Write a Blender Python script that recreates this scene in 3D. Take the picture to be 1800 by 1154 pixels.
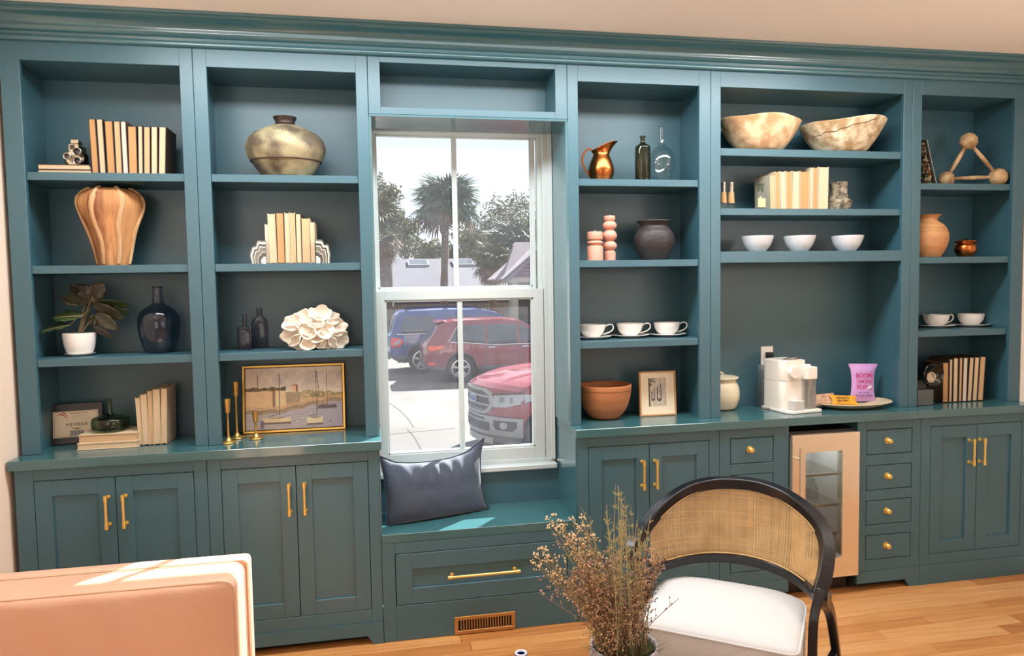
import bpy, bmesh, math, random
import numpy as np
from mathutils import Vector, Matrix

scene = bpy.context.scene
for o in list(bpy.data.objects):
    bpy.data.objects.remove(o, do_unlink=True)
COL = scene.collection
PI = math.pi

# ---------------------------------------------------------------- camera
CAM_F, CAM_LOC, CAM_ROT = 1249.55, (-0.38848, -3.24923, 1.59032), (1.511810, 0.0165187, -0.1892319)
cam_data = bpy.data.cameras.new('camera')
cam_data.sensor_fit = 'HORIZONTAL'
cam_data.sensor_width = 36.0
cam_data.lens = 36.0 * CAM_F / 1800.0
cam_data.clip_end = 300
cam = bpy.data.objects.new('camera', cam_data)
cam.location = CAM_LOC
cam.rotation_euler = CAM_ROT
COL.objects.link(cam)
scene.camera = cam

# ---------------------------------------------------------------- light
scene.view_settings.view_transform = 'Standard'
scene.view_settings.look = 'None'
scene.view_settings.gamma = 1.0
scene.view_settings.use_curve_mapping = False
scene.view_settings.exposure = 0.0

world = bpy.data.worlds.new('sky')
scene.world = world
world.use_nodes = True
wn = world.node_tree.nodes
wn['Background'].inputs[0].default_value = (0.80, 0.91, 1.0, 1)
wn['Background'].inputs[1].default_value = 1.22

def add_light(name, kind, loc, energy, color=(1, 1, 1), direction=None, **kw):
    d = bpy.data.lights.new(name, kind)
    d.energy = energy
    d.color = color
    for k, v in kw.items():
        setattr(d, k, v)
    o = bpy.data.objects.new(name, d)
    o.location = loc
    if direction is not None:
        o.rotation_euler = Vector(direction).to_track_quat('-Z', 'Y').to_euler()
    COL.objects.link(o)
    return o

add_light('sun', 'SUN', (8, 12, 14), 26.0, (1.0, 0.97, 0.92), (-0.85, -1.0, -1.11), angle=0.009)
# unseen fill lights added behind the camera, over the bookcases, along the side walls
add_light('rear_fill_light', 'AREA', (-1.15, -4.8, 1.25), 13, (1.0, 0.97, 0.93), (0.1, 1, -0.05), shape='RECTANGLE', size=1.2, size_y=1.6)  # added fill for surfaces facing the camera; the rear wall has no window
add_light('rear_fill_light', 'AREA', (2.3, -4.8, 1.25), 13, (1.0, 0.97, 0.93), (-0.1, 1, -0.05), shape='RECTANGLE', size=1.2, size_y=1.6)  # its added twin; both kept out of the pane's reflection
add_light('overhead_fill_light', 'AREA', (0.30, -0.58, 2.70), 86, (0.96, 0.98, 1.0), (0, 0.0, -1), shape='RECTANGLE', size=3.4, size_y=0.3)  # added overhead strip, lights the face frames more than the shelf backs
add_light('side_fill_left', 'AREA', (-1.80, -2.7, 2.0), 48, (1.0, 0.98, 0.95), (0.4, 0.25, 1.6), shape='RECTANGLE', size=0.5, size_y=1.2)  # added fill with no fixture, aimed up to brighten the ceiling
add_light('side_fill_right', 'AREA', (2.97, -2.7, 2.0), 66, (1.0, 0.97, 0.93), (-0.4, 0.25, 1.6), shape='RECTANGLE', size=0.5, size_y=1.2)  # same added upward fill for the right half of the ceiling

add_light('fridge_fill_light', 'AREA', (1.79, 0.08, 0.805), 0.9, (1.0, 1.0, 1.0), (0, 0, -1), shape='RECTANGLE', size=0.26, size_y=0.08)  # added light without a fitting, brightens the fridge interior

# ---------------------------------------------------------------- materials
MATS = {}
def srgb(r, g, b):
    f = lambda c: (c / 255.0 / 12.92) if c <= 10.31 else (((c / 255.0) + 0.055) / 1.055) ** 2.4
    return (f(r), f(g), f(b))

def mat(name, color, rough=0.5, metal=0.0, noise=0.0, nscale=30.0, bump=0.0, bscale=60.0, spec=0.5, coat=0.0, col2=None, sheen=0.0, stretch=None, emit=None, detail=3.0, ior=1.5):
    """color is an sRGB 0-255 triple; noise mixes towards col2 (or a darker tone)"""
    if name in MATS:
        return MATS[name]
    m = bpy.data.materials.new(name)
    m.use_nodes = True
    nt = m.node_tree
    b = nt.nodes['Principled BSDF']
    c = srgb(*color)
    b.inputs['Base Color'].default_value = (*c, 1)
    b.inputs['Roughness'].default_value = rough
    b.inputs['Metallic'].default_value = metal
    b.inputs['Specular IOR Level'].default_value = spec
    b.inputs['Coat Weight'].default_value = coat
    b.inputs['Sheen Weight'].default_value = sheen
    b.inputs['IOR'].default_value = ior
    m.diffuse_color = (*c, 1)
    tc = mp = None
    if noise or bump:
        tc = nt.nodes.new('ShaderNodeTexCoord')
        mp = nt.nodes.new('ShaderNodeMapping')
        if stretch:
            mp.inputs['Scale'].default_value = stretch
        nt.links.new(tc.outputs['Object'], mp.inputs['Vector'])
    if noise:
        n = nt.nodes.new('ShaderNodeTexNoise')
        n.inputs['Scale'].default_value = nscale
        n.inputs['Detail'].default_value = detail
        nt.links.new(mp.outputs['Vector'], n.inputs['Vector'])
        r = nt.nodes.new('ShaderNodeValToRGB')
        r.color_ramp.elements[0].position = 0.5 - 0.25 / max(noise, 0.3)  if noise < 1 else 0.4
        r.color_ramp.elements[1].position = 0.5 + 0.25 / max(noise, 0.3) if noise < 1 else 0.6
        c2 = srgb(*col2) if col2 else tuple(x * (1 - 0.5 * noise) for x in c)
        r.color_ramp.elements[0].color = (*c2, 1)
        r.color_ramp.elements[1].color = (*c, 1)
        nt.links.new(n.outputs['Fac'], r.inputs['Fac'])
        nt.links.new(r.outputs['Color'], b.inputs['Base Color'])
    if bump:
        n2 = nt.nodes.new('ShaderNodeTexNoise')
        n2.inputs['Scale'].default_value = bscale
        n2.inputs['Detail'].default_value = 3
        nt.links.new(mp.outputs['Vector'], n2.inputs['Vector'])
        bp = nt.nodes.new('ShaderNodeBump')
        bp.inputs['Strength'].default_value = bump
        bp.inputs['Distance'].default_value = 0.01
        nt.links.new(n2.outputs['Fac'], bp.inputs['Height'])
        nt.links.new(bp.outputs['Normal'], b.inputs['Normal'])
    if emit:
        b.inputs['Emission Color'].default_value = (*c, 1)
        b.inputs['Emission Strength'].default_value = emit
    MATS[name] = m
    return m

def attr_mat(name, rough=0.6, bump=0.0, spec=0.3):
    """paint or print: the flat picture's colours come from the mesh's own colour attribute"""
    if name in MATS:
        return MATS[name]
    m = bpy.data.materials.new(name)
    m.use_nodes = True
    nt = m.node_tree
    b = nt.nodes['Principled BSDF']
    a = nt.nodes.new('ShaderNodeVertexColor')
    a.layer_name = 'paint'
    nt.links.new(a.outputs['Color'], b.inputs['Base Color'])
    b.inputs['Roughness'].default_value = rough
    b.inputs['Specular IOR Level'].default_value = spec
    MATS[name] = m
    return m

def glass_mat(name, tint=(255, 255, 255), fac=0.9, rough=0.02, haze=0.0, hazecol=(235, 235, 230), ior=1.45, tintamt=1.0):
    """thin glass: tinted see-through, fresnel gloss and a film of dust that catches the light"""
    if name in MATS:
        return MATS[name]
    m = bpy.data.materials.new(name)
    m.use_nodes = True
    nt = m.node_tree
    nt.nodes.remove(nt.nodes['Principled BSDF'])
    out = nt.nodes['Material Output']
    tr = nt.nodes.new('ShaderNodeBsdfTransparent')
    tr.inputs['Color'].default_value = (*srgb(*tint), 1)
    gl = nt.nodes.new('ShaderNodeBsdfGlossy')
    gl.inputs['Roughness'].default_value = rough
    fr = nt.nodes.new('ShaderNodeFresnel')
    ge = nt.nodes.new('ShaderNodeNewGeometry')
    io = nt.nodes.new('ShaderNodeMapRange')
    io.inputs['To Min'].default_value = ior
    io.inputs['To Max'].default_value = 1.0 / ior
    nt.links.new(ge.outputs['Backfacing'], io.inputs['Value'])
    nt.links.new(io.outputs['Result'], fr.inputs['IOR'])
    mx = nt.nodes.new('ShaderNodeMixShader')
    nt.links.new(fr.outputs['Fac'], mx.inputs['Fac'])
    nt.links.new(tr.outputs['BSDF'], mx.inputs[1])
    nt.links.new(gl.outputs['BSDF'], mx.inputs[2])
    last = mx
    if haze:
        tl = nt.nodes.new('ShaderNodeBsdfTranslucent')
        tl.inputs['Color'].default_value = (*srgb(*hazecol), 1)
        tc = nt.nodes.new('ShaderNodeTexCoord')
        n = nt.nodes.new('ShaderNodeTexNoise')
        n.inputs['Scale'].default_value = 9
        n.inputs['Detail'].default_value = 6
        nt.links.new(tc.outputs['Object'], n.inputs['Vector'])
        mr = nt.nodes.new('ShaderNodeMapRange')
        mr.inputs['From Min'].default_value = 0.3
        mr.inputs['From Max'].default_value = 0.7
        mr.inputs['To Min'].default_value = haze * 0.7
        mr.inputs['To Max'].default_value = haze * 1.3
        nt.links.new(n.outputs['Fac'], mr.inputs['Value'])
        m2 = nt.nodes.new('ShaderNodeMixShader')
        nt.links.new(mr.outputs['Result'], m2.inputs['Fac'])
        nt.links.new(mx.outputs['Shader'], m2.inputs[1])
        nt.links.new(tl.outputs['BSDF'], m2.inputs[2])
        last = m2
    nt.links.new(last.outputs['Shader'], out.inputs['Surface'])
    MATS[name] = m
    return m

# ---------------------------------------------------------------- object helpers
def link(o, parent=None):
    COL.objects.link(o)
    if parent is not None:
        o.parent = parent
    return o

def thing(name, label, cat, loc=(0, 0, 0), rotz=0.0, group=None, scale=1.0):
    o = bpy.data.objects.new(name, None)
    o.empty_display_size = 0.05
    o.location = loc
    o.rotation_euler = (0, 0, rotz)
    o.scale = (scale,) * 3
    o['label'] = label
    o['category'] = cat
    if group:
        o['group'] = group
    return link(o)

def tag(o, label, cat, group=None):
    o['label'] = label
    o['category'] = cat
    if group:
        o['group'] = group
    return o

def struct(o):
    o['kind'] = 'structure'
    return o

def stuff(o):
    o['kind'] = 'stuff'
    return o

def origin_of(parent):
    v = Vector((0, 0, 0))
    while parent is not None:
        v += Vector(parent.location)
        parent = parent.parent
    return v

class MB:
    """collects shapes in one bmesh; build() links them as ONE mesh object"""
    def __init__(self):
        self.bm = bmesh.new()
    def face(self, vs):
        try:
            return self.bm.faces.new(vs)
        except ValueError:
            return None
    def box(self, x0, x1, y0, y1, z0, z1, bev=0.0, seg=1):
        v = [self.bm.verts.new((x, y, z)) for x in (x0, x1) for y in (y0, y1) for z in (z0, z1)]
        fs = [self.face([v[i] for i in q]) for q in ((0, 1, 3, 2), (4, 6, 7, 5), (0, 4, 5, 1), (2, 3, 7, 6), (0, 2, 6, 4), (1, 5, 7, 3))]
        if bev > 0:
            es = list({e for f in fs for e in f.edges})
            bmesh.ops.bevel(self.bm, geom=es, offset=bev, segments=seg, affect='EDGES', profile=0.5)
        return self
    def lathe(self, prof, c=(0, 0, 0), n=32, cap0=True, cap1=True, mod=None, sx=1.0, sy=1.0):
        """prof: (r, z) list; mod(angle, i) gives a radius factor"""
        rings = []
        for i, (r, z) in enumerate(prof):
            ring = []
            for k in range(n):
                a = 2 * PI * k / n
                f = mod(a, i) if mod else 1.0
                ring.append(self.bm.verts.new((c[0] + r * f * math.cos(a) * sx, c[1] + r * f * math.sin(a) * sy, c[2] + z)))
            rings.append(ring)
        for a, b in zip(rings, rings[1:]):
            for k in range(n):
                self.face((a[k], a[(k + 1) % n], b[(k + 1) % n], b[k]))
        if cap0:
            self.face(rings[0][::-1])
        if cap1:
            self.face(rings[-1])
        return self
    def tube(self, pts, r, n=8, cap=True, closed=False):
        """round bar through points; r a number or one radius per point"""
        pts = [Vector(p) for p in pts]
        rs = r if isinstance(r, (list, tuple)) else [r] * len(pts)
        rings = []
        prev = None
        m = len(pts)
        for i, p in enumerate(pts):
            if closed:
                t = pts[(i + 1) % m] - pts[i - 1]
            else:
                t = pts[min(i + 1, m - 1)] - pts[max(i - 1, 0)]
            t = t.normalized() if t.length > 1e-9 else Vector((0, 0, 1))
            if prev is None:
                u = t.cross(Vector((0, 0, 1)))
                if u.length < 1e-3:
                    u = t.cross(Vector((1, 0, 0)))
            else:
                u = prev - t * prev.dot(t)
            u = u.normalized()
            prev = u
            w = t.cross(u)
            rings.append([self.bm.verts.new(p + (u * math.cos(2 * PI * k / n) + w * math.sin(2 * PI * k / n)) * rs[i]) for k in range(n)])
        pairs = list(zip(rings, rings[1:]))
        if closed:
            pairs.append((rings[-1], rings[0]))
        for a, b in pairs:
            for k in range(n):
                self.face((a[k], a[(k + 1) % n], b[(k + 1) % n], b[k]))
        if cap and not closed:
            self.face(rings[0][::-1])
            self.face(rings[-1])
        return self
    def bar(self, pts, hw, ht, up=(0, 0, 1), cap=True, closed=False):
        """rectangular bar swept along pts; half width hw sideways, half thickness ht along 'up' made normal to the path (lists allowed)"""
        pts = [Vector(p) for p in pts]
        m = len(pts)
        H = hw if isinstance(hw, (list, tuple)) else [hw] * m
        T = ht if isinstance(ht, (list, tuple)) else [ht] * m
        rings = []
        for i, p in enumerate(pts):
            if closed:
                t = pts[(i + 1) % m] - pts[i - 1]
            else:
                t = pts[min(i + 1, m - 1)] - pts[max(i - 1, 0)]
            t = t.normalized()
            uv = Vector(up[i]) if isinstance(up[0], (tuple, list, Vector)) else Vector(up)
            s = t.cross(uv).normalized()
            n2 = s.cross(t).normalized()
            rings.append([self.bm.verts.new(p + s * a * H[i] + n2 * b * T[i]) for a, b in ((-1, -1), (1, -1), (1, 1), (-1, 1))])
        pairs = list(zip(rings, rings[1:]))
        if closed:
            pairs.append((rings[-1], rings[0]))
        for a, b in pairs:
            for k in range(4):
                self.face((a[k], a[(k + 1) % 4], b[(k + 1) % 4], b[k]))
        if cap and not closed:
            self.face(rings[0][::-1])
            self.face(rings[-1])
        return self
    def grid(self, nu, nv, fn, wrap_u=False):
        """surface fn(u, v), u and v in 0..1"""
        G = [[self.bm.verts.new(fn(i / nu, j / nv)) for j in range(nv + 1)] for i in range(nu + (0 if wrap_u else 1))]
        m = len(G)
        for i in range(nu):
            for j in range(nv):
                self.face((G[i][j], G[(i + 1) % m][j], G[(i + 1) % m][j + 1], G[i][j + 1]))
        return self
    def prism(self, poly, axis, a0, a1, bev=0.0):
        """poly of 2-D points extruded along axis 'x','y' or 'z' from a0 to a1"""
        def P(p, a):
            return {'x': (a, p[0], p[1]), 'y': (p[0], a, p[1]), 'z': (p[0], p[1], a)}[axis]
        A = [self.bm.verts.new(P(p, a0)) for p in poly]
        B = [self.bm.verts.new(P(p, a1)) for p in poly]
        n = len(poly)
        fs = [self.face(A), self.face(B[::-1])]
        for k in range(n):
            fs.append(self.face((A[k], B[k], B[(k + 1) % n], A[(k + 1) % n])))
        if bev > 0:
            es = list({e for f in fs if f for e in f.edges})
            bmesh.ops.bevel(self.bm, geom=es, offset=bev, segments=2, affect='EDGES', profile=0.5)
        return self
    def sphere(self, c, r, nu=12, nv=8, s=(1, 1, 1)):
        return self.lathe([(max(r * math.sin(PI * j / nv), 1e-4) , -r * math.cos(PI * j / nv) * s[2]) for j in range(nv + 1)], c, nu, True, True, None, s[0], s[1])
    def xform(self, M, start=0):
        self.bm.verts.ensure_lookup_table()
        for v in self.bm.verts[start:]:
            v.co = M @ v.co
        return self
    def count(self):
        return len(self.bm.verts)
    def build(self, name, material, parent=None, world=True, smooth=False, angle=40, solid=0.0, sub=0, weld=False, bevel=0.0):
        if weld:
            bmesh.ops.remove_doubles(self.bm, verts=self.bm.verts, dist=1e-5)
        if world and parent is not None:
            off = origin_of(parent)
            for v in self.bm.verts:
                v.co -= off
        bmesh.ops.recalc_face_normals(self.bm, faces=self.bm.faces)
        me = bpy.data.meshes.new(name)
        self.bm.to_mesh(me)
        self.bm.free()
        for m in (material if isinstance(material, list) else [material]):
            me.materials.append(m)
        if smooth:
            me.polygons.foreach_set('use_smooth', [True] * len(me.polygons))
            if angle < 179:
                me.set_sharp_from_angle(angle=math.radians(angle))
        o = bpy.data.objects.new(name, me)
        if solid:
            md = o.modifiers.new('thickness', 'SOLIDIFY')
            md.thickness = abs(solid)
            md.offset = 0 if solid > 0 else -1
        if bevel:
            md = o.modifiers.new('rounding', 'BEVEL')
            md.width = bevel
            md.segments = 2
            md.limit_method = 'ANGLE'
        if sub:
            md = o.modifiers.new('smooth', 'SUBSURF')
            md.levels = md.render_levels = sub
        return link(o, parent)

def copy_tree(o, parent=None):
    c = o.copy()
    COL.objects.link(c)
    c.parent = parent
    for ch in list(o.children):
        copy_tree(ch, c)
    return c

def dup(o, loc, rotz=None, label=None, group=None):
    c = copy_tree(o)
    c.location = loc
    if rotz is not None:
        c.rotation_euler = (0, 0, rotz)
    if label:
        c['label'] = label
    if group:
        c['group'] = group
    return c

def text_part(name, body, size, material, parent, M, thick=0.0004, align='CENTER', sx=1.0, spacing=1.0):
    """lettering as real, very slightly raised mesh; M maps the text's xy plane to the place where it stands (parent space)"""
    cu = bpy.data.curves.new(name, 'FONT')
    cu.body = body
    cu.size = size
    cu.align_x = align
    cu.align_y = 'CENTER'
    cu.extrude = thick
    cu.resolution_u = 2
    cu.space_character = spacing
    tmp = bpy.data.objects.new(name, cu)
    COL.objects.link(tmp)
    dg = bpy.context.evaluated_depsgraph_get()
    me = bpy.data.meshes.new_from_object(tmp.evaluated_get(dg))
    bpy.data.objects.remove(tmp, do_unlink=True)
    bpy.data.curves.remove(cu)
    me.transform(M @ Matrix.Diagonal((sx, 1, 1, 1)))
    me.materials.clear()
    me.materials.append(material)
    o = bpy.data.objects.new(name, me)
    return link(o, parent)

def rot_cam():
    return Matrix.Rotation(CAM_ROT[2], 3, 'Z') @ Matrix.Rotation(CAM_ROT[1], 3, 'Y') @ Matrix.Rotation(CAM_ROT[0], 3, 'X')
RC = rot_cam()
def P(px, py, Y):
    """the point of the plane y = Y that the photograph shows at a pixel (used to measure sizes and places)"""
    d = RC @ Vector(((px - 900) / CAM_F, -(py - 577) / CAM_F, -1))
    return Vector(CAM_LOC) + d * ((Y - CAM_LOC[1]) / d.y)
def PZ(px, py, Z):
    d = RC @ Vector(((px - 900) / CAM_F, -(py - 577) / CAM_F, -1))
    return Vector(CAM_LOC) + d * ((Z - CAM_LOC[2]) / d.z)
def smooth01(t):
    t = min(1.0, max(0.0, t))
    return t * t * (3 - 2 * t)
def lerp(a, b, t):
    return a + (b - a) * t
def interp(pts, x):
    if x <= pts[0][0]:
        return pts[0][1]
    for (x0, y0), (x1, y1) in zip(pts, pts[1:]):
        if x <= x1:
            return y0 + (y1 - y0) * (x - x0) / (x1 - x0) if x1 > x0 else y1
    return pts[-1][1]
def catmull(pts, n=8):
    pts = [Vector(p) for p in pts]
    out = []
    for i in range(len(pts) - 1):
        p0, p1, p2, p3 = pts[max(i - 1, 0)], pts[i], pts[i + 1], pts[min(i + 2, len(pts) - 1)]
        for k in range(n):
            t = k / n
            out.append(0.5 * ((2 * p1) + (p2 - p0) * t + (2 * p0 - 5 * p1 + 4 * p2 - p3) * t * t + (3 * p1 - p0 - 3 * p2 + p3) * t ** 3))
    out.append(pts[-1])
    return out
def catprof(pts, n=5):
    return [(max(v.x, 0.0003), v.y) for v in catmull([(a, b, 0) for a, b in pts], n)]
# ================================================================ the room
TEAL = mat('teal_paint', (54, 95, 108), 0.42, ior=1.65, noise=0.25, nscale=4.0, bump=0.015, bscale=220, col2=(51, 90, 102))
TEAL_LIN = mat('teal_gloss_lining', (58, 104, 114), 0.16, ior=2.3)
TEAL_TOP = mat('teal_gloss_top', (58, 104, 110), 0.15, ior=1.8, noise=0.2, nscale=5.0, col2=(54, 92, 96))
WALLW = mat('warm_white_wall', (232, 214, 196), 0.8, bump=0.08, bscale=120)
CEILM = mat('ceiling_white', (246, 238, 228), 0.85, bump=0.12, bscale=90)
WINW = mat('window_white', (190, 200, 200), 0.35)
BRASS = mat('brass', (238, 206, 122), 0.33, metal=0.85)
BLACK = mat('black_void', (10, 10, 11), 0.8)
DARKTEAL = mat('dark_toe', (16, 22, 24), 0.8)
GLASS = glass_mat('window_glass', rough=0.0, haze=0.016, hazecol=(214, 224, 240))

XL, XR, ZC, YB, YREAR = -1.868, 3.035, 2.735, 0.302, -4.9
YW = 0.27     # inner face of the window unit
MB().box(XL - 0.1, XL, YREAR, 0.4, 0, ZC).build('wall_left', WALLW); struct(bpy.data.objects['wall_left'])
MB().box(XR, XR + 0.1, YREAR, 0.4, 0, ZC).build('wall_right', WALLW); struct(bpy.data.objects['wall_right'])
WX0, WX1, WZ0, WZ1 = -0.438, 0.492, 0.66, 2.36
w = MB()
w.box(XL, WX0, YB, 0.42, 0, ZC); w.box(WX1, XR, YB, 0.42, 0, ZC)
w.box(WX0, WX1, YB, 0.42, 0, WZ0); w.box(WX0, WX1, YB, 0.42, WZ1, ZC)
struct(w.build('wall_front', WALLW))
w = MB()
w.box(XL, XR, YREAR - 0.1, YREAR, 0, ZC)
struct(w.build('wall_rear', WALLW))
struct(MB().box(XL - 0.1, XR + 0.1, YREAR - 0.1, 0.42, ZC, ZC + 0.1).build('ceiling', CEILM))
FLM = [mat('oak_plank_%s' % k, c, 0.3, noise=0.9, nscale=3.2, col2=c2, stretch=(1.0, 16.0, 1.0), bump=0.03, bscale=40, detail=6) for k, c, c2 in
       (('light', (206, 152, 94), (172, 114, 62)), ('honey', (198, 140, 82), (158, 102, 54)), ('amber', (190, 130, 72), (144, 88, 44)), ('pale', (214, 164, 108), (182, 126, 76)))]
floor = struct(MB().box(XL, XR, YREAR, 0.3, -0.2, -0.012).build('floor', FLM[1]))
rng = random.Random(4)
PW = 0.0765
plank_meshes = {}
row = 0
y = -2.0
while y < 0.02:
    x = XL - rng.uniform(0, 0.9)
    while x < XR:
        L = rng.choice((0.7, 0.95, 1.2, 1.5))
        x0, x1 = max(x, XL), min(x + L, XR)
        if x1 - x0 > 0.02:
            key = rng.randrange(4)
            m = MB().box(x0 + 0.0006, x1 - 0.0006, y + 0.0007, y + PW - 0.0007, -0.012, rng.uniform(-0.0006, 0.0), bev=0.0012)
            o = m.build('floor_plank', FLM[key], floor)
        x += L
    y += PW
MB().box(XL, XR, YREAR, -2.0, -0.012, -0.0003).build('rear_boards', FLM[1], floor)

# ---------------------------------------------------------------- crown moulding
prof = [(0.02, 2.612), (-0.014, 2.612), (-0.020, 2.617), (-0.022, 2.626), (-0.018, 2.634), (-0.010, 2.637), (-0.012, 2.648), (-0.022, 2.653), (-0.030, 2.660), (-0.034, 2.668), (-0.032, 2.674),
        (-0.038, 2.684), (-0.052, 2.697), (-0.068, 2.704), (-0.080, 2.707), (-0.086, 2.712), (-0.086, 2.720), (-0.092, 2.722), (-0.094, 2.734), (0.02, 2.734)]
struct(MB().prism(prof, 'x', XL + 0.001, XR - 0.001).build('trim_1', mat('teal_trim_gloss', (56, 99, 108), 0.17, ior=1.75), smooth=True, angle=50))

# ---------------------------------------------------------------- bookcase units
def bookcase(label, x0, x1, xl, xr, shelves, zt=2.537, zb=0.92):
    t = thing('bookcase', label, 'bookcase', ((x0 + x1) / 2, 0.13, zb), group='built-in teal bookcases')
    f = MB()
    f.box(x0, xl, 0, 0.022, zb, 2.62, 0.0012); f.box(xr, x1, 0, 0.022, zb, 2.62, 0.0012); f.box(xl - 0.0005, xr + 0.0005, 0, 0.022, zt, 2.62, 0.0012)
    f.build('face_frame', TEAL, t)
    xl, xr = xl - 0.034, xr + 0.030      # the stiles overlap the inside a little
    MB().box(xl - 0.012, xl, 0.0225, YB - 0.001, zb, zt + 0.018).build('side_panel', TEAL, t)
    MB().box(xr, xr + 0.012, 0.0225, YB - 0.001, zb, zt + 0.018).build('side_panel', TEAL, t)
    MB().box(xl, xr, YB - 0.010, YB - 0.001, zb, zt).build('back_panel', TEAL, t)
    MB().box(xl, xr, 0.0225, YB - 0.001, zt, zt + 0.018).build('top_panel', TEAL, t)
    for z, th, yf in shelves:
        m = MB().box(xl + 0.0345, xr - 0.0305, yf, 0.0235, z - th, z, 0.0012)
        m.box(xl + 0.0005, xr - 0.0005, 0.0235, YB - 0.011, z - th, z)
        m.build('shelf', TEAL, t)
    return t
S1, S2, S3, CT = 2.09, 1.706, 1.318, 0.92
std = [(S1, 0.033, 0.010), (S2, 0.033, 0.010), (S3, 0.033, 0.010)]
bookcase('teal built-in bookcase at the far left, with the carved wooden vase', -1.850, -1.1215, -1.779, -1.173, std)
bookcase('teal built-in bookcase directly left of the window, with the white coral sculpture', -1.1195, -0.3995, -1.066, -0.450, std)
bookcase('teal built-in bookcase directly right of the window, with the copper pitcher', 0.5105, 1.2265, 0.561, 1.168, std)
bookcase('widest teal built-in bookcase, open above the counter for the coffee machine', 1.2285, 2.3405, 1.279, 2.290, [(2.247, 0.036, 0.014), (1.955, 0.033, 0.014), (1.742, 0.055, 0.0)])
bookcase('narrow teal built-in bookcase at the far right, with the ball-and-stick triangle', 2.3425, 3.028, 2.396, 2.958, [(S1, 0.033, 0.016), (S2, 0.033, 0.016), (S3, 0.033, 0.016)])

# bridge over the window with its open niche, and the lining of the window recess
t = thing('window_bridge', 'teal bridge cabinet with empty niche above the window', 'cabinet', (0.055, 0.13, 2.36))
f = MB()
x0, x1, xl, xr = -0.3975, 0.5085, -0.345, 0.453
f.box(x0, xl, 0, 0.022, 2.362, 2.62, 0.001); f.box(xr, x1, 0, 0.022, 2.362, 2.62, 0.001)
f.box(xl, xr, 0, 0.022, 2.587, 2.62, 0.001); f.box(xl, xr, 0, 0.022, 2.362, 2.393, 0.001)
f.build('face_frame', TEAL, t)
MB().box(xl, xr, 0.20, 0.21, 2.393, 2.587).build('back_panel', TEAL, t)
MB().box(xl - 0.012, xl, 0.022, 0.2, 2.38, 2.6).build('side_panel', TEAL, t)
MB().box(xr, xr + 0.012, 0.022, 0.2, 2.38, 2.6).build('side_panel', TEAL, t)
MB().box(xl, xr, 0.022, 0.2, 2.587, 2.6).build('top_panel', TEAL, t)
MB().box(xl, xr, 0.022, 0.2, 2.380, 2.393).build('niche_floor', TEAL, t)
MB().box(x0, x1, -0.002, 0.300, 2.350, 2.361, 0.0015).build('header_lining', TEAL_LIN, t)
MB().box(x0 - 0.0018, x0 + 0.010, 0.0005, 0.300, CT + 0.001, 2.350).build('side_lining', TEAL_LIN, t)
MB().box(x1 - 0.010, x1 + 0.0018, 0.0005, 0.300, CT + 0.001, 2.350).build('side_lining', TEAL_LIN, t)

# ---------------------------------------------------------------- worktops
tag(MB().box(-1.858, -0.383, -0.108, YB - 0.011, 0.88, 0.9195, 0.0012).build('worktop', TEAL_TOP), 'glossy teal worktop left of the window seat', 'worktop')
tag(MB().box(0.503, 3.030, -0.108, YB - 0.011, 0.88, 0.9195, 0.0012).build('worktop', TEAL_TOP), 'glossy teal worktop right of the window seat', 'worktop')

# ---------------------------------------------------------------- base cabinets
YF = -0.09
def frame_panel(mb, x0, x1, z0, z1, yf=YF, rail=0.064, th=0.02, rec=0.009):
    mb.box(x0, x0 + rail, yf, yf + th, z0, z1, 0.001); mb.box(x1 - rail, x1, yf, yf + th, z0, z1, 0.001)
    mb.box(x0 + rail - 0.0004, x1 - rail + 0.0004, yf, yf + th, z0, z0 + rail, 0.001); mb.box(x0 + rail - 0.0004, x1 - rail + 0.0004, yf, yf + th, z1 - rail, z1, 0.001)
    return mb
def pull(x, z0, z1, parent, y=YF):
    m = MB()
    m.tube([(x, y - 0.036, z0), (x, y - 0.036, z1)], 0.0058, 12)
    for z in (z0 + 0.012, z1 - 0.012):
        m.tube([(x, y - 0.036, z - 0.012 if z > (z0 + z1) / 2 else z + 0.012), (x, y - 0.036, z + 0.0125 if z > (z0 + z1) / 2 else z - 0.0125)], 0.0076, 12)
        m.tube([(x, y + 0.001, z), (x, y - 0.036, z)], 0.0048, 10)
        m.tube([(x, y + 0.001, z), (x, y - 0.004, z)], 0.0085, 12)
    m.build('handle', BRASS, parent, smooth=True)
def hpull(x0, x1, z, parent, y=YF):
    m = MB()
    m.tube([(x0, y - 0.036, z), (x1, y - 0.036, z)], 0.0062, 12)
    for x, s in ((x0 + 0.02, -1), (x1 - 0.02, 1)):
        m.tube([(x - 0.0, y - 0.036, z), (x + s * 0.0205, y - 0.036, z)], 0.0082, 12)
        m.tube([(x, y + 0.001, z), (x, y - 0.036, z)], 0.005, 10)
        m.tube([(x, y + 0.001, z), (x, y - 0.004, z)], 0.009, 12)
    m.build('handle', BRASS, parent, smooth=True)
def knob(x, z, parent, y=YF):
    m = MB()
    m.lathe([(0.0165, 0), (0.0165, 0.003), (0.007, 0.0045), (0.006, 0.014), (0.0125, 0.018), (0.0135, 0.024), (0.011, 0.028), (0.003, 0.030)], (0, 0, 0), 20)
    m.xform(Matrix.Translation((x, y, z)) @ Matrix.Rotation(PI / 2, 4, 'X'))
    m.build('knob', BRASS, parent, smooth=True, angle=35)
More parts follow.
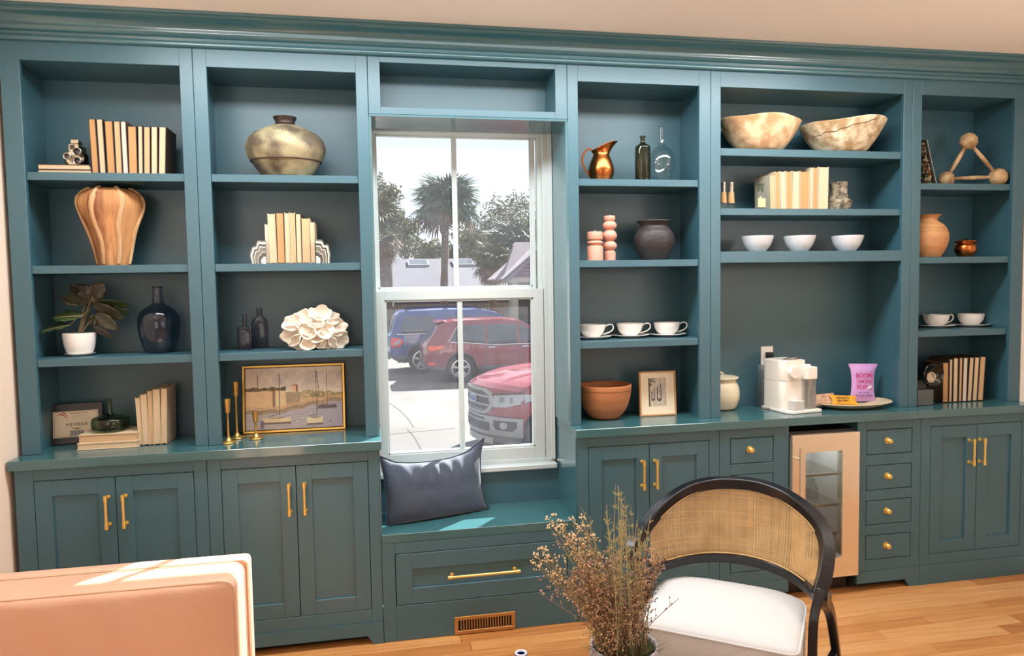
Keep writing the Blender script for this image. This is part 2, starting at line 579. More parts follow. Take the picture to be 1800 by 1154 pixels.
def carcass(t, x0, x1, ztop=0.879):
    c = MB()
    c.box(x0, x0 + 0.018, YF + 0.021, YB - 0.01, 0.1, ztop); c.box(x1 - 0.018, x1, YF + 0.021, YB - 0.01, 0.1, ztop)
    c.box(x0 + 0.018, x1 - 0.018, YB - 0.02, YB - 0.01, 0.1, ztop); c.box(x0 + 0.018, x1 - 0.018, YF + 0.021, YB - 0.02, 0.1, 0.118)
    c.box(x0 + 0.018, x1 - 0.018, YF + 0.021, YB - 0.02, ztop - 0.012, ztop)
    c.build('carcass', TEAL, t)
def plinth(t, x0, x1, a0=None, a1=None):
    """base board with an arched cut between its feet"""
    if a0 is None:
        poly = [(x0, 0.001), (x1, 0.001), (x1, 0.1015), (x0, 0.1015)]
    else:
        poly = [(x0, 0.001)] + ([(a0, 0.001), (a0 + 0.026, 0.041)] if a0 > x0 else [(x0, 0.041)]) + ([(a1 - 0.026, 0.041), (a1, 0.001)] if a1 < x1 else [(x1, 0.041)]) + ([(x1, 0.001)] if a1 < x1 else []) + [(x1, 0.1015), (x0, 0.1015)]
        if a0 <= x0:
            poly = poly[1:]
    MB().prism(poly, 'y', YF - 0.004, YF + 0.016).build('plinth', TEAL, t)
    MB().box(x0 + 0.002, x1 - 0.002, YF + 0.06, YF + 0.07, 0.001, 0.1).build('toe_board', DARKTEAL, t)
def base_doors(label, x0, x1, d0, dc, d1, a0, a1, pulls):
    t = thing('base_cabinet', label, 'cabinet', ((x0 + x1) / 2, 0.09, 0), group='teal base cabinets with two doors')
    f = MB()
    f.box(x0, d0, YF, YF + 0.02, 0.102, 0.8795, 0.001); f.box(d1, x1, YF, YF + 0.02, 0.102, 0.8795, 0.001)
    f.box(d0, d1, YF, YF + 0.02, 0.831, 0.8795, 0.001); f.box(d0, d1, YF, YF + 0.02, 0.102, 0.158, 0.001)
    f.build('face_frame', TEAL, t)
    carcass(t, x0, x1)
    plinth(t, x0, x1, a0, a1)
    for a, b, hx in ((d0 + 0.0025, dc - 0.0015, pulls[0]), (dc + 0.0015, d1 - 0.0025, pulls[1])):
        d = frame_panel(MB(), a, b, 0.1605, 0.8285).build('door', TEAL, t)
        MB().box(a + 0.06, b - 0.06, YF + 0.009, YF + 0.015, 0.22, 0.77).build('panel', TEAL, d)
        pull(hx, 0.621, 0.760, d)
    return t
base_doors('teal two-door base cabinet at the far left, behind the leather sofa', -1.843, -1.1115, -1.775, -1.470, -1.163, -1.74, -1.21, (-1.498, -1.432))
base_doors('teal two-door base cabinet left of the window seat', -1.1095, -0.3955, -1.056, -0.750, -0.443, -1.05, -0.440, (-0.778, -0.714))
base_doors('teal two-door base cabinet right of the window seat, behind the dried flowers', 0.5105, 1.2275, 0.566, 0.868, 1.175, 0.61, 1.13, (0.829, 0.894))
base_doors('teal two-door base cabinet at the far right, beside the drawer stack', 2.3475, 3.028, 2.403, 2.682, 2.960, None, None, (2.632, 2.696))
def base_drawers(label, x0, x1, d0, d1, a0, a1):
    t = thing('drawer_cabinet', label, 'cabinet', ((x0 + x1) / 2, 0.09, 0), group='teal four-drawer base cabinets')
    rows = [(0.703, 0.832), (0.521, 0.650), (0.340, 0.469), (0.159, 0.288)]
    f = MB()
    f.box(x0, d0, YF, YF + 0.02, 0.102, 0.8795, 0.001); f.box(d1, x1, YF, YF + 0.02, 0.102, 0.8795, 0.001)
    for z0, z1 in ((0.832, 0.8795), (0.650, 0.703), (0.469, 0.521), (0.288, 0.340), (0.102, 0.159)):
        f.box(d0, d1, YF, YF + 0.02, z0, z1, 0.001)
    f.build('face_frame', TEAL, t)
    carcass(t, x0, x1)
    plinth(t, x0, x1, a0, a1)
    for z0, z1 in rows:
        d = MB().box(d0 + 0.0035, d1 - 0.0035, YF, YF + 0.02, z0 + 0.0035, z1 - 0.0035, 0.0012).build('drawer', TEAL, t)
        knob((d0 + d1) / 2 - 0.014, (z0 + z1) / 2 + 0.006, d)
base_drawers('teal four-drawer cabinet left of the drinks fridge, behind the cane chair', 1.2295, 1.5975, 1.285, 1.515, 1.20, 1.70)
base_drawers('teal four-drawer cabinet right of the drinks fridge', 1.9805, 2.3455, 2.031, 2.295, 1.90, 2.287)

# window seat
t = thing('storage_bench', 'teal window seat bench with one wide drawer under the window', 'bench', (0.057, 0.08, 0))
x0, x1 = -0.3935, 0.5085
f = MB()
f.box(x0, -0.337, YF, YF + 0.02, 0.001, 0.452, 0.001); f.box(0.461, x1, YF, YF + 0.02, 0.001, 0.452, 0.001)
f.box(-0.337, 0.461, YF, YF + 0.02, 0.401, 0.452, 0.001); f.box(-0.337, 0.461, YF, YF + 0.02, 0.001, 0.162, 0.001)
f.build('face_frame', TEAL, t)
c = MB()
c.box(x0, x0 + 0.018, YF + 0.021, 0.24, 0.001, 0.452); c.box(x1 - 0.018, x1, YF + 0.021, 0.24, 0.001, 0.452); c.box(x0 + 0.018, x1 - 0.018, 0.23, 0.24, 0.001, 0.452)
c.build('carcass', TEAL, t)
MB().box(x0, x1, YF - 0.001, 0.246, 0.4525, 0.492, 0.0015).build('seat_top', TEAL_TOP, t)
MB().box(x0, x1, 0.246, 0.27, 0.452, 0.659).build('back_panel', TEAL, t)
MB().box(x1 - 0.003, x1 + 0.001, YF + 0.002, 0.3, 0.4925, 0.879).build('side_lining', TEAL_LIN, t)
MB().box(x0 - 0.001, x0 + 0.003, YF + 0.002, 0.3, 0.4925, 0.879).build('side_lining', TEAL_LIN, t)
d = frame_panel(MB(), -0.3335, 0.4575, 0.1655, 0.3975, rail=0.072).build('drawer', TEAL, t)
MB().box(-0.265, 0.39, YF + 0.009, YF + 0.015, 0.235, 0.33).build('panel', TEAL, d)
hpull(-0.104, 0.226, 0.286, d)
# heating register in the seat front
VENT = mat('bronze_vent', (186, 142, 88), 0.4, metal=0.75)
t = thing('floor_register', 'bronze metal air register with upright slats under the window seat', 'vent', (0.064, YF - 0.001, 0.002))
f = MB()
a0, a1, b0, b1 = -0.077, 0.205, 0.003, 0.086
f.box(a0, a1, YF - 0.007, YF - 0.0005, b0, b0 + 0.017, 0.0015); f.box(a0, a1, YF - 0.007, YF - 0.0005, b1 - 0.017, b1, 0.0015)
f.box(a0, a0 + 0.018, YF - 0.007, YF - 0.0005, b0 + 0.016, b1 - 0.016, 0.0012); f.box(a1 - 0.018, a1, YF - 0.007, YF - 0.0005, b0 + 0.016, b1 - 0.016, 0.0012)
f.build('frame', VENT, t)
MB().box(a0 + 0.017, a1 - 0.017, YF - 0.0022, YF - 0.0006, b0 + 0.016, b1 - 0.016).build('backing', BLACK, t)
for k in range(1, 20):
    x = a0 + 0.018 + (a1 - a0 - 0.036) * k / 20
    MB().box(x - 0.0022, x + 0.0022, YF - 0.006, YF - 0.002, b0 + 0.016, b1 - 0.016).build('slat', VENT, t)

# ---------------------------------------------------------------- window
win = thing('window_1', 'white double-hung window with two panes per sash above the teal window seat', 'window', (0.027, 0.3, 0.66))
struct(win)
f = MB()
f.box(WX0 - 0.003, -0.405, YW + 0.001, 0.40, WZ0 + 0.03, WZ1 - 0.001, 0.002); f.box(0.452, WX1 + 0.003, YW + 0.001, 0.40, WZ0 + 0.03, WZ1 - 0.001, 0.002)
f.box(-0.405, 0.452, YW + 0.001, 0.40, 2.342, WZ1 + 0.003, 0.002); f.box(-0.405, 0.452, YW + 0.006, 0.40, WZ0 + 0.002, 0.708, 0.002)
f.box(0.432, 0.452, 0.309, 0.352, 0.708, 2.342, 0.001); f.box(-0.405, -0.390, 0.309, 0.352, 0.708, 2.342, 0.001)
f.build('window_frame', WINW, win)
f = MB()
f.box(0.492, 0.4965, YW - 0.012, YW + 0.02, 0.70, 2.35); f.box(0.478, 0.4965, YW - 0.006, YW + 0.0005, 0.70, 2.35, 0.002)
f.build('casing', WINW, win)
MB().box(-0.392, 0.4965, 0.218, 0.2755, 0.6605, 0.6865, 0.004).build('window_sill', WINW, win)
# upper sash (further out) and lower sash
def sash(name, gx0, gx1, gz0, gz1, sw, tw, bw, y0, y1, mx):
    s = MB()
    s.box(gx0 - sw, gx0, y0, y1, gz0 - bw, gz1 + tw, 0.002); s.box(gx1, gx1 + sw, y0, y1, gz0 - bw, gz1 + tw, 0.002)
    s.box(gx0, gx1, y0, y1, gz1, gz1 + tw, 0.002); s.box(gx0, gx1, y0, y1, gz0 - bw, gz0, 0.002)
    bead = 0.008
    ym = (y0 + y1) / 2
    for a, b, c, d in ((gx0, gx0 + bead, gz0, gz1), (gx1 - bead, gx1, gz0, gz1), (gx0, gx1, gz0, gz0 + bead), (gx0, gx1, gz1 - bead, gz1)):
        s.box(a, b, y0 + 0.008, y1 - 0.008, c, d, 0.001)
    so = s.build(name, WINW, win)
    MB().box(mx - 0.0125, mx + 0.0125, ym - 0.012, ym + 0.012, gz0 + bead, gz1 - bead, 0.003).build('muntin', WINW, so)
    for a, b in ((gx0 + bead, mx - 0.0125), (mx + 0.0125, gx1 - bead)):
        MB().box(a - 0.001, b + 0.001, ym - 0.0015, ym + 0.0015, gz0 + bead - 0.001, gz1 - bead + 0.001).build('pane', GLASS, so)
    return so
sash('upper_sash', -0.374, 0.407, 1.586, 2.345, 0.018, 0.012, 0.036, 0.332, 0.366, 0.014)
low = sash('lower_sash', -0.347, 0.397, 0.764, 1.530, 0.052, 0.046, 0.056, 0.279, 0.330, 0.023)
for px in (722, 889):
    x = P(px, 509, 0.29).x
    m = MB().box(x - 0.022, x + 0.022, 0.283, 0.312, 1.576, 1.580, 0.001)
    m.lathe([(0.011, 1.580), (0.011, 1.588), (0.006, 1.590)], (x, 0.297, 0), 14)
    m.box(x - 0.004, x + 0.026, 0.292, 0.302, 1.586, 1.593, 0.002)
    m.build('sash_lock', mat('lock_white', (214, 212, 200), 0.35), low)
# ================================================================ things on the shelves, left side
def mpp(px, py, Y):
    return (P(px + 1, py, Y) - P(px, py, Y)).length
def spot(px, py, Y, z):
    return Vector((P(px, py, Y).x, Y, z))
def ycount(px, py, z):
    return PZ(px, py, z).y
def vessel(outer, th=0.004, floor_z=None):
    """outer (r, z) profile from base to rim, closed with an inner wall"""
    z0 = floor_z if floor_z is not None else outer[0][1] + th * 1.5
    inner = [(max(r - th, 0.0008), z) for r, z in reversed(outer) if z > z0]
    return outer + inner + [(0.0008, z0)]
def pxprof(pts, pxc, Y, zs, n=5):
    """(half width px, py) -> smooth (r, z) above the shelf"""
    raw = []
    for hw, py in pts:
        raw.append((hw * mpp(pxc, py, Y), P(pxc, py, Y).z - zs))
    raw[0] = (raw[0][0], 0.0)
    return catprof(raw, n) if n > 1 else raw

PAGES = mat('book_pages', (200, 168, 128), 0.75, noise=0.5, nscale=90, col2=(184, 150, 110), stretch=(9, 1, 0.3))
PAGES2 = mat('book_pages_pale', (208, 186, 154), 0.75, noise=0.5, nscale=90, col2=(192, 168, 136), stretch=(9, 1, 0.3))
PAGES3 = mat('book_pages_tan', (190, 146, 98), 0.75, noise=0.5, nscale=90, col2=(172, 128, 82), stretch=(9, 1, 0.3))
PAGES4 = mat('book_pages_white', (210, 200, 186), 0.75, noise=0.4, nscale=90, col2=(194, 184, 168), stretch=(9, 1, 0.3))
PG = [PAGES, PAGES2, PAGES3, PAGES4]
COVD = mat('book_cover_dark', (58, 44, 34), 0.6)
COVC = mat('book_cover_cream', (204, 184, 154), 0.6)
COVG = mat('book_cover_grey', (176, 170, 152), 0.6)
ORD = ['first', 'second', 'third', 'fourth', 'fifth', 'sixth', 'seventh', 'eighth', 'ninth', 'tenth']
def book(loc, wid, dep, hgt, label, group, pages, cover, lean=0.0, rotz=0.0, flat=False):
    t = thing('book', label, 'book', loc, rotz, group)
    if lean:
        t.rotation_euler = (0, lean, rotz)
    c = min(0.0022, wid * 0.11)
    m = MB()
    if not flat:      # standing, fore-edge to the front
        m.box(-wid / 2, -wid / 2 + c, 0, dep, 0, hgt, 0.0006); m.box(wid / 2 - c, wid / 2, 0, dep, 0, hgt, 0.0006); m.box(-wid / 2 + c, wid / 2 - c, dep - c, dep, 0, hgt)
        m.build('cover', cover, t, world=False)
        MB().box(-wid / 2 + c, wid / 2 - c, 0.003, dep - c, 0.0035, hgt - 0.0035).build('page_block', pages, t, world=False)
    else:             # lying: wid along x, hgt is the thickness
        c = min(0.0025, hgt * 0.11)
        m.box(-wid / 2, wid / 2, 0, dep, 0, c, 0.0006); m.box(-wid / 2, wid / 2, 0, dep, hgt - c, hgt, 0.0006); m.box(-wid / 2, wid / 2, dep - c, dep, c, hgt - c)
        m.build('cover', cover, t, world=False)
        MB().box(-wid / 2 + 0.004, wid / 2 - 0.004, 0.003, dep - c, c, hgt - c).build('page_block', pages, t, world=False)
    return t
def book_row(rows, Y, zs, s, ox, oy, ybot, dep, where, group, pal, covers, first='left'):
    """rows of (bottom left, bottom right, top left, top right, y top) in crop units (scale s, offset ox, oy)"""
    n = len(rows)
    for i, (bl, br, tl, tr, yt) in enumerate(rows):
        pb, pt = oy + ybot * s, oy + yt * s
        B0, B1 = P(ox + bl * s, pb, Y), P(ox + br * s, pb, Y)
        T0, T1 = P(ox + tl * s, pt, Y), P(ox + tr * s, pt, Y)
        wid = ((B1 - B0).length + (T1 - T0).length) / 2
        cb, ctp = (B0 + B1) / 2, (T0 + T1) / 2
        hgt = ctp.z - zs
        lean = math.atan2(ctp.x - cb.x, hgt)
        shade = {0: 'cream', 1: 'pale cream', 2: 'tan', 3: 'off-white'}[pal[i]]
        lift = abs(math.sin(lean)) * wid / 2
        book((cb.x, Y, zs + lift + 0.0003), wid * 0.985, dep, hgt / math.cos(lean) - lift, '%s %s book from left, %s' % (ORD[i], shade, where), group, PG[pal[i]], covers[i % len(covers)], lean)

# ---- far left bookcase, top shelf
r1 = [(445, 478, 425, 460, 408), (482, 512, 463, 495, 409), (520, 556, 501, 545, 418), (562, 590, 545, 581, 419), (594, 621, 580, 608, 420), (624, 663, 613, 660, 443), (668, 691, 665, 688, 443), (695, 725, 692, 726, 446), (730, 760, 728, 762, 446), (766, 798, 766, 804, 447)]
book_row(r1, 0.045, S1, 0.3638, 0, 60, 668, 0.16, 'row of ten on the far-left top shelf', 'upright books on the far-left top shelf', [2, 1, 2, 0, 3, 2, 1, 0, 1, 1], [COVD])
a, b = P(65, 300, 0.03), P(160, 300, 0.03)
zt0, zt1, zt2 = S1 + 0.0003, P(110, 298.5, 0.03).z, P(110, 289, 0.03).z
book(((a.x + b.x) / 2, 0.03, zt0), (b - a).length, 0.15, zt1 - zt0, 'thin flat book lying under another on the far-left top shelf', 'flat books under the small camera', PAGES2, COVD, flat=True)
book(((a.x + b.x) / 2 - 0.002, 0.03, zt1 + 0.0003), (b - a).length - 0.006, 0.15, zt2 - zt1, 'flat pale book on which the old cine camera stands', 'flat books under the small camera', PAGES2, COVD, flat=True)
# old three-lens cine camera
CHROME = mat('aged_chrome', (200, 192, 176), 0.25, metal=1.0)
CAMBK = mat('camera_black', (26, 28, 27), 0.45, bump=0.2, bscale=300)
LENSG = mat('lens_glass', (16, 18, 22), 0.05, spec=1.0)
Yc = 0.085
cl = spot(131, 285, Yc, zt2 + 0.0006)
k = mpp(131, 260, Yc)
t = thing('cine_camera', 'small vintage cine camera with three lenses on two flat books', 'camera', cl)
MB().box(-11 * k, 11 * k, 0, 42 * k, 0, 30 * k, 0.003, 2).build('body', CAMBK, t, world=False)
MB().box(-10 * k, 8 * k, 0.002, 40 * k, 30 * k, 43 * k, 0.002, 2).build('finder_housing', CHROME, t, world=False)
m = MB(); m.box(-6 * k, 9 * k, -0.002, 20 * k, 43.4 * k, 52 * k, 0.004, 2); m.build('finder_top', CHROME, t, world=False)
m = MB(); m.box(-7 * k, 1 * k, -0.0012, 0.003, 33 * k, 41 * k, 0.0005); m.build('finder_window', LENSG, t, world=False)
m = MB(); m.lathe([(0.5 * k, 0), (16 * k, 0), (17 * k, 2 * k), (16 * k, 5 * k)], (0, 0, 0), 28)
m.xform(Matrix.Translation((3 * k, 0, 15 * k)) @ Matrix.Rotation(PI / 2, 4, 'X')); m.build('turret', CHROME, t, world=False, smooth=True)
for lx, lz, lr, ll in ((-5, 16, 6.2, 16), (12, 25, 7.2, 14), (12, 8, 6.4, 14)):
    m = MB(); m.lathe([(lr * k * 0.8, 0), (lr * k * 0.8, ll * k * 0.6), (lr * k, ll * k * 0.65), (lr * k, ll * k), (lr * k * 0.82, ll * k), (lr * k * 0.7, ll * k * 0.8), (0.001, ll * k * 0.78)], (0, 0, 0), 22)
    m.xform(Matrix.Translation((lx * k, -5 * k, lz * k)) @ Matrix.Rotation(PI / 2, 4, 'X')); lo = m.build('lens', CHROME if lx < 0 else CAMBK, t, world=False, smooth=True)
    m = MB(); m.lathe([(lr * k * 0.72, 0), (lr * k * 0.4, 0.0015), (0.0003, 0.002)], (0, 0, 0), 20)
    m.xform(Matrix.Translation((lx * k, -5 * k - ll * k * 0.80, lz * k)) @ Matrix.Rotation(PI / 2, 4, 'X')); m.build('lens_glass', LENSG, lo, world=False, smooth=True)
    m = MB(); m.tube([(lx * k + lr * k * math.cos(q / 24 * 2 * PI), -5 * k - ll * k, lz * k + lr * k * math.sin(q / 24 * 2 * PI)) for q in range(24)], 0.7 * k, 6, closed=True); m.build('lens_ring', CHROME, lo, world=False, smooth=True)
m = MB(); m.box(-20 * k, -11 * k, 8 * k, 26 * k, 0.5 * k, 20 * k, 0.002, 2); m.lathe([(3 * k, 0), (3 * k, 4 * k)], (-16 * k, 17 * k, 20 * k), 12); m.build('winder', CAMBK, t, world=False)

# ---- carved wooden vase
WOODV = mat('carved_driftwood', (196, 142, 92), 0.75, noise=1.0, nscale=5, col2=(128, 78, 44), stretch=(3, 3, 0.5), bump=0.35, bscale=26, detail=6)
WOODR = mat('carved_wood_rib', (214, 178, 134), 0.75, noise=0.9, nscale=7, col2=(166, 122, 80), stretch=(3, 3, 0.5), bump=0.3, bscale=24, detail=6)
Y = 0.135
zs = S2 + 0.0005
pp = pxprof([(26, 466), (30, 445), (36, 420), (44, 395), (52, 372), (54, 358), (50, 345), (40, 336), (30, 333)], 201, Y, zs)
t = thing('wooden_vase', 'tall carved wooden vase with flaring ribbed sides on the second far-left shelf', 'vase', spot(201, 460, Y, zs))
m = MB(); m.lathe(vessel(pp, 0.006, 0.02), (0, 0, 0), 56, mod=lambda a, i: 1 + 0.055 * math.cos(7 * a + 0.6) + 0.02 * math.sin(3 * a + i * 0.1))
m.build('body', WOODV, t, world=False, smooth=True, angle=70)
for q in range(7):
    a = (2 * PI * q - 0.6) / 7
    pts, rr = [], []
    for j, (r, z) in enumerate(pp[:-1:2]):
        w_ = a + 0.05 * math.sin(z * 30 + q)
        f = 1 + 0.055 * math.cos(7 * w_ + 0.6) + 0.02 * math.sin(3 * w_ + 2 * j * 0.1)
        pts.append((r * f * 0.96 * math.cos(w_), r * f * 0.96 * math.sin(w_), max(z, 0.009)))
        rr.append((0.0085 + 0.006 * (j / 18)) * (1 if z < 0.9 * pp[-1][1] else 0.6))
    MB().tube(pts, rr, 8).build('rib', WOODR, t, world=False, smooth=True)

# ---- rubber plant in a white pot
WHITEC = mat('white_ceramic', (236, 232, 226), 0.25, spec=0.6)
SOIL = mat('potting_soil', (42, 32, 26), 0.95, bump=0.8, bscale=90)
LEAF = mat('rubber_leaf', (78, 98, 52), 0.35, noise=0.8, nscale=14, col2=(34, 46, 34), spec=0.5)
LEAFD = mat('rubber_leaf_dark', (58, 68, 44), 0.35, noise=0.8, nscale=14, col2=(70, 52, 48))
STEMM = mat('plant_stem', (124, 112, 86), 0.7)
VEIN = mat('leaf_vein', (204, 180, 142), 0.6)
Y = ycount(141, 627, S3) + 0.045
zs = S3 + 0.0005
k = mpp(141, 605, Y)
t = thing('potted_plant', 'rubber plant in a small white pot with saucer on the third far-left shelf', 'plant', spot(141, 620, Y, zs))
m = MB(); m.lathe([(14 * k, 0), (16 * k, 0.0015), (25 * k, 3.4 * k), (26.5 * k, 5 * k), (25.5 * k, 5 * k), (15 * k, 2.2 * k), (0.001, 2.2 * k)], (0, 0, 0), 36); m.build('saucer', WHITEC, t, world=False, smooth=True, angle=50)
po = catprof([(17 * k, 3.2 * k), (22 * k, 6 * k), (25.5 * k, 16 * k), (27.8 * k, 30 * k), (28.4 * k, 42 * k), (28 * k, 44 * k)], 4)
m = MB(); m.lathe(vessel(po, 0.004, 30 * k), (0, 0, 0), 40); m.build('pot', WHITEC, t, world=False, smooth=True, angle=50)
m = MB(); m.lathe([(25.5 * k, 34 * k), (24 * k, 38.5 * k), (12 * k, 40.5 * k), (0.001, 41 * k)], (0, 0, 0), 28); m.build('soil', SOIL, t, world=False, smooth=True)
def leaf_mesh(L, W, droop):
    def fn(u, v):
        w_ = W * (math.sin(PI * min(1, u * 0.97 + 0.02)) ** 0.75)
        s_ = (v - 0.5) * 2
        return Vector((u * L, s_ * w_, -droop * u * u * L + 0.18 * abs(s_) * w_ + 0.004 * math.sin(u * 22) * abs(s_)))
    m = MB(); m.grid(10, 6, fn); return m
leaves = [  # px, py of leaf middle, length px, width px, direction (deg in picture plane), roll
    (95, 576, 62, 15, 186, 0.25, 0), (118, 556, 58, 15, 178, 0.5, 0), (139, 537, 34, 9, 170, -0.3, 0), (140, 512, 40, 14, 140, 0.9, 1), (152, 520, 44, 14, 95, 1.0, 1), (170, 514, 46, 16, 60, 0.9, 1),
    (196, 536, 58, 17, -12, 0.45, 0), (188, 548, 62, 16, -30, 0.8, 1), (186, 566, 50, 14, -40, 1.1, 1), (205, 548, 44, 14, -18, 0.6, 0), (168, 562, 36, 11, 20, 1.0, 1), (182, 585, 44, 8, -42, 0.9, 1), (128, 528, 46, 13, 158, 0.6, 1)]
stems = [(148, 536), (163, 522), (172, 556), (158, 545)]
zsoil = 40 * k
for q, (sx, sy) in enumerate(stems):
    top = P(sx, sy, Y + (q - 1.5) * 0.012)
    L0 = Vector(t.location)
    MB().tube(catmull([(0.004 * (q - 1.5), 0, zsoil - 0.004), (0.5 * (top.x - L0.x) + 0.003, (q - 1.5) * 0.006, 0.55 * (zsoil + top.z - zs)), (top.x - L0.x, (q - 1.5) * 0.012, top.z - zs)], 5), 0.0032, 6).build('stem', STEMM, t, world=False, smooth=True)
rng = random.Random(8)
for q, (px, py, L, W, ang, roll, dk) in enumerate(leaves):
    yl = Y + rng.uniform(-0.035, 0.05)
    if px < 130:
        yl = Y - 0.03
    c = P(px, py, yl) - Vector(t.location)
    a = math.radians(ang)
    d = Vector((math.cos(a), rng.uniform(-0.3, 0.2), math.sin(a))).normalized()
    side = Vector((0, 1, 0)).cross(d).normalized()
    nrm = (side * math.cos(roll * 1.2) - Vector((0, 1, 0)) * math.sin(roll * 1.2 + 0.25)).normalized()
    nrm = (nrm - d * nrm.dot(d)).normalized()
    bt = nrm.cross(d)
    M = Matrix(((d.x, bt.x, nrm.x, 0), (d.y, bt.y, nrm.y, 0), (d.z, bt.z, nrm.z, 0), (0, 0, 0, 1)))
    M = Matrix.Translation(c - d * L * k * 0.5) @ M
    lo = leaf_mesh(L * k, W * k, 0.12).xform(M).build('leaf', LEAFD if dk else LEAF, t, world=False, smooth=True, angle=180, solid=0.0012)
    if q < 3:
        MB().tube([M @ Vector((u * L * k, 0, -0.12 * u * u * L * k + 0.0016)) for u in (0.05, 0.3, 0.6, 0.9)], [0.0016, 0.0014, 0.0011, 0.0006], 6).build('vein', VEIN, lo, world=False, smooth=True)
    hub = min((P(sx, sy, Y) - Vector(t.location) for sx, sy in stems), key=lambda v: (v - (c - d * L * k * 0.5)).length)
    MB().tube(catmull([hub, (hub + c - d * L * k * 0.5) / 2 + Vector((0, 0, 0.006)), c - d * L * k * 0.47], 4), 0.0016, 5).build('leaf_stalk', STEMM, t, world=False, smooth=True)

# ---- glass demijohns
GL_BLUE = glass_mat('smoky_blue_glass', (222, 228, 236), rough=0.03)
GL_CLEAR = glass_mat('clear_bottle_glass', (248, 250, 249), rough=0.02)
GL_GREEN = glass_mat('green_bottle_glass', (212, 222, 208), rough=0.04)
GL_DARK = glass_mat('dark_bottle_glass', (204, 202, 188), rough=0.05)
GL_PURP = glass_mat('plum_bottle_glass', (214, 210, 220), rough=0.05)
def glass_vessel(name, label, pxc, Y, zs, pts, material, th=0.003, seg=48, lip=None, cat='bottle'):
    pr = pxprof(pts, pxc, Y, zs)
    t = thing(name, label, cat, spot(pxc, pts[0][1], Y, zs))
    m = MB(); m.lathe(vessel(pr, th, 0.006), (0, 0, 0), seg); m.build('body', material, t, world=False, smooth=True, angle=180)
    if lip:
        k = mpp(pxc, lip[1], Y); z = P(pxc, lip[1], Y).z - zs
        MB().tube([(lip[0] * k * math.cos(q / 24 * 2 * PI), lip[0] * k * math.sin(q / 24 * 2 * PI), z) for q in range(24)], lip[2] * k, 8, closed=True).build('lip', material, t, world=False, smooth=True)
    return t
Y = ycount(282, 622, S3) + 0.055
glass_vessel('demijohn', 'smoky blue glass demijohn with narrow neck beside the rubber plant', 282, Y, S3 + 0.0005, [(20, 624), (27, 616), (34, 594), (37.5, 570), (34, 552), (22, 540), (12, 534), (9.5, 522), (8.5, 508), (10, 504)], GL_BLUE, lip=(9.3, 505, 1.6))

# ---- far left, on the worktop
Zc = CT + 0.0003
yb = ycount(187, 789.7, Zc)
a, b = P(134.5, 788, yb), P(242, 788, yb)
h1, h2 = P(187, 778.3, yb).z, P(187, 764, yb).z
k = mpp(187, 780, yb)
book(((a.x + b.x) / 2, yb, Zc), (b - a).length, 0.17, h1 - Zc, 'lower flat cream book of the two under the squat green bottle', 'flat books on the left worktop', PAGES2, COVC, flat=True)
book(((a.x + b.x) / 2 + 0.002, yb + 0.004, h1 + 0.0003), (b - a).length - 0.007, 0.165, h2 - h1, 'upper flat cream book of the two under the squat green bottle', 'flat books on the left worktop', PAGES, COVC, flat=True)
zb = h2 + 0.0008
Yb = yb + 0.085
glass_vessel('squat_bottle', 'squat round green glass bottle with thin neck on two flat books', 195, Yb, zb, [(24, 762), (30, 757), (33, 746), (31, 735), (20, 731), (7, 728), (4.5, 716), (4.2, 704), (5, 701)], GL_GREEN, th=0.003)
row = [(803, 832, 783, 806, 790), (834, 866, 808, 850, 770), (868, 892, 852, 878, 750), (895, 932, 880, 926, 740), (936, 966, 930, 968, 735)]
book_row(row, ycount(265, 783, Zc), Zc, 0.3033, 0, 460, 1062, 0.15, 'leaning row of five on the left worktop', 'upright books on the left worktop', [1, 1, 0, 1, 1], [COVC])
# membership plaque
PLQ = mat('plaque_wood', (40, 32, 34), 0.35, noise=0.4, nscale=20)
PLM = mat('plaque_metal', (232, 220, 200), 0.45, noise=0.3, nscale=6, col2=(220, 202, 170))
INK = mat('ink_dark', (46, 34, 30), 0.6)
INKR = mat('ink_red', (190, 70, 70), 0.6)
INKG = mat('ink_gold', (170, 140, 90), 0.6)
INKB = mat('ink_grey', (150, 140, 130), 0.6)
Yp = 0.20
A, B_, D_ = P(87, 716, Yp), P(175, 705, Yp), P(97, 783, Yp)
k = mpp(130, 745, Yp)
t = thing('membership_plaque', 'dark wooden membership plaque with pale engraved plate behind the green bottle', 'plaque', (P(134, 780, Yp).x, Yp, Zc))
t.rotation_euler = (math.radians(-9), 0, math.radians(11))
PWd, PHt = 92 * k, 78 * k
MB().box(-PWd / 2, PWd / 2, 0, 0.014, 0, PHt, 0.003, 2).build('board', PLQ, t, world=False)
pw0, pz0, pz1 = 76 * k, 13 * k, 63 * k
MB().box(-pw0 / 2, pw0 / 2, -0.0012, 0.0002, pz0, pz1).build('plate', PLM, t, world=False)
m = MB()
for (x0_, x1_, z0_, z1_) in ((-pw0 / 2 + 2 * k, pw0 / 2 - 2 * k, pz0 + 1.6 * k, pz0 + 2.1 * k), (-pw0 / 2 + 2 * k, pw0 / 2 - 2 * k, pz1 - 2.1 * k, pz1 - 1.6 * k), (-pw0 / 2 + 2 * k, -pw0 / 2 + 2.5 * k, pz0 + 1.6 * k, pz1 - 1.6 * k), (pw0 / 2 - 2.5 * k, pw0 / 2 - 2 * k, pz0 + 1.6 * k, pz1 - 1.6 * k)):
    m.box(x0_, x1_, -0.0016, -0.0011, z0_, z1_)
m.build('border_line', INK, t, world=False)
XZ = Matrix(((1, 0, 0, 0), (0, 0, -1, 0), (0, 1, 0, 0), (0, 0, 0, 1)))     # text plane -> facing -y
def face_text(name, body, size, x, z, y, material, parent, sx=1.0, spacing=1.0, align='CENTER'):
    return text_part(name, body, size, material, parent, Matrix.Translation((x, y, z)) @ XZ, 0.0003, align, sx, spacing)
zc_ = (pz0 + pz1) / 2
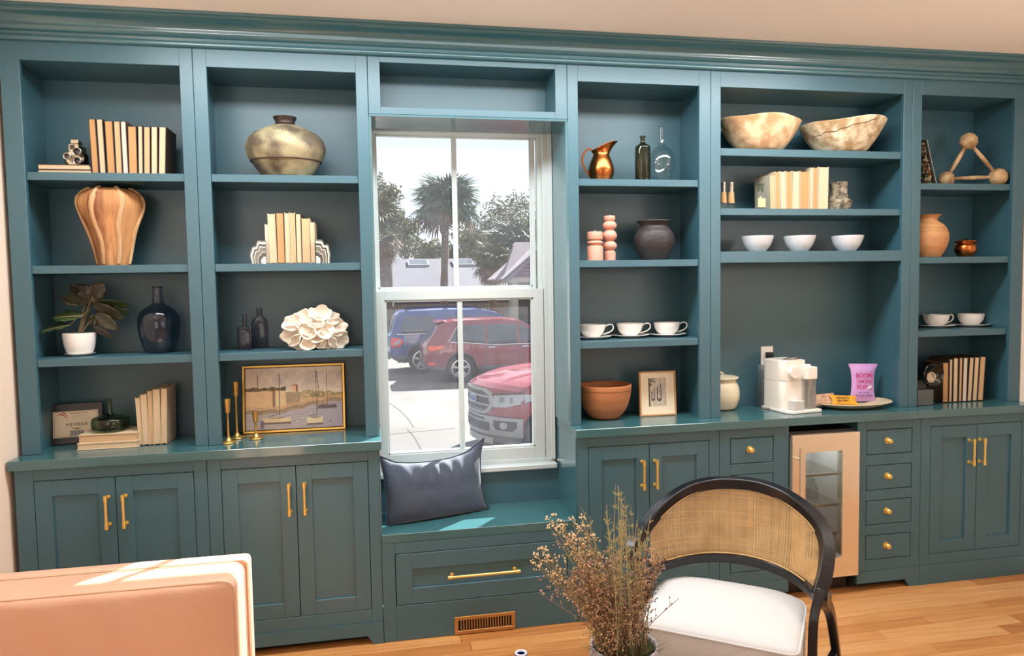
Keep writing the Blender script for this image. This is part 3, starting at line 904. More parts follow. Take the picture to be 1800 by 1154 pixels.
face_text('lettering', 'MEMBER', 8.5 * k, 2 * k, zc_ - 1.5 * k, -0.0016, INK, t, 1.0, 1.25)
face_text('lettering', '2024', 10 * k, 2 * k, zc_ - 17.5 * k, -0.0018, INK, t, 1.0, 1.1)
m = MB(); m.box(-10 * k, 14 * k, -0.0014, -0.0011, zc_ - 23 * k, zc_ - 12 * k); m.build('year_tab', mat('tab_grey', (176, 172, 166), 0.5), t, world=False)
m = MB()
for (bx, bz, L_, h_) in ((-33, 16, 22, 4), (-26, 19.5, 14, 3)):
    m.grid(12, 1, lambda u, v: Vector(((bx + u * L_) * k, -0.0015, zc_ + (bz + h_ * math.sin(u * PI * 1.5) + (v - 0.5) * 2.4 * math.sin(PI * u)) * k)))
m.build('wave_logo', INKR, t, world=False)
m = MB(); m.prism([(-8 * k, zc_ - 8 * k), (2 * k, zc_ - 11 * k), (12 * k, zc_ - 8 * k), (2 * k, zc_ - 7.4 * k)], 'y', -0.0016, -0.0011); m.build('ornament', INKG, t, world=False)
m = MB()
rng = random.Random(2)
for x0_, n_, z_ in ((-10, 12, 19), (-6, 9, 14.5)):
    x_ = x0_
    for q in range(n_):
        w_ = rng.uniform(1.0, 2.4); m.box(x_ * k, (x_ + w_) * k, -0.0015, -0.0011, zc_ + z_ * k, zc_ + (z_ + (1.9 if z_ > 15 else 1.0)) * k); x_ += w_ + 0.9
m.build('small_print', INKB, t, world=False)

# ================================================================ second bookcase
Y = 0.115
zs = S1 + 0.0005
POTM = mat('aged_metal_pot', (156, 146, 114), 0.65, metal=0.25, noise=1.2, nscale=9, col2=(88, 78, 62), bump=0.3, bscale=24, detail=6)
POTD = mat('aged_metal_dark', (70, 56, 52), 0.5, metal=0.5, noise=0.8, nscale=14)
pr = pxprof([(40, 305), (54, 296), (66, 279), (70.5, 262), (66, 247), (52, 235), (34, 226), (20, 221), (17, 216), (19, 211), (21, 207)], 504, Y, zs)
k = mpp(504, 255, Y)
t = thing('metal_pot', 'large squat aged metal pot with short dark neck on the top shelf left of window', 'pot', spot(504, 300, Y, zs))
nb = [i for i, (r, z) in enumerate(pr) if r < 21 * k and z > 40 * k]
i0 = nb[0]
m = MB(); m.lathe(vessel(pr[:i0 + 1], 0.004, 0.01), (0, 0, 0), 64, cap1=False, mod=lambda a, i: 1 + 0.006 * math.sin(5 * a + i), sy=0.86); m.build('body', POTM, t, world=False, smooth=True, angle=180)
m = MB(); m.lathe(vessel(pr[i0:], 0.003, pr[i0][1] + 0.002), (0, 0, 0), 48, cap0=False, cap1=False); m.build('neck', POTD, t, world=False, smooth=True, angle=180)
zr = [(r, z) for r, z in pr if abs(z - (P(504, 279, Y).z - zs)) < 0.02][0]
m = MB(); m.tube([(zr[0] * 1.004 * math.cos(q / 48 * 2 * PI), 0.86 * zr[0] * 1.004 * math.sin(q / 48 * 2 * PI), zr[1]) for q in range(48)], 0.003, 6, closed=True); m.build('seam', POTD, t, world=False, smooth=True)
zr2 = min(pr, key=lambda p: abs(p[1] - (P(504, 237, Y).z - zs)))
m = MB()
for q in range(60):
    a = q / 60 * 2 * PI
    m.sphere((zr2[0] * 1.0 * math.cos(a), 0.86 * zr2[0] * math.sin(a), zr2[1]), 0.0024, 6, 4)
stuff(m.build('rivet_band', POTD, t, world=False, smooth=True))

# books between agate bookends
r2 = [(368, 385, 360, 378, 905), (387, 426, 374, 413, 852), (428, 466, 415, 458, 848), (468, 494, 460, 486, 848), (496, 522, 487, 514, 847), (524, 552, 516, 545, 853), (554, 594, 548, 587, 875), (596, 619, 590, 612, 895)]
book_row(r2, 0.05, S2, 0.3466, 340, 80, 1105, 0.15, 'row of eight between the agate bookends', 'books between the agate bookends', [3, 1, 2, 1, 0, 1, 0, 1], [COVC, COVC, COVD])
AG = [mat('agate_grey', (112, 108, 98), 0.2, noise=0.5, nscale=30), mat('agate_white', (226, 216, 196), 0.25), mat('agate_dark', (60, 58, 54), 0.18, noise=0.5, nscale=25), mat('agate_pale', (168, 164, 154), 0.2, noise=0.6, nscale=20)]
def bookend(label, pxin, pxout, ytop, sgn):
    Y = 0.03
    zs = S2 + 0.0005
    k = mpp(pxin, 450, Y)
    t = thing('agate_bookend', label, 'bookend', spot(pxin, 462, Y, zs), group='agate bookends')
    W, H = abs(pxout - pxin) * k, (463 - ytop) * k
    rng = random.Random(5 if sgn > 0 else 6)
    n = 26
    ph = [rng.uniform(0, 6) for _ in range(3)]
    def ring(f, wob):
        pts = []
        for q in range(n + 1):
            a = PI / 2 * q / n
            rr = f * (1 + wob * (0.05 * math.sin(7 * a + ph[0]) + 0.035 * math.sin(13 * a + ph[1])))
            pts.append((sgn * W * rr * max(math.cos(a), 0) ** 0.75, H * rr * max(math.sin(a), 0) ** 0.75))
        return pts
    for i, (f, mt, dz) in enumerate(((1.0, AG[0], 0.0), (0.93, AG[1], 0.0), (0.84, AG[2], 0.0), (0.74, AG[1], 0.0), (0.70, AG[0], 0.0), (0.52, AG[3], 0.0), (0.46, AG[2], 0.0), (0.3, AG[1], 0))):
        pts = [(0, 0)] + ring(f, 1.0)
        m = MB(); m.prism(pts, 'y', -0.0006 * i, 0.05 if i == 0 else 0.001)
        m.build('slab' if i == 0 else 'agate_band', mt, t, world=False)
    return t
bookend('polished agate bookend on the left end of the book row', 468, 440, 421, -1)
bookend('polished agate bookend on the right end of the book row', 556, 582, 421, 1)

# plum glass bottles
def flask(label, pxc, pybase, w, ysh, ytop, dep, round_sh, nw):
    Y = ycount(pxc, pybase, S3) + dep
    zs = S3 + 0.0005
    k = mpp(pxc, 590, Y)
    t = thing('glass_flask', label, 'bottle', spot(pxc, pybase, Y, zs), group='plum glass bottles')
    H = P(pxc, ysh, Y).z - zs
    HT = P(pxc, ytop, Y).z - zs
    secs = []
    for z, f in ((0, 0.93), (0.004, 1.0), (H * 0.5, 1.0), (H * (0.72 if round_sh else 0.96), 1.0), (H * (0.88 if round_sh else 0.985), 0.86 if round_sh else 0.95), (H * 1.0, nw * 1.1 / w if round_sh else 0.8), (H * 1.02, nw / w), (HT * 0.96, nw / w), (HT * 0.965, nw * 1.35 / w), (HT, nw * 1.35 / w)):
        secs.append((z, f))
    m = MB()
    rings = []
    for z, f in secs:
        hw = w * k * f
        hd = max(w * k * 0.55 * min(1, f + 0.0), nw * k) if z <= H else hw
        e = 0.45 if z < H else 1.0
        ring = []
        for q in range(32):
            a = 2 * PI * q / 32
            c, s_ = math.cos(a), math.sin(a)
            ring.append(m.bm.verts.new((hw * math.copysign(abs(c) ** e, c), hd * math.copysign(abs(s_) ** e, s_), z)))
        rings.append(ring)
    for A_, B2 in zip(rings, rings[1:]):
        for q in range(32):
            m.face((A_[q], A_[(q + 1) % 32], B2[(q + 1) % 32], B2[q]))
    m.face(rings[0][::-1]); m.face(rings[-1])
    m.build('body', GL_PURP, t, world=False, smooth=True, angle=50)
    m = MB()
    zz = [(-0.75, 0.1), (0.75, 0.1), (0.75, 0.85), (-0.75, 0.85)] if not round_sh else [(0.62 * math.cos(q / 20 * 2 * PI), 0.48 + 0.36 * math.sin(q / 20 * 2 * PI)) for q in range(20)]
    m.tube([(x * w * k, -w * k * 0.56, z * H) for x, z in zz], 0.0011, 6, closed=True)
    m.build('raised_panel', GL_PURP, t, world=False, smooth=True)
flask('short square-shouldered plum glass bottle left of its taller neighbour', 432, 617, 13.5, 575, 553, 0.028, False, 4)
flask('taller round-shouldered plum glass bottle on the shelf above the painting', 458, 613, 14, 555, 542, 0.055, True, 4.4)

# white coral flower
CORAL = mat('white_coral', (232, 222, 206), 0.75, bump=0.25, bscale=90, noise=0.3, nscale=12, col2=(216, 204, 186))
Y = 0.09
k = mpp(552, 580, Y)
Lc = spot(552, 612, Y, S3 + 0.0005)
t = thing('coral_sculpture', 'large ruffled white coral sculpture like an open flower', 'sculpture', Lc)
rng = random.Random(12)
MB().sphere((0, 0.012, 0.036), 0.034, 16, 10, (1.3, 0.8, 0.9)).build('core', CORAL, t, world=False, smooth=True)
def petal(px, py, yo, R, normal, cup, ruff, seed, asp=0.85):
    # a rounded, cupped sheet with a ruffled rim
    rg = random.Random(seed)
    ph, ph2 = rg.uniform(0, 6), rg.uniform(0, 6)
    c = P(px, py, Y + yo) - Lc
    nrm = Vector(normal).normalized()
    ax = nrm.cross(Vector((0, 0, 1))).normalized()
    ay = ax.cross(nrm) * -1
    def fn(u, v):
        a = 2 * PI * u
        r = max(v, 0.03)
        rim = smooth01((r - 0.35) / 0.65)
        rr = R * k * r * (1 + rim * (0.07 * math.sin(3 * a + ph) + 0.05 * math.sin(5 * a + ph2)))
        h = cup * R * k * r * r + ruff * k * rim * (math.sin(5 * a + ph2) + 0.5 * math.sin(9 * a + ph))
        p = c + ax * rr * math.cos(a) + ay * rr * math.sin(a) * asp + nrm * (h - 0.012)
        p.z = max(p.z, 0.002)
        p.y = max(p.y, -0.088)
        return p
    MB().grid(44, 8, fn, wrap_u=True).build('petal', CORAL, t, world=False, smooth=True, angle=180, solid=0.004)
for q, a in enumerate([
    (515, 569, -0.015, 20, (-0.45, -0.8, 0.45), 0.42, 1.6), (514, 590, -0.02, 23, (-0.5, -0.7, -0.05), 0.35, 1.8), (530, 602, -0.03, 21, (-0.2, -0.85, -0.3), 0.4, 1.8), (537, 560, 0.0, 20, (-0.25, -0.8, 0.6), 0.5, 1.8),
    (563, 554, 0.005, 21, (0.1, -0.8, 0.7), 0.5, 2.0), (581, 560, 0.01, 17, (0.35, -0.75, 0.5), 0.45, 1.8), (590, 575, -0.005, 21, (0.55, -0.8, 0.25), 0.4, 2.0), (601, 583, 0.02, 15, (0.8, -0.5, 0.2), 0.35, 1.8), (594, 598, -0.01, 21, (0.5, -0.8, -0.2), 0.4, 1.8),
    (578, 604, -0.035, 16, (0.2, -0.85, -0.4), 0.4, 1.8), (541, 606, -0.05, 13, (0.0, -0.95, 0.15), 0.7, 1.0), (563, 605, -0.045, 10, (0.1, -0.95, 0.0), 0.6, 1.2), (545, 583, -0.04, 19, (-0.15, -0.9, 0.35), 0.55, 2.0), (570, 583, -0.042, 18, (0.2, -0.9, 0.35), 0.6, 2.0), (556, 570, -0.03, 15, (0.0, -0.85, 0.55), 0.75, 1.6), (558, 593, -0.05, 14, (0.0, -0.9, 0.3), 0.6, 1.6)]):
    petal(*a, seed=q * 3 + 1)
for px, py, yo, r in ((549, 570, -0.03, 0.006), (561, 569, -0.03, 0.0055), (577, 590, -0.045, 0.005)):
    c = P(px, py, Y + yo) - Lc
    MB().tube(catmull([Vector((0, 0.0, 0.05)), (c + Vector((0, 0.01, 0.03))) / 2 + Vector((0, 0, 0.01)), c], 5), [r * 1.2] * 10 + [r * 0.8], 8).build('coral_tube', CORAL, t, world=False, smooth=True)
# ---- harbour painting in a thin gold frame, and brass candlesticks
def paint_mesh(name, w, h, nx, ny, fn, material, parent, M):
    """flat picture: a fine grid carrying its own paint colours; fn(u, v) -> sRGB, v upwards"""
    vs = [(w * (i / nx - 0.5), h * j / ny, 0) for j in range(ny + 1) for i in range(nx + 1)]
    fs = [(j * (nx + 1) + i, j * (nx + 1) + i + 1, (j + 1) * (nx + 1) + i + 1, (j + 1) * (nx + 1) + i) for j in range(ny) for i in range(nx)]
    me = bpy.data.meshes.new(name)
    me.from_pydata(vs, [], fs)
    ca = me.color_attributes.new('paint', 'FLOAT_COLOR', 'POINT')
    ca.data.foreach_set('color', [c for j in range(ny + 1) for i in range(nx + 1) for c in (*srgb(*fn(i / nx, j / ny)), 1.0)])
    me.materials.append(material)
    me.transform(M)
    return link(bpy.data.objects.new(name, me), parent)
def mixc(a, b, t):
    return tuple(x + (y - x) * t for x, y in zip(a, b))
class Noise2:
    def __init__(self, seed):
        self.g = np.random.RandomState(seed).rand(64, 64)
    def __call__(self, x, y):
        xi, yi = int(math.floor(x)), int(math.floor(y))
        fx, fy = smooth01(x - xi), smooth01(y - yi)
        g = self.g
        a, b = g[yi % 64][xi % 64], g[yi % 64][(xi + 1) % 64]
        c, d = g[(yi + 1) % 64][xi % 64], g[(yi + 1) % 64][(xi + 1) % 64]
        return (a + (b - a) * fx) * (1 - fy) + (c + (d - c) * fx) * fy
N1, N2 = Noise2(1), Noise2(2)
def seg_d(u, v, a, b, asp):
    ax, ay, bx, by = a[0] * asp, a[1], b[0] * asp, b[1]
    px, py = u * asp, v
    L = (bx - ax) ** 2 + (by - ay) ** 2
    t = max(0, min(1, ((px - ax) * (bx - ax) + (py - ay) * (by - ay)) / L))
    return math.hypot(px - ax - t * (bx - ax), py - ay - t * (by - ay))
def harbour(u, v):
    asp = 1.66
    n = N1(u * 9, v * 7) * 0.6 + N2(u * 24, v * 20) * 0.4
    f = N2(u * 60, v * 60)
    sky = mixc((176, 170, 166), (216, 206, 190), n)
    sky = mixc(sky, (222, 214, 200), smooth01((0.75 - v) / 0.25) * 0.7)
    sky = mixc(sky, (196, 170, 146), smooth01((0.35 - u) / 0.3) * 0.5)
    c = sky
    shore = 0.30 + 0.16 * smooth01((u - 0.25) / 0.7) + 0.01 * math.sin(u * 30)
    land_top = 0.60 if u < 0.5 else 0.56
    # far trees on the right
    tr = 0.565 + 0.035 * N1(u * 22, 3) + (0.035 if 0.58 < u < 0.7 else 0)
    if u > 0.5 and v < tr and v >= shore:
        c = mixc((128, 120, 92), (196, 176, 138), N1(u * 40, v * 40))
        if v < 0.5: c = mixc(c, (226, 204, 162), 0.55)
    # fort wall
    wt = 0.645 + 0.012 * N1(u * 30, 9)
    if u < 0.285 and v < wt: c = mixc((196, 164, 130), (222, 190, 150), n + 0.2 * (f - 0.5))
    if 0.275 < u < 0.30 + (0.63 - v) * 0.06 and v < 0.63: c = (140, 116, 96)
    if 0.30 < u < 0.41 + (0.63 - v) * 0.05 and v < 0.63: c = mixc((206, 176, 140), (232, 206, 166), n)
    if 0.405 + (0.63 - v) * 0.05 < u < 0.56 and v < 0.60 - 0.0 * u: c = mixc((148, 134, 116), (176, 158, 134), f)
    if u < 0.41 and 0.62 + 0.02 * N2(u * 18, 4) < v < 0.665 + 0.04 * N1(u * 26, 6) : c = mixc((84, 76, 62), (128, 110, 88), f)
    if 0.475 < u < 0.535 and 0.59 < v < 0.70: c = mixc((202, 162, 132), (226, 196, 164), n)
    if 0.515 < u < 0.535 and 0.6 < v < 0.715: c = (150, 98, 82)
    if 0.48 < u < 0.53 and 0.70 < v < 0.72: c = (160, 110, 90)
    # bank
    if v < shore + 0.07 and v >= shore - 0.0 and v < 0.52:
        c = mixc(c, mixc((168, 144, 116), (214, 190, 150), f), 0.8)
    if v < shore + 0.02 and v > shore - 0.05:
        c = mixc((136, 120, 102), (176, 158, 132), f)
    # water
    if v < shore - 0.045:
        wv = 0.5 + 0.5 * math.sin(v * 150 + 5 * N1(u * 8, v * 10))
        c = mixc((150, 152, 168), (194, 186, 184), wv * 0.6 + 0.4 * N1(u * 12, v * 44))
        c = mixc(c, (186, 170, 150), smooth01((0.5 - u) / 0.5) * 0.35)
        c = mixc(c, (150, 156, 186), smooth01((u - 0.5) / 0.5) * 0.4)
    # boats: (hull x0, x1, waterline, height, hull colour)
    for x0, x1, y0, h, col in ((0.17, 0.46, 0.115, 0.075, (222, 204, 172)), (0.625, 0.795, 0.075, 0.10, (236, 220, 188)), (0.74, 0.94, 0.335, 0.035, (96, 92, 106))):
        if x0 < u < x1:
            t = (u - x0) / (x1 - x0)
            top = y0 + h * (0.72 + 0.28 * abs(2 * t - 1))
            if y0 - 0.012 * math.sin(PI * t) < v < top: c = mixc(col, (180, 160, 132), 0.4 * f)
            if y0 - 0.03 < v < y0 + 0.004: c = mixc((96, 84, 84), c, 0.25)
            if abs(v - (top + 0.012)) < 0.008 and 0.25 < t < 0.75: c = (150, 132, 110)
    if 0.145 < u < 0.185 and 0.02 < v < 0.15: c = mixc(c, (104, 92, 120), 0.75)
    # masts and spars
    for a, b, wd in (((0.345, 0.90), (0.345, 0.23), 0.005), ((0.345, 0.88), (0.375, 0.70), 0.0025), ((0.725, 0.95), (0.733, 0.20), 0.006), ((0.735, 0.92), (0.757, 0.55), 0.005), ((0.838, 0.98), (0.842, 0.36), 0.004), ((0.122, 0.90), (0.122, 0.68), 0.005), ((0.345, 0.25), (0.24, 0.215), 0.006), ((0.735, 0.21), (0.65, 0.19), 0.006), ((0.84, 0.38), (0.78, 0.36), 0.005)):
        if seg_d(u, v, a, b, asp) < wd: c = mixc(c, (92, 80, 74), 0.8)
    if math.hypot((u - 0.525) * asp, v - 0.115) < 0.014: c = (236, 230, 220)
    if math.hypot((u - 0.87) * asp, v - 0.09) < 0.012: c = (84, 84, 110)
    # brush grain
    c = mixc(c, (120, 110, 100), 0.12 * (f - 0.3))
    return tuple(min(255, x * 1.22) for x in c)
OIL = attr_mat('oil_paint', 0.55)
GOLD = mat('gold_frame', (226, 184, 96), 0.32, metal=0.85)
BACKD = mat('frame_back_dark', (38, 30, 26), 0.7)
bl, br, tl = PZ(427, 764, CT), PZ(607.5, 754, CT), None
Yb_ = (bl.y + br.y) / 2
Yb_ = max(0.10, Yb_)
bl, br = P(427, 763, Yb_), P(607.5, 754, Yb_)
wid = (br - bl).length
hgt = (P(424, 647, Yb_) - P(427, 763, Yb_)).length * 1.02
t = thing('harbour_painting', 'gold-framed harbour painting with fort and sailboats leaning on the left worktop', 'painting', ((bl.x + br.x) / 2, Yb_, CT + 0.0008))
t.rotation_euler = (math.radians(-8), 0, 0)
fr = 0.010
m = MB()
m.box(-wid / 2, -wid / 2 + fr, -0.004, 0.020, 0, hgt, 0.001); m.box(wid / 2 - fr, wid / 2, -0.004, 0.020, 0, hgt, 0.001)
m.box(-wid / 2 + fr, wid / 2 - fr, -0.004, 0.020, 0, fr, 0.001); m.box(-wid / 2 + fr, wid / 2 - fr, -0.004, 0.020, hgt - fr, hgt, 0.001)
m.build('frame', GOLD, t, world=False)
MB().box(-wid / 2 + fr, wid / 2 - fr, 0.008, 0.018, fr, hgt - fr).build('backing', BACKD, t, world=False)
paint_mesh('canvas', wid - 2 * fr - 0.006, hgt - 2 * fr - 0.006, 210, 126, harbour, OIL, t, Matrix.Translation((0, 0.0055, fr + 0.003)) @ XZ)
m = MB(); m.box(-wid / 2 + fr + 0.003, wid / 2 - fr - 0.003, 0.006, 0.0079, fr + 0.003, hgt - fr - 0.003); m.build('stretcher', mat('canvas_edge', (196, 176, 140), 0.8), t, world=False)

ABRASS = mat('antique_brass', (222, 186, 112), 0.34, metal=0.85, noise=0.4, nscale=12, col2=(160, 120, 62))
def candlestick(label, pxc, pybase, pytop, cup_h, scale=1.0):
    Y = ycount(pxc, pybase, CT) + 0.028
    k = mpp(pxc, pybase - 30, Y)
    z = CT + 0.0004
    H = P(pxc, pytop, Y).z - z
    t = thing('candlestick', label, 'candlestick', spot(pxc, pybase, Y, z), group='brass candlesticks beside the painting')
    b = 12.5 * k * scale
    m = MB(); m.lathe(catprof([(b, 0), (b, 0.003), (b * 0.9, 0.007), (b * 0.55, 0.010), (b * 0.42, 0.016), (b * 0.26, 0.022), (b * 0.2, 0.030)], 3), (0, 0, 0), 32); m.build('base', ABRASS, t, world=False, smooth=True, angle=50)
    m = MB(); m.lathe([(b * 0.2, 0.028), (b * 0.17, 0.05), (b * 0.17, H - cup_h - 0.004), (b * 0.24, H - cup_h)], (0, 0, 0), 16); m.build('stem', ABRASS, t, world=False, smooth=True)
    c = [(b * 0.22, H - cup_h), (b * 0.34, H - cup_h + 0.002), (b * 0.40, H - cup_h * 0.5), (b * 0.46, H)]
    m = MB(); m.lathe(vessel(c, 0.0022, H - cup_h * 0.75), (0, 0, 0), 24); m.build('cup', ABRASS, t, world=False, smooth=True, angle=50)
candlestick('middle-height brass candlestick at the left of the painting', 402, 781.5, 702, 0.062)
candlestick('tallest brass candlestick of three, in front of the painting edge', 417, 773, 672, 0.066)
candlestick('shortest brass candlestick of three, in front of the painting', 450.5, 774, 724, 0.048)
# ================================================================ third bookcase (right of the window)
COPPER = mat('copper', (206, 126, 66), 0.26, metal=1.0, noise=0.7, nscale=7, col2=(130, 76, 40), bump=0.08, bscale=40)
COPPERD = mat('copper_dark', (120, 74, 44), 0.35, metal=1.0)
Y = 0.115
zs = S1 + 0.0005
k = mpp(1056, 290, Y)
t = thing('copper_pitcher', 'hammered copper pitcher with slanted spout on the shelf right of window', 'pitcher', spot(1057, 313, Y, zs))
pr = pxprof([(17, 313), (21, 306), (21.5, 298), (18, 284), (13.5, 272), (14, 264), (17, 257)], 1057, Y, zs)
zrim = pr[-1][1]
def pitch(prof):
    """rim rises and reaches out into a spout towards +x"""
    m = MB()
    rings = []
    for r, z in prof:
        ring = []
        f = smooth01((z - zrim * 0.72) / (zrim * 0.28))
        for q in range(40):
            a = 2 * PI * q / 40
            sp = max(0, math.cos(a)) ** 3
            rr = r * (1 + 0.75 * f * sp)
            ring.append(m.bm.verts.new((rr * math.cos(a), rr * math.sin(a) * (1 - 0.25 * f * sp), z + f * (0.024 * math.cos(a)))))
        rings.append(ring)
    for A_, B2 in zip(rings, rings[1:]):
        for q in range(40):
            m.face((A_[q], A_[(q + 1) % 40], B2[(q + 1) % 40], B2[q]))
    m.face(rings[0][::-1])
    return m
pitch(vessel(pr, 0.002, 0.004)).build('body', COPPER, t, world=False, smooth=True, angle=180)
hp = catmull([(-15 * k, 0, zrim - 0.020), (-24 * k, 0, zrim - 0.018), (-33 * k, 0, zrim - 0.055), (-30 * k, 0, 24 * k), (-20 * k, 0, 10 * k)], 6)
MB().bar(hp, 0.005, 0.0015, up=(0, 1, 0)).build('handle', COPPERD, t, world=False, smooth=True)
Y = 0.10
glass_vessel('dark_bottle', 'dark brown glass bottle standing between pitcher and clear demijohn', 1130, Y, S1 + 0.0005, [(12, 313.5), (13, 310), (13, 264), (11, 257), (6, 253), (4.2, 250), (4.2, 243), (5.2, 241), (5.2, 239)], GL_DARK, th=0.003, seg=32)
Y = 0.125
glass_vessel('demijohn', 'clear glass demijohn with tall neck on the shelf right of window', 1163, Y, S1 + 0.0005, [(12, 313), (18, 308), (22, 294), (22, 280), (17, 267), (8, 258), (5, 250), (4.2, 236), (4.2, 222)], GL_CLEAR, lip=(4.6, 222.5, 1.0))
# pillar candles
WAX = mat('pink_wax', (204, 150, 130), 0.55, spec=0.4, noise=0.3, nscale=14, col2=(206, 146, 124))
WICK = mat('wick', (196, 186, 170), 0.8)
def candle(label, pxc, Y, pts, ywick):
    zs = S2 + 0.0005
    t = thing('candle', label, 'candle', spot(pxc, pts[0][1], Y, zs), group='pink pillar candles')
    pr = pxprof(pts, pxc, Y, zs, 1)
    m = MB(); m.lathe(pr, (0, 0, 0), 36); m.build('wax', WAX, t, world=False, smooth=True, angle=38)
    z = pr[-1][1]
    MB().tube([(0, 0, z - 0.001), (0.0006, 0, z + 0.004), (0.0016, 0.0006, P(pxc, ywick, Y).z - zs)], 0.0011, 6).build('wick', WICK, t, world=False)
def bulges(y0, y1, r0, r1, n=8):
    return [(r0 + (r1 - r0) * math.sin(PI * q / n) ** 0.8, y0 + (y1 - y0) * q / n) for q in range(n + 1)]
candle('shorter pink candle with two grooves on the second shelf right of window', 1046, 0.06, [(13.5, 457.5), (13.5, 434), (13, 433), (9.5, 432), (9.5, 431)] + bulges(431, 423, 9.5, 13.8) + [(9.5, 422), (13, 421.5), (13.4, 420.5), (13.4, 409.5), (12.6, 408)], 404)
candle('taller pink candle turned in ball shapes beside the shorter pink candle', 1072, 0.085, [(9.5, 457.5), (10, 444), (7, 441)] + bulges(440.5, 424.5, 6.5, 12) + bulges(424, 405, 6.5, 12.2) + bulges(404.5, 389, 6.5, 12) + [(8, 388.5), (9.5, 386), (9.5, 381), (8.8, 380)], 377.5)
BLKC = mat('black_clay', (52, 46, 46), 0.55, bump=0.3, bscale=60, noise=0.6, nscale=10, col2=(38, 34, 36))
Y = 0.13
pr = pxprof([(21, 456), (27, 447), (33, 432), (34, 420), (31, 409), (25, 402), (23, 398), (26, 393), (28, 389)], 1150, Y, S2)
t = thing('clay_jar', 'round black clay jar with flared rim beside the pink candles', 'jar', spot(1150, 455, Y, S2 + 0.0005))
m = MB(); m.lathe(vessel(pr, 0.005, 0.01), (0, 0, 0), 48, sy=0.9); m.build('body', BLKC, t, world=False, smooth=True, angle=180)
m = MB(); zz = pr[-1][1]; rr = pr[-1][0]; m.tube([(rr * math.cos(q / 40 * 2 * PI), 0.9 * rr * math.sin(q / 40 * 2 * PI), zz - 0.002) for q in range(40)], 0.0035, 8, closed=True); m.build('rim', BLKC, t, world=False, smooth=True)

# cups on saucers
def cup_and_saucer(pxc, pybase, pyrim, hw_rim, hw_saucer, z, dep, cuplabel, saucerlabel, first):
    Y = ycount(pxc, pybase, z) + dep
    k = mpp(pxc, pybase, Y)
    loc = spot(pxc, pybase - 3, Y, z + 0.0004)
    if first is None:
        s_ = thing('saucer', saucerlabel, 'saucer', loc, group='white saucers')
        m = MB(); R = hw_saucer * k
        m.lathe([(R * 0.52, 0), (R * 0.54, 0.003), (R * 0.8, 0.007), (R, 0.0145), (R * 0.99, 0.0158), (R * 0.78, 0.0105), (R * 0.5, 0.0062), (0.0006, 0.0058)], (0, 0, 0), 48)
        m.build('dish', WHITEC, s_, world=False, smooth=True, angle=60)
        c = thing('cup', cuplabel, 'cup', loc + Vector((0, 0, 0.0066)), group='white coffee cups')
        H = 0.066
        r = hw_rim * k * 0.97
        pr = catprof([(r * 0.5, 0), (r * 0.53, 0.004), (r * 0.72, H * 0.22), (r * 0.92, H * 0.55), (r * 1.0, H * 0.92), (r * 1.01, H)], 4)
        m = MB(); m.lathe(vessel(pr, 0.0028, 0.006), (0, 0, 0), 44); m.build('bowl', WHITEC, c, world=False, smooth=True, angle=60)
        hp = catmull([(r * 0.93, 0, H * 0.70), (r * 1.22, 0, H * 0.93), (r * 1.58, 0, H * 0.92), (r * 1.66, 0, H * 0.62), (r * 1.36, 0, H * 0.36), (r * 0.84, 0, H * 0.22)], 6)
        MB().tube(hp, 0.0034, 8).build('handle', WHITEC, c, world=False, smooth=True)
        return c, s_
    c, s_ = first
    return dup(c, loc + Vector((0, 0, 0.0066)), None, cuplabel), dup(s_, loc, None, saucerlabel)
first = cup_and_saucer(1107, 595, 567, 22.5, 32, S3, 0.055, 'middle white cup of three on the shelf right of window', 'saucer under the middle white cup of three right of window', None)
cup_and_saucer(1041, 597.5, 570, 22.5, 32, S3, 0.055, 'leftmost white cup of three, partly hidden by the teal post', 'saucer under the leftmost white cup right of window', first)
cup_and_saucer(1172, 593, 565, 22.5, 32, S3, 0.055, 'rightmost white cup of three on the shelf right of window', 'saucer under the rightmost white cup of three right of window', first)
cup_and_saucer(1645, 577.5, 551, 22.5, 32, S3, 0.06, 'left white cup of two on the far-right shelf', 'saucer under the left cup on the far-right shelf', first)
cup_and_saucer(1706, 576, 550, 22.5, 32, S3, 0.06, 'right white cup of two on the far-right shelf', 'saucer under the right cup on the far-right shelf', first)

# wooden bowl and framed photograph on the worktop
WOODB = mat('turned_wood', (200, 132, 84), 0.5, noise=0.8, nscale=5, col2=(150, 92, 56), stretch=(1, 1, 6), bump=0.15, bscale=30, detail=5)
WOODBI = mat('turned_wood_inside', (112, 80, 60), 0.7, noise=0.7, nscale=8)
Y = 0.150
k = mpp(1064, 700, Y)
t = thing('wooden_bowl', 'deep rustic wooden bowl on the worktop right of the window', 'bowl', spot(1063, 728, Y, CT + 0.0006))
H = P(1064, 676, Y).z - CT
R = 45 * k
pr = catprof([(R * 0.42, 0), (R * 0.56, H * 0.05), (R * 0.82, H * 0.32), (R * 0.95, H * 0.66), (R * 1.0, H * 0.97), (R * 0.985, H)], 5)
m = MB(); m.lathe(vessel(pr, 0.010, 0.014), (0, 0, 0), 56, mod=lambda a, i: 1 + 0.012 * math.sin(2 * a + 1)); m.build('body', WOODB, t, world=False, smooth=True, angle=60)
rg_, zg_ = min(pr, key=lambda p: abs(p[1] - H * 0.86))
m = MB(); m.tube([(rg_ * (1.001 + 0.012 * math.sin(2 * a + 1)) * math.cos(a), rg_ * (1.001 + 0.012 * math.sin(2 * a + 1)) * math.sin(a), zg_) for a in np.linspace(0, 2 * PI, 57)[:-1]], 0.0013, 6, closed=True); m.build('groove', WOODBI, t, world=False, smooth=True)
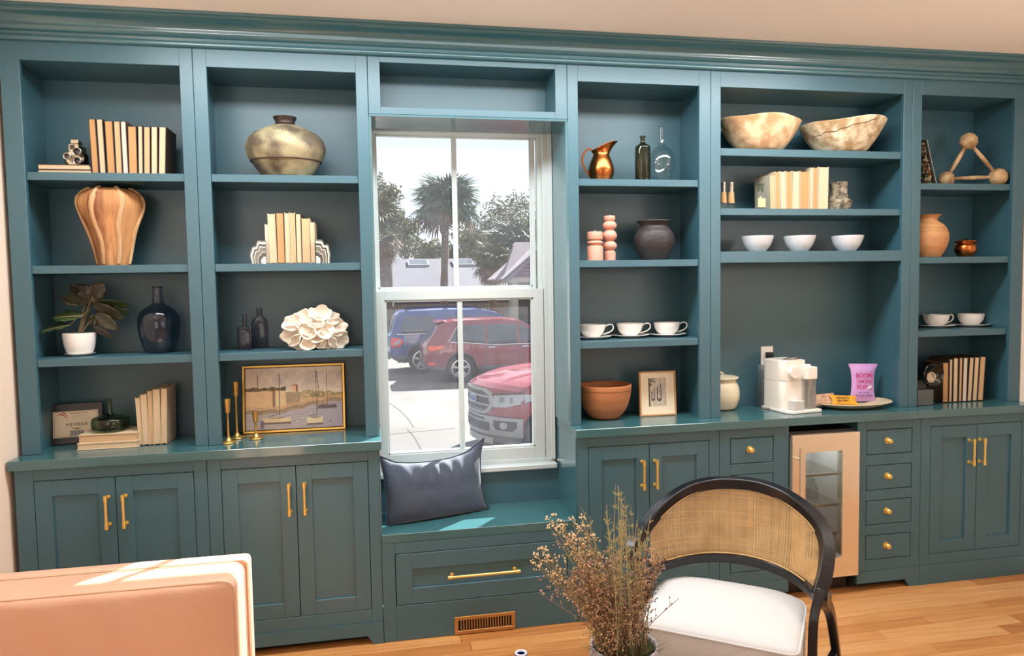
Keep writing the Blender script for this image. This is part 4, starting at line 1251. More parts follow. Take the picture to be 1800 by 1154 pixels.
def boats_photo(u, v):
    n = N1(u * 14, v * 22); f = N2(u * 50, v * 70)
    c = mixc((186, 176, 158), (214, 204, 184), n)
    c = mixc(c, (164, 154, 138), 0.5 * (0.5 + 0.5 * math.sin((u * 0.9 - v * 0.35) * 26)) * (0.3 + 0.7 * u))
    if u < 0.09: c = mixc((60, 56, 46), (150, 140, 122), f)
    if u < 0.2 and v > 0.72 and N2(u * 30, v * 30) > 0.4: c = (84, 76, 66)
    if 0.22 < u < 0.38 and v > 0.85 - 0.2 * (u - 0.2) and N1(u * 30, v * 30) > 0.45: c = (96, 86, 74)
    for x0, x1, y0, y1 in ((0.15, 0.37, 0.20, 0.66), (0.47, 0.73, 0.18, 0.80)):
        if x0 < u < x1:
            t_ = (u - x0) / (x1 - x0)
            lo = y0 + 0.10 * abs(2 * t_ - 1) ** 2 - 0.02
            hi = y1 - 0.14 * (1 - t_)
            if lo < v < hi:
                if t_ < 0.18 or t_ > 0.8 or v < lo + 0.08: c = (74, 66, 74)
                elif f > 0.55: c = (120, 112, 118)
                else: c = (206, 198, 186)
    return c
PRINTM = attr_mat('photo_print', 0.5)
MATB = mat('mat_board', (236, 222, 196), 0.8)
WFR = mat('light_wood_frame', (196, 152, 104), 0.45, noise=0.4, nscale=12)
Yf = ycount(1158, 731.5, CT)
k = mpp(1158, 690, Yf)
wid, hgt = 64 * k, (P(1157, 653, Yf) - P(1158, 731, Yf)).length
t = thing('framed_photo', 'small wood-framed boat photograph with wide cream mat beside the wooden bowl', 'picture', spot(1158, 731, Yf, CT + 0.0006))
t.rotation_euler = (math.radians(-4), 0, 0)
fr = 0.008
m = MB()
m.box(-wid / 2, -wid / 2 + fr, 0, 0.02, 0, hgt, 0.001); m.box(wid / 2 - fr, wid / 2, 0, 0.02, 0, hgt, 0.001)
m.box(-wid / 2 + fr, wid / 2 - fr, 0, 0.02, 0, fr, 0.001); m.box(-wid / 2 + fr, wid / 2 - fr, 0, 0.02, hgt - fr, hgt, 0.001)
m.build('frame', WFR, t, world=False)
MB().box(-wid / 2 + fr, wid / 2 - fr, 0.006, 0.016, fr, hgt - fr).build('mat_board', MATB, t, world=False)
pw, ph = 31 * k, 47 * k
paint_mesh('photograph', pw, ph, 62, 94, boats_photo, PRINTM, t, Matrix.Translation((-0.5 * k, 0.0055, hgt * 0.215)) @ XZ)
m = MB(); m.prism([(0.02, hgt * 0.6), (0.024, hgt * 0.6), (0.085, 0.002), (0.078, 0.002)], 'x', -0.02, 0.02); m.build('easel_leg', BACKD, t, world=False)

# ================================================================ fourth bookcase
PAPM = mat('paper_mache', (212, 184, 146), 0.9, noise=1.3, nscale=16, col2=(176, 138, 98), bump=0.5, bscale=22, detail=6)
PAPM2 = mat('paper_mache_pale', (212, 198, 168), 0.9, noise=1.5, nscale=18, col2=(164, 136, 98), bump=0.6, bscale=20, detail=7)
def mache(label, pxc, pxw, pyrim, tilt, material, seed, crack):
    Y = 0.115
    zs = 2.247 + 0.0005
    k = mpp(pxc, 240, Y)
    R = pxw / 2 * k
    H = P(pxc, pyrim, Y).z - zs
    t = thing('paper_mache_bowl', label, 'bowl', spot(pxc, 262, Y, zs))
    rg = random.Random(seed)
    ph = [rg.uniform(0, 6) for _ in range(4)]
    pr = catprof([(R * 0.40, 0), (R * 0.54, H * 0.06), (R * 0.76, H * 0.38), (R * 0.93, H * 0.78), (R * 1.0, H * 0.97), (R * 0.985, H)], 5)
    full = vessel(pr, 0.008, 0.012)
    m = MB()
    rings = []
    for i, (r, z) in enumerate(full):
        ring = []
        for q in range(64):
            a = 2 * PI * q / 64
            f = 1 + 0.018 * math.sin(3 * a + ph[0]) + 0.012 * math.sin(5 * a + ph[1] + z * 30) + 0.006 * math.sin(11 * a + ph[2])
            zz = z * (1 + tilt * math.cos(a)) + 0.004 * math.sin(4 * a + ph[3]) * smooth01(z / H)
            ring.append(m.bm.verts.new((r * f * math.cos(a), 0.80 * r * f * math.sin(a), zz)))
        rings.append(ring)
    for A_, B2 in zip(rings, rings[1:]):
        for q in range(64):
            m.face((A_[q], A_[(q + 1) % 64], B2[(q + 1) % 64], B2[q]))
    m.face(rings[0][::-1])
    m.build('body', material, t, world=False, smooth=True, angle=180)
    if crack:
        pts = []
        for q in range(14):
            a = PI * 1.0 + q / 13 * PI * 0.6
            j = min(range(len(pr)), key=lambda i: abs(pr[i][1] - H * (0.50 + 0.36 * q / 13)))
            r, z = pr[j]
            f = 1 + 0.018 * math.sin(3 * a + ph[0]) + 0.012 * math.sin(5 * a + ph[1] + z * 30) + 0.006 * math.sin(11 * a + ph[2])
            pts.append((r * f * 1.004 * math.cos(a), 0.8 * r * f * 1.004 * math.sin(a), z * (1 + tilt * math.cos(a)) + 0.004 * math.sin(4 * a + ph[3])))
        MB().tube(pts, 0.0016, 5).build('crack', mat('crack_dark', (86, 62, 44), 0.9), t, world=False)
    return t
mache('warm beige paper-mache bowl on the top shelf, left of its cracked neighbour', 1336, 131, 213, -0.03, PAPM, 1, False)
mache('cracked pale paper-mache bowl, tilted, on the top shelf right of another', 1481, 134, 217, 0.10, PAPM2, 2, True)

r4 = [(355, 385, 350, 382, 568), (388, 412, 382, 411, 548), (415, 450, 413, 445, 546), (452, 485, 446, 486, 546), (487, 527, 488, 530, 545), (529, 585, 532, 590, 547), (587, 607, 592, 609, 525), (609, 638, 611, 640, 524), (640, 697, 642, 704, 520)]
book_row(r4, 0.05, 1.955, 0.2946, 1250, 140, 772, 0.15, 'row of nine on the wide bookcase', 'books on the wide bookcase', [0, 2, 1, 2, 1, 2, 1, 2, 1], [COVG, COVC])
# condiment grinders, ink bottle and stone
GRW = mat('olive_wood', (186, 142, 92), 0.5, noise=0.6, nscale=10)
STEEL = mat('brushed_steel', (176, 172, 164), 0.35, metal=1.0)
def grinder(label, pxc, Y):
    zs = 1.955 + 0.0005
    k = mpp(pxc, 345, Y)
    t = thing('spice_grinder', label, 'grinder', spot(pxc, 366, Y, zs), group='pair of small grinders')
    yy = lambda p: P(pxc, p, Y).z - zs
    m = MB(); m.lathe([(4.8 * k, 0), (5.2 * k, yy(358))], (0, 0, 0), 24); m.build('glass_base', GL_CLEAR, t, world=False, smooth=True, angle=40)
    m = MB(); m.lathe([(5.6 * k, yy(357.9)), (5.6 * k, yy(357))], (0, 0, 0), 24); m.build('ring', STEEL, t, world=False, smooth=True, angle=40)
    m = MB(); m.lathe([(5.2 * k, yy(356.9)), (4.4 * k, yy(340)), (4.0 * k, yy(338))], (0, 0, 0), 24); m.build('wooden_body', GRW, t, world=False, smooth=True, angle=40)
    m = MB(); m.lathe([(3.4 * k, yy(337.9)), (3.8 * k, yy(331)), (3.6 * k, yy(324)), (4.4 * k, yy(322)), (4.2 * k, yy(321))], (0, 0, 0), 24); m.build('cap', STEEL, t, world=False, smooth=True, angle=40)
grinder('left small grinder of two on the middle shelf of wide bookcase', 1272, 0.07)
grinder('right small grinder of two on the middle shelf of wide bookcase', 1285.5, 0.055)
Y = 0.018
zs = 1.955 + 0.0005
k = mpp(1336, 355, Y)
t = thing('ink_bottle', 'small square glass ink bottle in front of the wide-bookcase books', 'bottle', spot(1337, 366, Y, zs))
m = MB(); m.box(-8 * k, 8 * k, -0.010, 0.010, 0, 26 * k, 0.004, 2); m.build('body', GL_CLEAR, t, world=False, smooth=True)
m = MB(); m.lathe([(5 * k, 26.2 * k), (4.2 * k, 29 * k), (4.2 * k, 36 * k), (5.4 * k, 37 * k), (5.4 * k, 39 * k)], (0, 0, 0), 20); m.build('neck', GL_GREEN, t, world=False, smooth=True)
m = MB(); m.box(-6.5 * k, 6.5 * k, -0.0112, -0.0102, 2 * k, 16 * k); m.build('label', mat('old_paper', (206, 176, 132), 0.8), t, world=False)
STONE = mat('mottled_stone', (150, 138, 116), 0.85, noise=1.4, nscale=34, col2=(70, 64, 52), bump=0.7, bscale=60, detail=6)
Y = 0.09
k = mpp(1474, 345, Y)
pr = pxprof([(17, 367), (17.5, 363), (18.5, 357), (18, 353), (14.5, 349), (12.5, 342), (12, 332), (13.5, 323), (13, 321)], 1474, Y, zs)
t = thing('stone_vase', 'small mottled stone vase right of the books on wide bookcase', 'vase', spot(1474, 366, Y, zs))
m = MB(); m.lathe(vessel(pr, 0.006, 0.02), (0, 0, 0), 36, mod=lambda a, i: 1 + 0.04 * math.sin(4 * a + i * 0.4) + 0.03 * math.sin(9 * a - i)); m.build('body', STONE, t, world=False, smooth=True, angle=180)

# three small white bowls
def small_bowl(pxc, pybase, pyrim, hw, label, first):
    zs = 1.742 + 0.0005
    Y = 0.075
    k = mpp(pxc, 430, Y)
    loc = spot(pxc, pybase, Y, zs)
    if first is None:
        t = thing('small_bowl', label, 'bowl', loc, group='small white bowls')
        H = P(pxc, pyrim, Y).z - zs
        R = hw * k
        pr = catprof([(R * 0.46, 0), (R * 0.55, H * 0.06), (R * 0.8, H * 0.4), (R * 0.95, H * 0.8), (R, H)], 4)
        m = MB(); m.lathe(vessel(pr, 0.0035, 0.008), (0, 0, 0), 44, mod=lambda a, i: 1 + 0.006 * math.sin(5 * a)); m.build('body', WHITEB, t, world=False, smooth=True, angle=60)
        return t
    return dup(first, loc, 0.9, label)
WHITEB = mat('bowl_white', (214, 220, 224), 0.22, spec=0.6, noise=0.3, nscale=14, col2=(196, 204, 212))
b0 = small_bowl(1331, 440.5, 415.5, 25.5, 'left small white bowl of three above the coffee machine', None)
small_bowl(1405, 440.5, 415.5, 25.5, 'middle small white bowl of three above the coffee machine', b0)
small_bowl(1489, 439.5, 415.5, 25.5, 'right small white bowl of three above the coffee machine', b0)

# cream jar, coffee machine, outlet, snack plate
CREAM = mat('cream_ceramic', (232, 218, 186), 0.3, spec=0.6, noise=0.2, nscale=8)
Y = ycount(1272, 722, CT) + 0.055
k = mpp(1268, 690, Y)
pr = pxprof([(18, 722), (24, 716), (29, 704), (30.5, 692), (29, 680), (25, 671), (24, 668), (28, 665.5), (28.5, 663), (26, 662)], 1266, Y, CT)
t = thing('cream_jar', 'round cream ceramic jar with curled lid knob left of coffee machine', 'jar', spot(1266, 716, Y, CT + 0.0006))
m = MB(); m.lathe(vessel(pr, 0.005, 0.01), (0, 0, 0), 44); m.build('body', CREAM, t, world=False, smooth=True, angle=60)
zz = pr[-1][1]
m = MB(); m.lathe([(24 * k, zz - 0.004), (24 * k, zz + 0.001), (12 * k, zz + 0.006), (0.001, zz + 0.007)], (0, 0, 0), 36); m.build('lid', CREAM, t, world=False, smooth=True)
MB().tube(catmull([(-8 * k, 0, zz + 0.004), (-7 * k, 0, zz + 0.014), (0, 0, zz + 0.020), (5 * k, 0, zz + 0.013), (4 * k, 0, zz + 0.004)], 6), 0.0045, 8).build('lid_knob', CREAM, t, world=False, smooth=True)
t = thing('power_outlet', 'white wall outlet with a black plug behind the coffee machine', 'outlet', spot(1347.5, 640, YB - 0.0105, 1.17))
k = mpp(1347, 630, YB - 0.0105)
zc_ = 0.5 * (P(1347, 611, YB).z + P(1347, 648, YB).z) - 1.17
MB().box(-10.5 * k, 10.5 * k, -0.006, 0, zc_ - 19 * k, zc_ + 19 * k, 0.002, 2).build('plate', WHITEC, t, world=False)
m = MB(); m.box(-5 * k, 5 * k, -0.008, -0.006, zc_ + 2 * k, zc_ + 13 * k, 0.001); m.box(-5 * k, 5 * k, -0.008, -0.006, zc_ - 13 * k, zc_ - 2 * k, 0.001); m.build('socket', WHITEC, t, world=False)
PLUG = mat('black_rubber', (20, 20, 22), 0.5)
o = Vector(t.location)
m = MB(); m.box(o.x - 4 * k, o.x + 7 * k, o.y - 0.034, o.y - 0.0085, o.z + zc_ + 1 * k, o.z + zc_ + 10 * k, 0.004, 2)
m.tube(catmull([(o.x + 5 * k, o.y - 0.026, o.z + zc_ + 3 * k), (o.x + 8 * k, o.y - 0.03, o.z + zc_ - 4 * k), (o.x + 6 * k, o.y - 0.026, o.z + zc_ - 14 * k), (o.x + 2 * k, o.y - 0.02, o.z - 0.05), (o.x + 3 * k, o.y - 0.016, CT + 0.05), (o.x + 0.02, o.y - 0.016, CT + 0.008)], 6), 0.0036, 8)
tag(m.build('black_cord', PLUG, smooth=True), 'black plug and cord in the wall outlet behind the coffee machine', 'cord')

MW = mat('machine_white', (234, 228, 218), 0.3, spec=0.5)
MWD = mat('machine_side_grey', (196, 192, 186), 0.35)
MG = mat('machine_seam', (120, 112, 104), 0.5)
JUG = glass_mat('jug_plastic', (240, 240, 244), rough=0.12, haze=0.5)
base_f, base_r = PZ(1386, 729, CT), PZ(1443, 722, CT)
t = thing('coffee_machine', 'white capsule coffee machine with round dial and milk jug on the worktop', 'coffee machine', (1.714, 0.10, CT + 0.0006))
Lw = 0.150
t.rotation_euler = (0, 0, math.radians(8))
# local: x right, y back; front of the tray at y = -0.13
m = MB(); m.prism([(-0.092, 0.10), (-0.092, -0.085), (-0.066, -0.118), (0.108, -0.118), (0.118, -0.106), (0.118, -0.06), (0.085, -0.03), (0.085, 0.10)], 'z', 0.0, 0.014, 0.003); m.build('base_tray', MW, t, world=False, smooth=True, angle=40)
def rr_poly(x0, x1, y0, y1, r, n=6):
    pts = []
    for cx, cy, a0 in ((x1 - r, y1 - r, 0), (x0 + r, y1 - r, 90), (x0 + r, y0 + r, 180), (x1 - r, y0 + r, 270)):
        for q in range(n + 1):
            a = math.radians(a0 + 90 * q / n)
            pts.append((cx + r * math.cos(a), cy + r * math.sin(a)))
    return pts
HM = 0.97 * (P(1392, 634, -0.0).z - CT)
m = MB(); m.prism(rr_poly(-0.088, 0.072, -0.055, 0.105, 0.030), 'z', 0.0145, HM * 0.60, 0.0015); m.build('lower_body', MW, t, world=False, smooth=True, angle=40)
m = MB(); m.prism(rr_poly(-0.088, 0.072, -0.055, 0.105, 0.030), 'z', HM * 0.605, HM, 0.004); m.build('upper_body', MW, t, world=False, smooth=True, angle=40)
m = MB(); m.prism(rr_poly(-0.060, 0.058, -0.03, 0.10, 0.02), 'z', HM + 0.0003, HM + 0.003); m.build('lid_panel', MWD, t, world=False)
m = MB(); m.bar(catmull([(-0.05, -0.02, HM + 0.004), (-0.01, -0.025, HM + 0.012), (0.03, -0.02, HM + 0.012), (0.045, -0.01, HM + 0.004)], 5), 0.010, 0.002); m.build('lever', CHROME, t, world=False, smooth=True)
m = MB(); m.lathe([(0.032, 0), (0.032, 0.020), (0.030, 0.023), (0.001, 0.0235)], (0, 0, 0), 36)
m.xform(Matrix.Translation((-0.022, -0.0552, HM * 0.78)) @ Matrix.Rotation(PI / 2, 4, 'X')); dial = m.build('dial', MW, t, world=False, smooth=True, angle=40)
m = MB()
for q, w_ in enumerate((3, 2, 1.5, 3, 1.2, 2.4)):
    x_ = -0.040 + q * 0.006
    m.box(x_, x_ + w_ * 0.0012, -0.0793, -0.0786, HM * 0.78 - 0.0006, HM * 0.78 + 0.0008)
m.build('dial_print', MG, dial, world=False)
m = MB(); m.box(-0.052, 0.010, -0.108, -0.052, 0.0145, 0.064, 0.004, 2); m.build('drip_cup', MWD, t, world=False)
m = MB(); m.box(0.034, 0.098, -0.098, -0.040, HM * 0.635, HM * 0.88, 0.005, 2); m.box(0.048, 0.078, -0.075, -0.05, HM * 0.88, HM * 0.92, 0.003, 1); jl = m.build('jug_lid', MW, t, world=False)
m = MB(); m.prism(rr_poly(0.036, 0.096, -0.096, -0.042, 0.012), 'z', 0.0148, HM * 0.632); m.build('milk_jug', JUG, t, world=False, smooth=True, angle=40)
m = MB(); m.tube([(0.052, -0.100, HM * 0.64), (0.052, -0.100, HM * 0.42)], 0.005, 10); m.tube([(0.052, -0.088, HM * 0.60), (0.052, -0.088, 0.03)], 0.003, 8); m.build('milk_spout', STEEL, t, world=False, smooth=True)
m = MB(); m.box(-0.080, 0.060, 0.107, 0.150, 0.004, HM * 0.86, 0.006, 2); m.build('water_tank', JUG, t, world=False)
MB().tube(catmull([(-0.095, 0.03, 0.010), (-0.115, 0.05, 0.006), (-0.10, 0.09, 0.006)], 5), 0.003, 6).build('cord_stub', MG, t, world=False, smooth=True)

PLATE = mat('rustic_plate', (206, 190, 160), 0.6, noise=0.8, nscale=16, col2=(176, 158, 126), bump=0.5, bscale=40)
Y = 0.10
pl_c = spot(1497, 710, Y, CT + 0.0006)
k = mpp(1497, 708, Y)
R = 64 * k
t = thing('rustic_plate', 'shallow scalloped pale plate of snacks right of the coffee machine', 'plate', pl_c)
m = MB()
pr = [(R * 0.6, 0), (R * 0.78, 0.010), (R, 0.028), (R * 0.985, 0.031), (R * 0.76, 0.017), (R * 0.55, 0.009), (0.001, 0.008)]
rings = []
for i, (r, z) in enumerate(pr):
    rings.append([m.bm.verts.new((r * (1 + 0.012 * math.sin(q * 2 * PI / 72 * 18)) * math.cos(q * 2 * PI / 72), 0.66 * r * (1 + 0.012 * math.sin(q * 2 * PI / 72 * 18)) * math.sin(q * 2 * PI / 72), z)) for q in range(72)])
for A_, B2 in zip(rings, rings[1:]):
    for q in range(72):
        m.face((A_[q], A_[(q + 1) % 72], B2[(q + 1) % 72], B2[q]))
m.face(rings[0][::-1]); m.face(rings[-1])
m.build('dish', PLATE, t, world=False, smooth=True, angle=60)
def pouch(name, label, w, h, d, material, loc, rot, seed, nx=16, nz=20, seal=0.1, top_flare=0.0):
    t = thing(name, label, 'snack', loc)
    t.rotation_euler = rot
    rg = Noise2(seed)
    m = MB()
    for s_ in (-1, 1):
        def fn(u, v, s_=s_):
            x = (u - 0.5) * w * (1 - 0.13 * math.sin(PI * min(1, max(0, (v - 0.02) / 0.9)))  + top_flare * smooth01((v - 0.86) / 0.1))
            e = min(1.0, max(0.0, math.sin(PI * u))) ** 0.6
            fz = smooth01(v / (seal + 0.12)) * smooth01((1 - v) / (seal + 0.10)) if seal else 1
            y = s_ * (0.0006 + d / 2 * e * fz * (0.9 + 0.25 * (rg(u * 5, v * 7) - 0.5)))
            return Vector((x, y, v * h))
        m.grid(nx, nz, fn)
    m.build('wrapper', material, t, world=False, smooth=True, angle=180, weld=True)
    return t
BAGP = mat('lilac_bag', (206, 160, 214), 0.4, noise=0.3, nscale=9, col2=(190, 146, 206))
PINK = mat('magenta_print', (206, 46, 120), 0.5)
PURPLEP = mat('purple_print', (116, 74, 160), 0.5)
Yb_ = 0.135
wz = PZ(1515, 703, CT + 0.022)
Lb = Vector((P(1516, 700, Yb_).x, Yb_, CT + 0.0185))
k = mpp(1516, 670, Yb_)
bag = pouch('popcorn_bag', 'lilac bag of popcorn with pink lettering standing on the plate', 45 * k, (P(1519, 640, Yb_).z - Lb.z), 0.026, BAGP, Lb, (math.radians(-3), math.radians(2.5), 0), 7, top_flare=0.12)
bh = P(1519, 640, Yb_).z - Lb.z
for body, sz, zz, sx in (('BOOM', 10.5, 0.685, 0.98), ('CHICKA', 8.2, 0.53, 0.92)):
    face_text('lettering', body, sz * k, -0.8 * k, bh * zz, -0.0150, PINK, bag, sx, 0.92)
face_text('lettering', 'POP', 10.5 * k, -4.5 * k, bh * 0.375, -0.0150, PINK, bag, 0.98, 0.95)
face_text('lettering', 'KETTLE CORN', 4.4 * k, 0.0, bh * 0.155, -0.0132, PURPLEP, bag, 1.0, 1.0)
m = MB(); m.prism([(5 * k, bh * 0.335), (11 * k, bh * 0.36), (13 * k, bh * 0.42), (8 * k, bh * 0.41)], 'y', -0.0160, -0.0150); m.build('kernel_print', WHITEC, bag, world=False)
m = MB()
for x_, w_ in ((-10, 5), (-2, 3), (3, 5)):
    m.box(x_ * k, (x_ + w_) * k, -0.0150, -0.0142, bh * 0.235, bh * 0.255)
m.build('small_print', PURPLEP, bag, world=False)
YEL = mat('yellow_packet', (232, 184, 50), 0.35, noise=0.8, nscale=22, col2=(206, 122, 40))
INKN = mat('print_green_black', (30, 46, 34), 0.5)
Yy = 0.06
Ly = Vector((P(1486, 706, Yy).x, Yy, CT + 0.017))
k2 = mpp(1486, 702, Yy)
pk = pouch('nut_packet', 'small yellow packet of nuts lying on the plate before the popcorn', 48 * k2, 16.5 * k2, 0.018, YEL, Ly, (math.radians(-32), math.radians(4), 0), 9, seal=0.02)
face_text('lettering', "nature's", 6.4 * k2, -3 * k2, 11.6 * k2, -0.0108, INKN, pk, 1.15)
face_text('lettering', 'garden', 6.4 * k2, -4 * k2, 6.6 * k2, -0.0108, INKN, pk, 1.15)
KRAFT = mat('kraft_wrapper', (222, 190, 158), 0.5, noise=0.9, nscale=30, col2=(170, 120, 96))
Yk = 0.075
Lk = Vector((P(1452, 708, Yk).x, Yk, CT + 0.019))
pouch('snack_bar', 'pale wrapped snack bar leaning on the plate beside the milk jug', 40 * k2, 19 * k2, 0.016, KRAFT, Lk, (math.radians(-30), math.radians(-2), 0), 11, seal=0.04)

# ================================================================ fifth bookcase
Y = 0.10
A_, B2 = P(1644, 321, 0.05), P(1627, 246, 0.05)
t = thing('shell_print', 'framed print leaning sideways in the far-right top shelf corner', 'picture', (A_.x, 0.04, S1 + 0.0006))
hh = (B2.z - S1)
dx = A_.x - B2.x
t.rotation_euler = (0, -math.atan2(dx, hh), 0)
L_ = math.hypot(hh, dx)
MB().box(-0.010, -0.001, 0, 0.18, 0.001, L_, 0.001).build('frame', BACKD, t, world=False)
m = MB(); m.box(-0.0008, 0.0012, 0, 0.18, 0.0005, L_, 0.0003); m.build('backing', mat('silver_edge', (198, 202, 198), 0.3, metal=0.6), t, world=False)
def shells(u, v):
    n = N1(u * 8, v * 9); f = N2(u * 20, v * 24)
    c = mixc((30, 40, 34), (70, 74, 50), n)
    if f > 0.55: c = mixc((206, 176, 120), (232, 216, 184), n)
    if N1(u * 14 + 5, v * 15) > 0.72: c = (150, 92, 60)
    return c
paint_mesh('print', 0.16, L_ - 0.02, 40, 50, shells, PRINTM, t, Matrix.Translation((-0.0105, 0.09, 0.01)) @ Matrix(((0, 0, -1, 0), (-1, 0, 0, 0), (0, 1, 0, 0), (0, 0, 0, 1))))
BONE = mat('pale_driftwood', (196, 164, 122), 0.75, noise=1.0, nscale=14, col2=(140, 108, 74), bump=0.5, bscale=40, detail=5)
Y = 0.09
t = thing('triangle_sculpture', 'wooden triangle of three balls joined by sticks on the far-right top shelf', 'sculpture', spot(1702, 320, Y, S1 + 0.0005))
k = mpp(1702, 290, Y)
o = Vector(t.location)
balls = []
for px, py, r, yo in ((1702.5, 248.5, 12.3, 0.0), (1664, 311, 11.0, 0.03), (1754.5, 311, 13, -0.02)):
    c = P(px, py, Y + yo) - o
    if py > 300:
        c.z = r * k
    balls.append(c)
    m = MB(); m.sphere(c, r * k, 20, 14)
    for v_ in m.bm.verts:
        d = (v_.co - c).normalized()
        v_.co += d * r * k * 0.06 * math.sin(d.x * 9 + 1) * math.sin(d.z * 8 + d.y * 5)
    m.build('ball', BONE, t, world=False, smooth=True, angle=180)
for a, b in ((0, 1), (0, 2), (1, 2)):
    A0, B0 = balls[a], balls[b]
    pts = [A0.lerp(B0, u) for u in (0.12, 0.25, 0.4, 0.55, 0.7, 0.88)]
    MB().tube(pts, [0.0075, 0.009, 0.011, 0.012, 0.010, 0.0075], 10).build('stick', BONE, t, world=False, smooth=True)
TERRA = mat('pale_terracotta', (206, 156, 104), 0.7, noise=0.8, nscale=7, col2=(166, 112, 68), stretch=(1, 1, 4), bump=0.2, bscale=40)
Y = 0.11
pr = pxprof([(18, 451), (24, 442), (29, 425), (28.5, 410), (24, 399), (18, 393), (14, 389), (14.5, 384), (18, 380), (20, 379)], 1625, Y, S2)
t = thing('terracotta_vase', 'tan terracotta vase half hidden by the far-right bookcase post', 'vase', spot(1629, 450, Y, S2 + 0.0005))
m = MB(); m.lathe(vessel(pr, 0.005, 0.01), (0, 0, 0), 44); m.build('body', TERRA, t, world=False, smooth=True, angle=180)
for f_ in (0.62, 0.68, 0.80):
    r_, z_ = min(pr, key=lambda p: abs(p[1] - f_ * pr[-1][1]))
    m = MB(); m.tube([(r_ * 1.0 * math.cos(q / 36 * 2 * PI), r_ * 1.0 * math.sin(q / 36 * 2 * PI), z_) for q in range(36)], 0.0018, 6, closed=True); m.build('band', TERRA, t, world=False, smooth=True)
Y = 0.09
pr = pxprof([(9, 449), (13, 446), (15.2, 439), (14, 432), (11, 428.5), (14.5, 426), (15, 424.5)], 1697, Y, S2)
t = thing('copper_pot', 'tiny copper pot with lid knob on the second far-right shelf', 'pot', spot(1697, 449, Y, S2 + 0.0005))
k = mpp(1697, 440, Y)
m = MB(); m.lathe(vessel(pr, 0.002, 0.004), (0, 0, 0), 36); m.build('body', COPPER, t, world=False, smooth=True, angle=180)
zz = pr[-1][1]
m = MB(); m.lathe([(13.5 * k, zz - 0.001), (11 * k, zz + 0.004), (3 * k, zz + 0.007), (1.6 * k, zz + 0.009), (2.6 * k, zz + 0.013), (0.001, zz + 0.016)], (0, 0, 0), 28); m.build('lid', COPPERD, t, world=False, smooth=True, angle=60)
for s_ in (-1, 1):
    MB().tube(catmull([(s_ * 12 * k, 0, zz * 0.86), (s_ * 19 * k, 0, zz * 0.84), (s_ * 18 * k, 0, zz * 0.6), (s_ * 14.4 * k, 0, zz * 0.52)], 5), 0.0016, 6).build('handle', COPPERD, t, world=False, smooth=True)
r5 = [(270, 305, 272, 308, 658), (308, 328, 314, 332, 636), (333, 362, 338, 367, 629), (368, 387, 375, 394, 626), (391, 416, 398, 428, 627), (422, 446, 436, 465, 625), (452, 480, 468, 498, 624), (484, 518, 502, 537, 620)]
book_row(r5, ycount(1693, 707, CT), CT + 0.0003, 0.2861, 1580, 450, 896, 0.15, 'row of eight on the far-right worktop', 'books on the far-right worktop', [2, 1, 1, 0, 3, 1, 1, 0], [COVD])
# vintage folding camera
Y = ycount(1628, 716, CT) + 0.05
k = mpp(1628, 690, Y)
t = thing('old_camera', 'dark vintage camera with a round reflector beside the far-right books', 'camera', spot(1624, 714, Y, CT + 0.0006))
GREYM = mat('dusty_grey_metal', (96, 102, 100), 0.5, metal=0.3, noise=0.6, nscale=20)
MB().box(-14 * k, 14 * k, -0.012, 0.035, 0, 24 * k, 0.003, 2).build('body', GREYM, t, world=False)
MB().box(-20 * k, 4 * k, -0.004, 0.03, 24.2 * k, 38 * k, 0.003, 2).build('top_housing', CAMBK, t, world=False)
m = MB(); m.lathe([(3 * k, 0), (8 * k, 3 * k), (14 * k, 9 * k), (18 * k, 11 * k), (17.5 * k, 11.6 * k), (13 * k, 9.8 * k), (6 * k, 4.4 * k), (0.001, 4 * k)], (0, 0, 0), 32)
m.xform(Matrix.Translation((12 * k, 0.02, 47 * k)) @ Matrix.Rotation(PI / 2, 4, 'X')); m.build('reflector', mat('dark_chrome', (58, 60, 58), 0.15, metal=1.0), t, world=False, smooth=True, angle=60)
m = MB(); m.lathe([(7 * k, 0), (8 * k, 6 * k), (8 * k, 9 * k), (6.5 * k, 9 * k), (5.5 * k, 6 * k), (0.001, 6 * k)], (0, 0, 0), 24)
m.xform(Matrix.Translation((3 * k, -0.006, 44 * k)) @ Matrix.Rotation(PI / 2, 4, 'X')); m.build('lens', CHROME, t, world=False, smooth=True, angle=60)
MB().tube([(12 * k, 0.012, 38 * k), (12 * k, 0.016, 20 * k)], 0.004, 8).build('bracket', CAMBK, t, world=False)
# ================================================================ drinks fridge
SST = mat('stainless', (246, 236, 216), 0.24, metal=0.85, noise=0.3, nscale=1.5, stretch=(6, 1, 0.4))
FBLK = mat('fridge_black', (14, 15, 16), 0.4)
FIN = mat('fridge_liner', (206, 208, 206), 0.4)
FGL = glass_mat('fridge_glass', (232, 234, 232), rough=0.03)
t = thing('drinks_fridge', 'stainless drinks fridge with glass door between the two drawer cabinets', 'fridge', (1.79, 0.1, 0))
fx0, fx1 = 1.602, 1.977
m = MB()
m.box(fx0, fx0 + 0.03, -0.068, 0.28, 0.095, 0.842); m.box(fx1 - 0.03, fx1, -0.068, 0.28, 0.095, 0.842)
m.box(fx0 + 0.03, fx1 - 0.03, 0.25, 0.28, 0.095, 0.842); m.box(fx0 + 0.03, fx1 - 0.03, -0.068, 0.25, 0.812, 0.842); m.box(fx0 + 0.03, fx1 - 0.03, -0.068, 0.25, 0.095, 0.125)
m.box(fx0 + 0.01, fx1 - 0.01, -0.03, 0.28, 0.001, 0.094)
m.build('cabinet', FBLK, t)
m = MB()
m.box(fx0 + 0.0305, fx0 + 0.034, -0.066, 0.246, 0.126, 0.811); m.box(fx1 - 0.034, fx1 - 0.0305, -0.066, 0.246, 0.126, 0.811); m.box(fx0 + 0.034, fx1 - 0.034, 0.243, 0.2495, 0.126, 0.811)
m.build('liner', FIN, t)
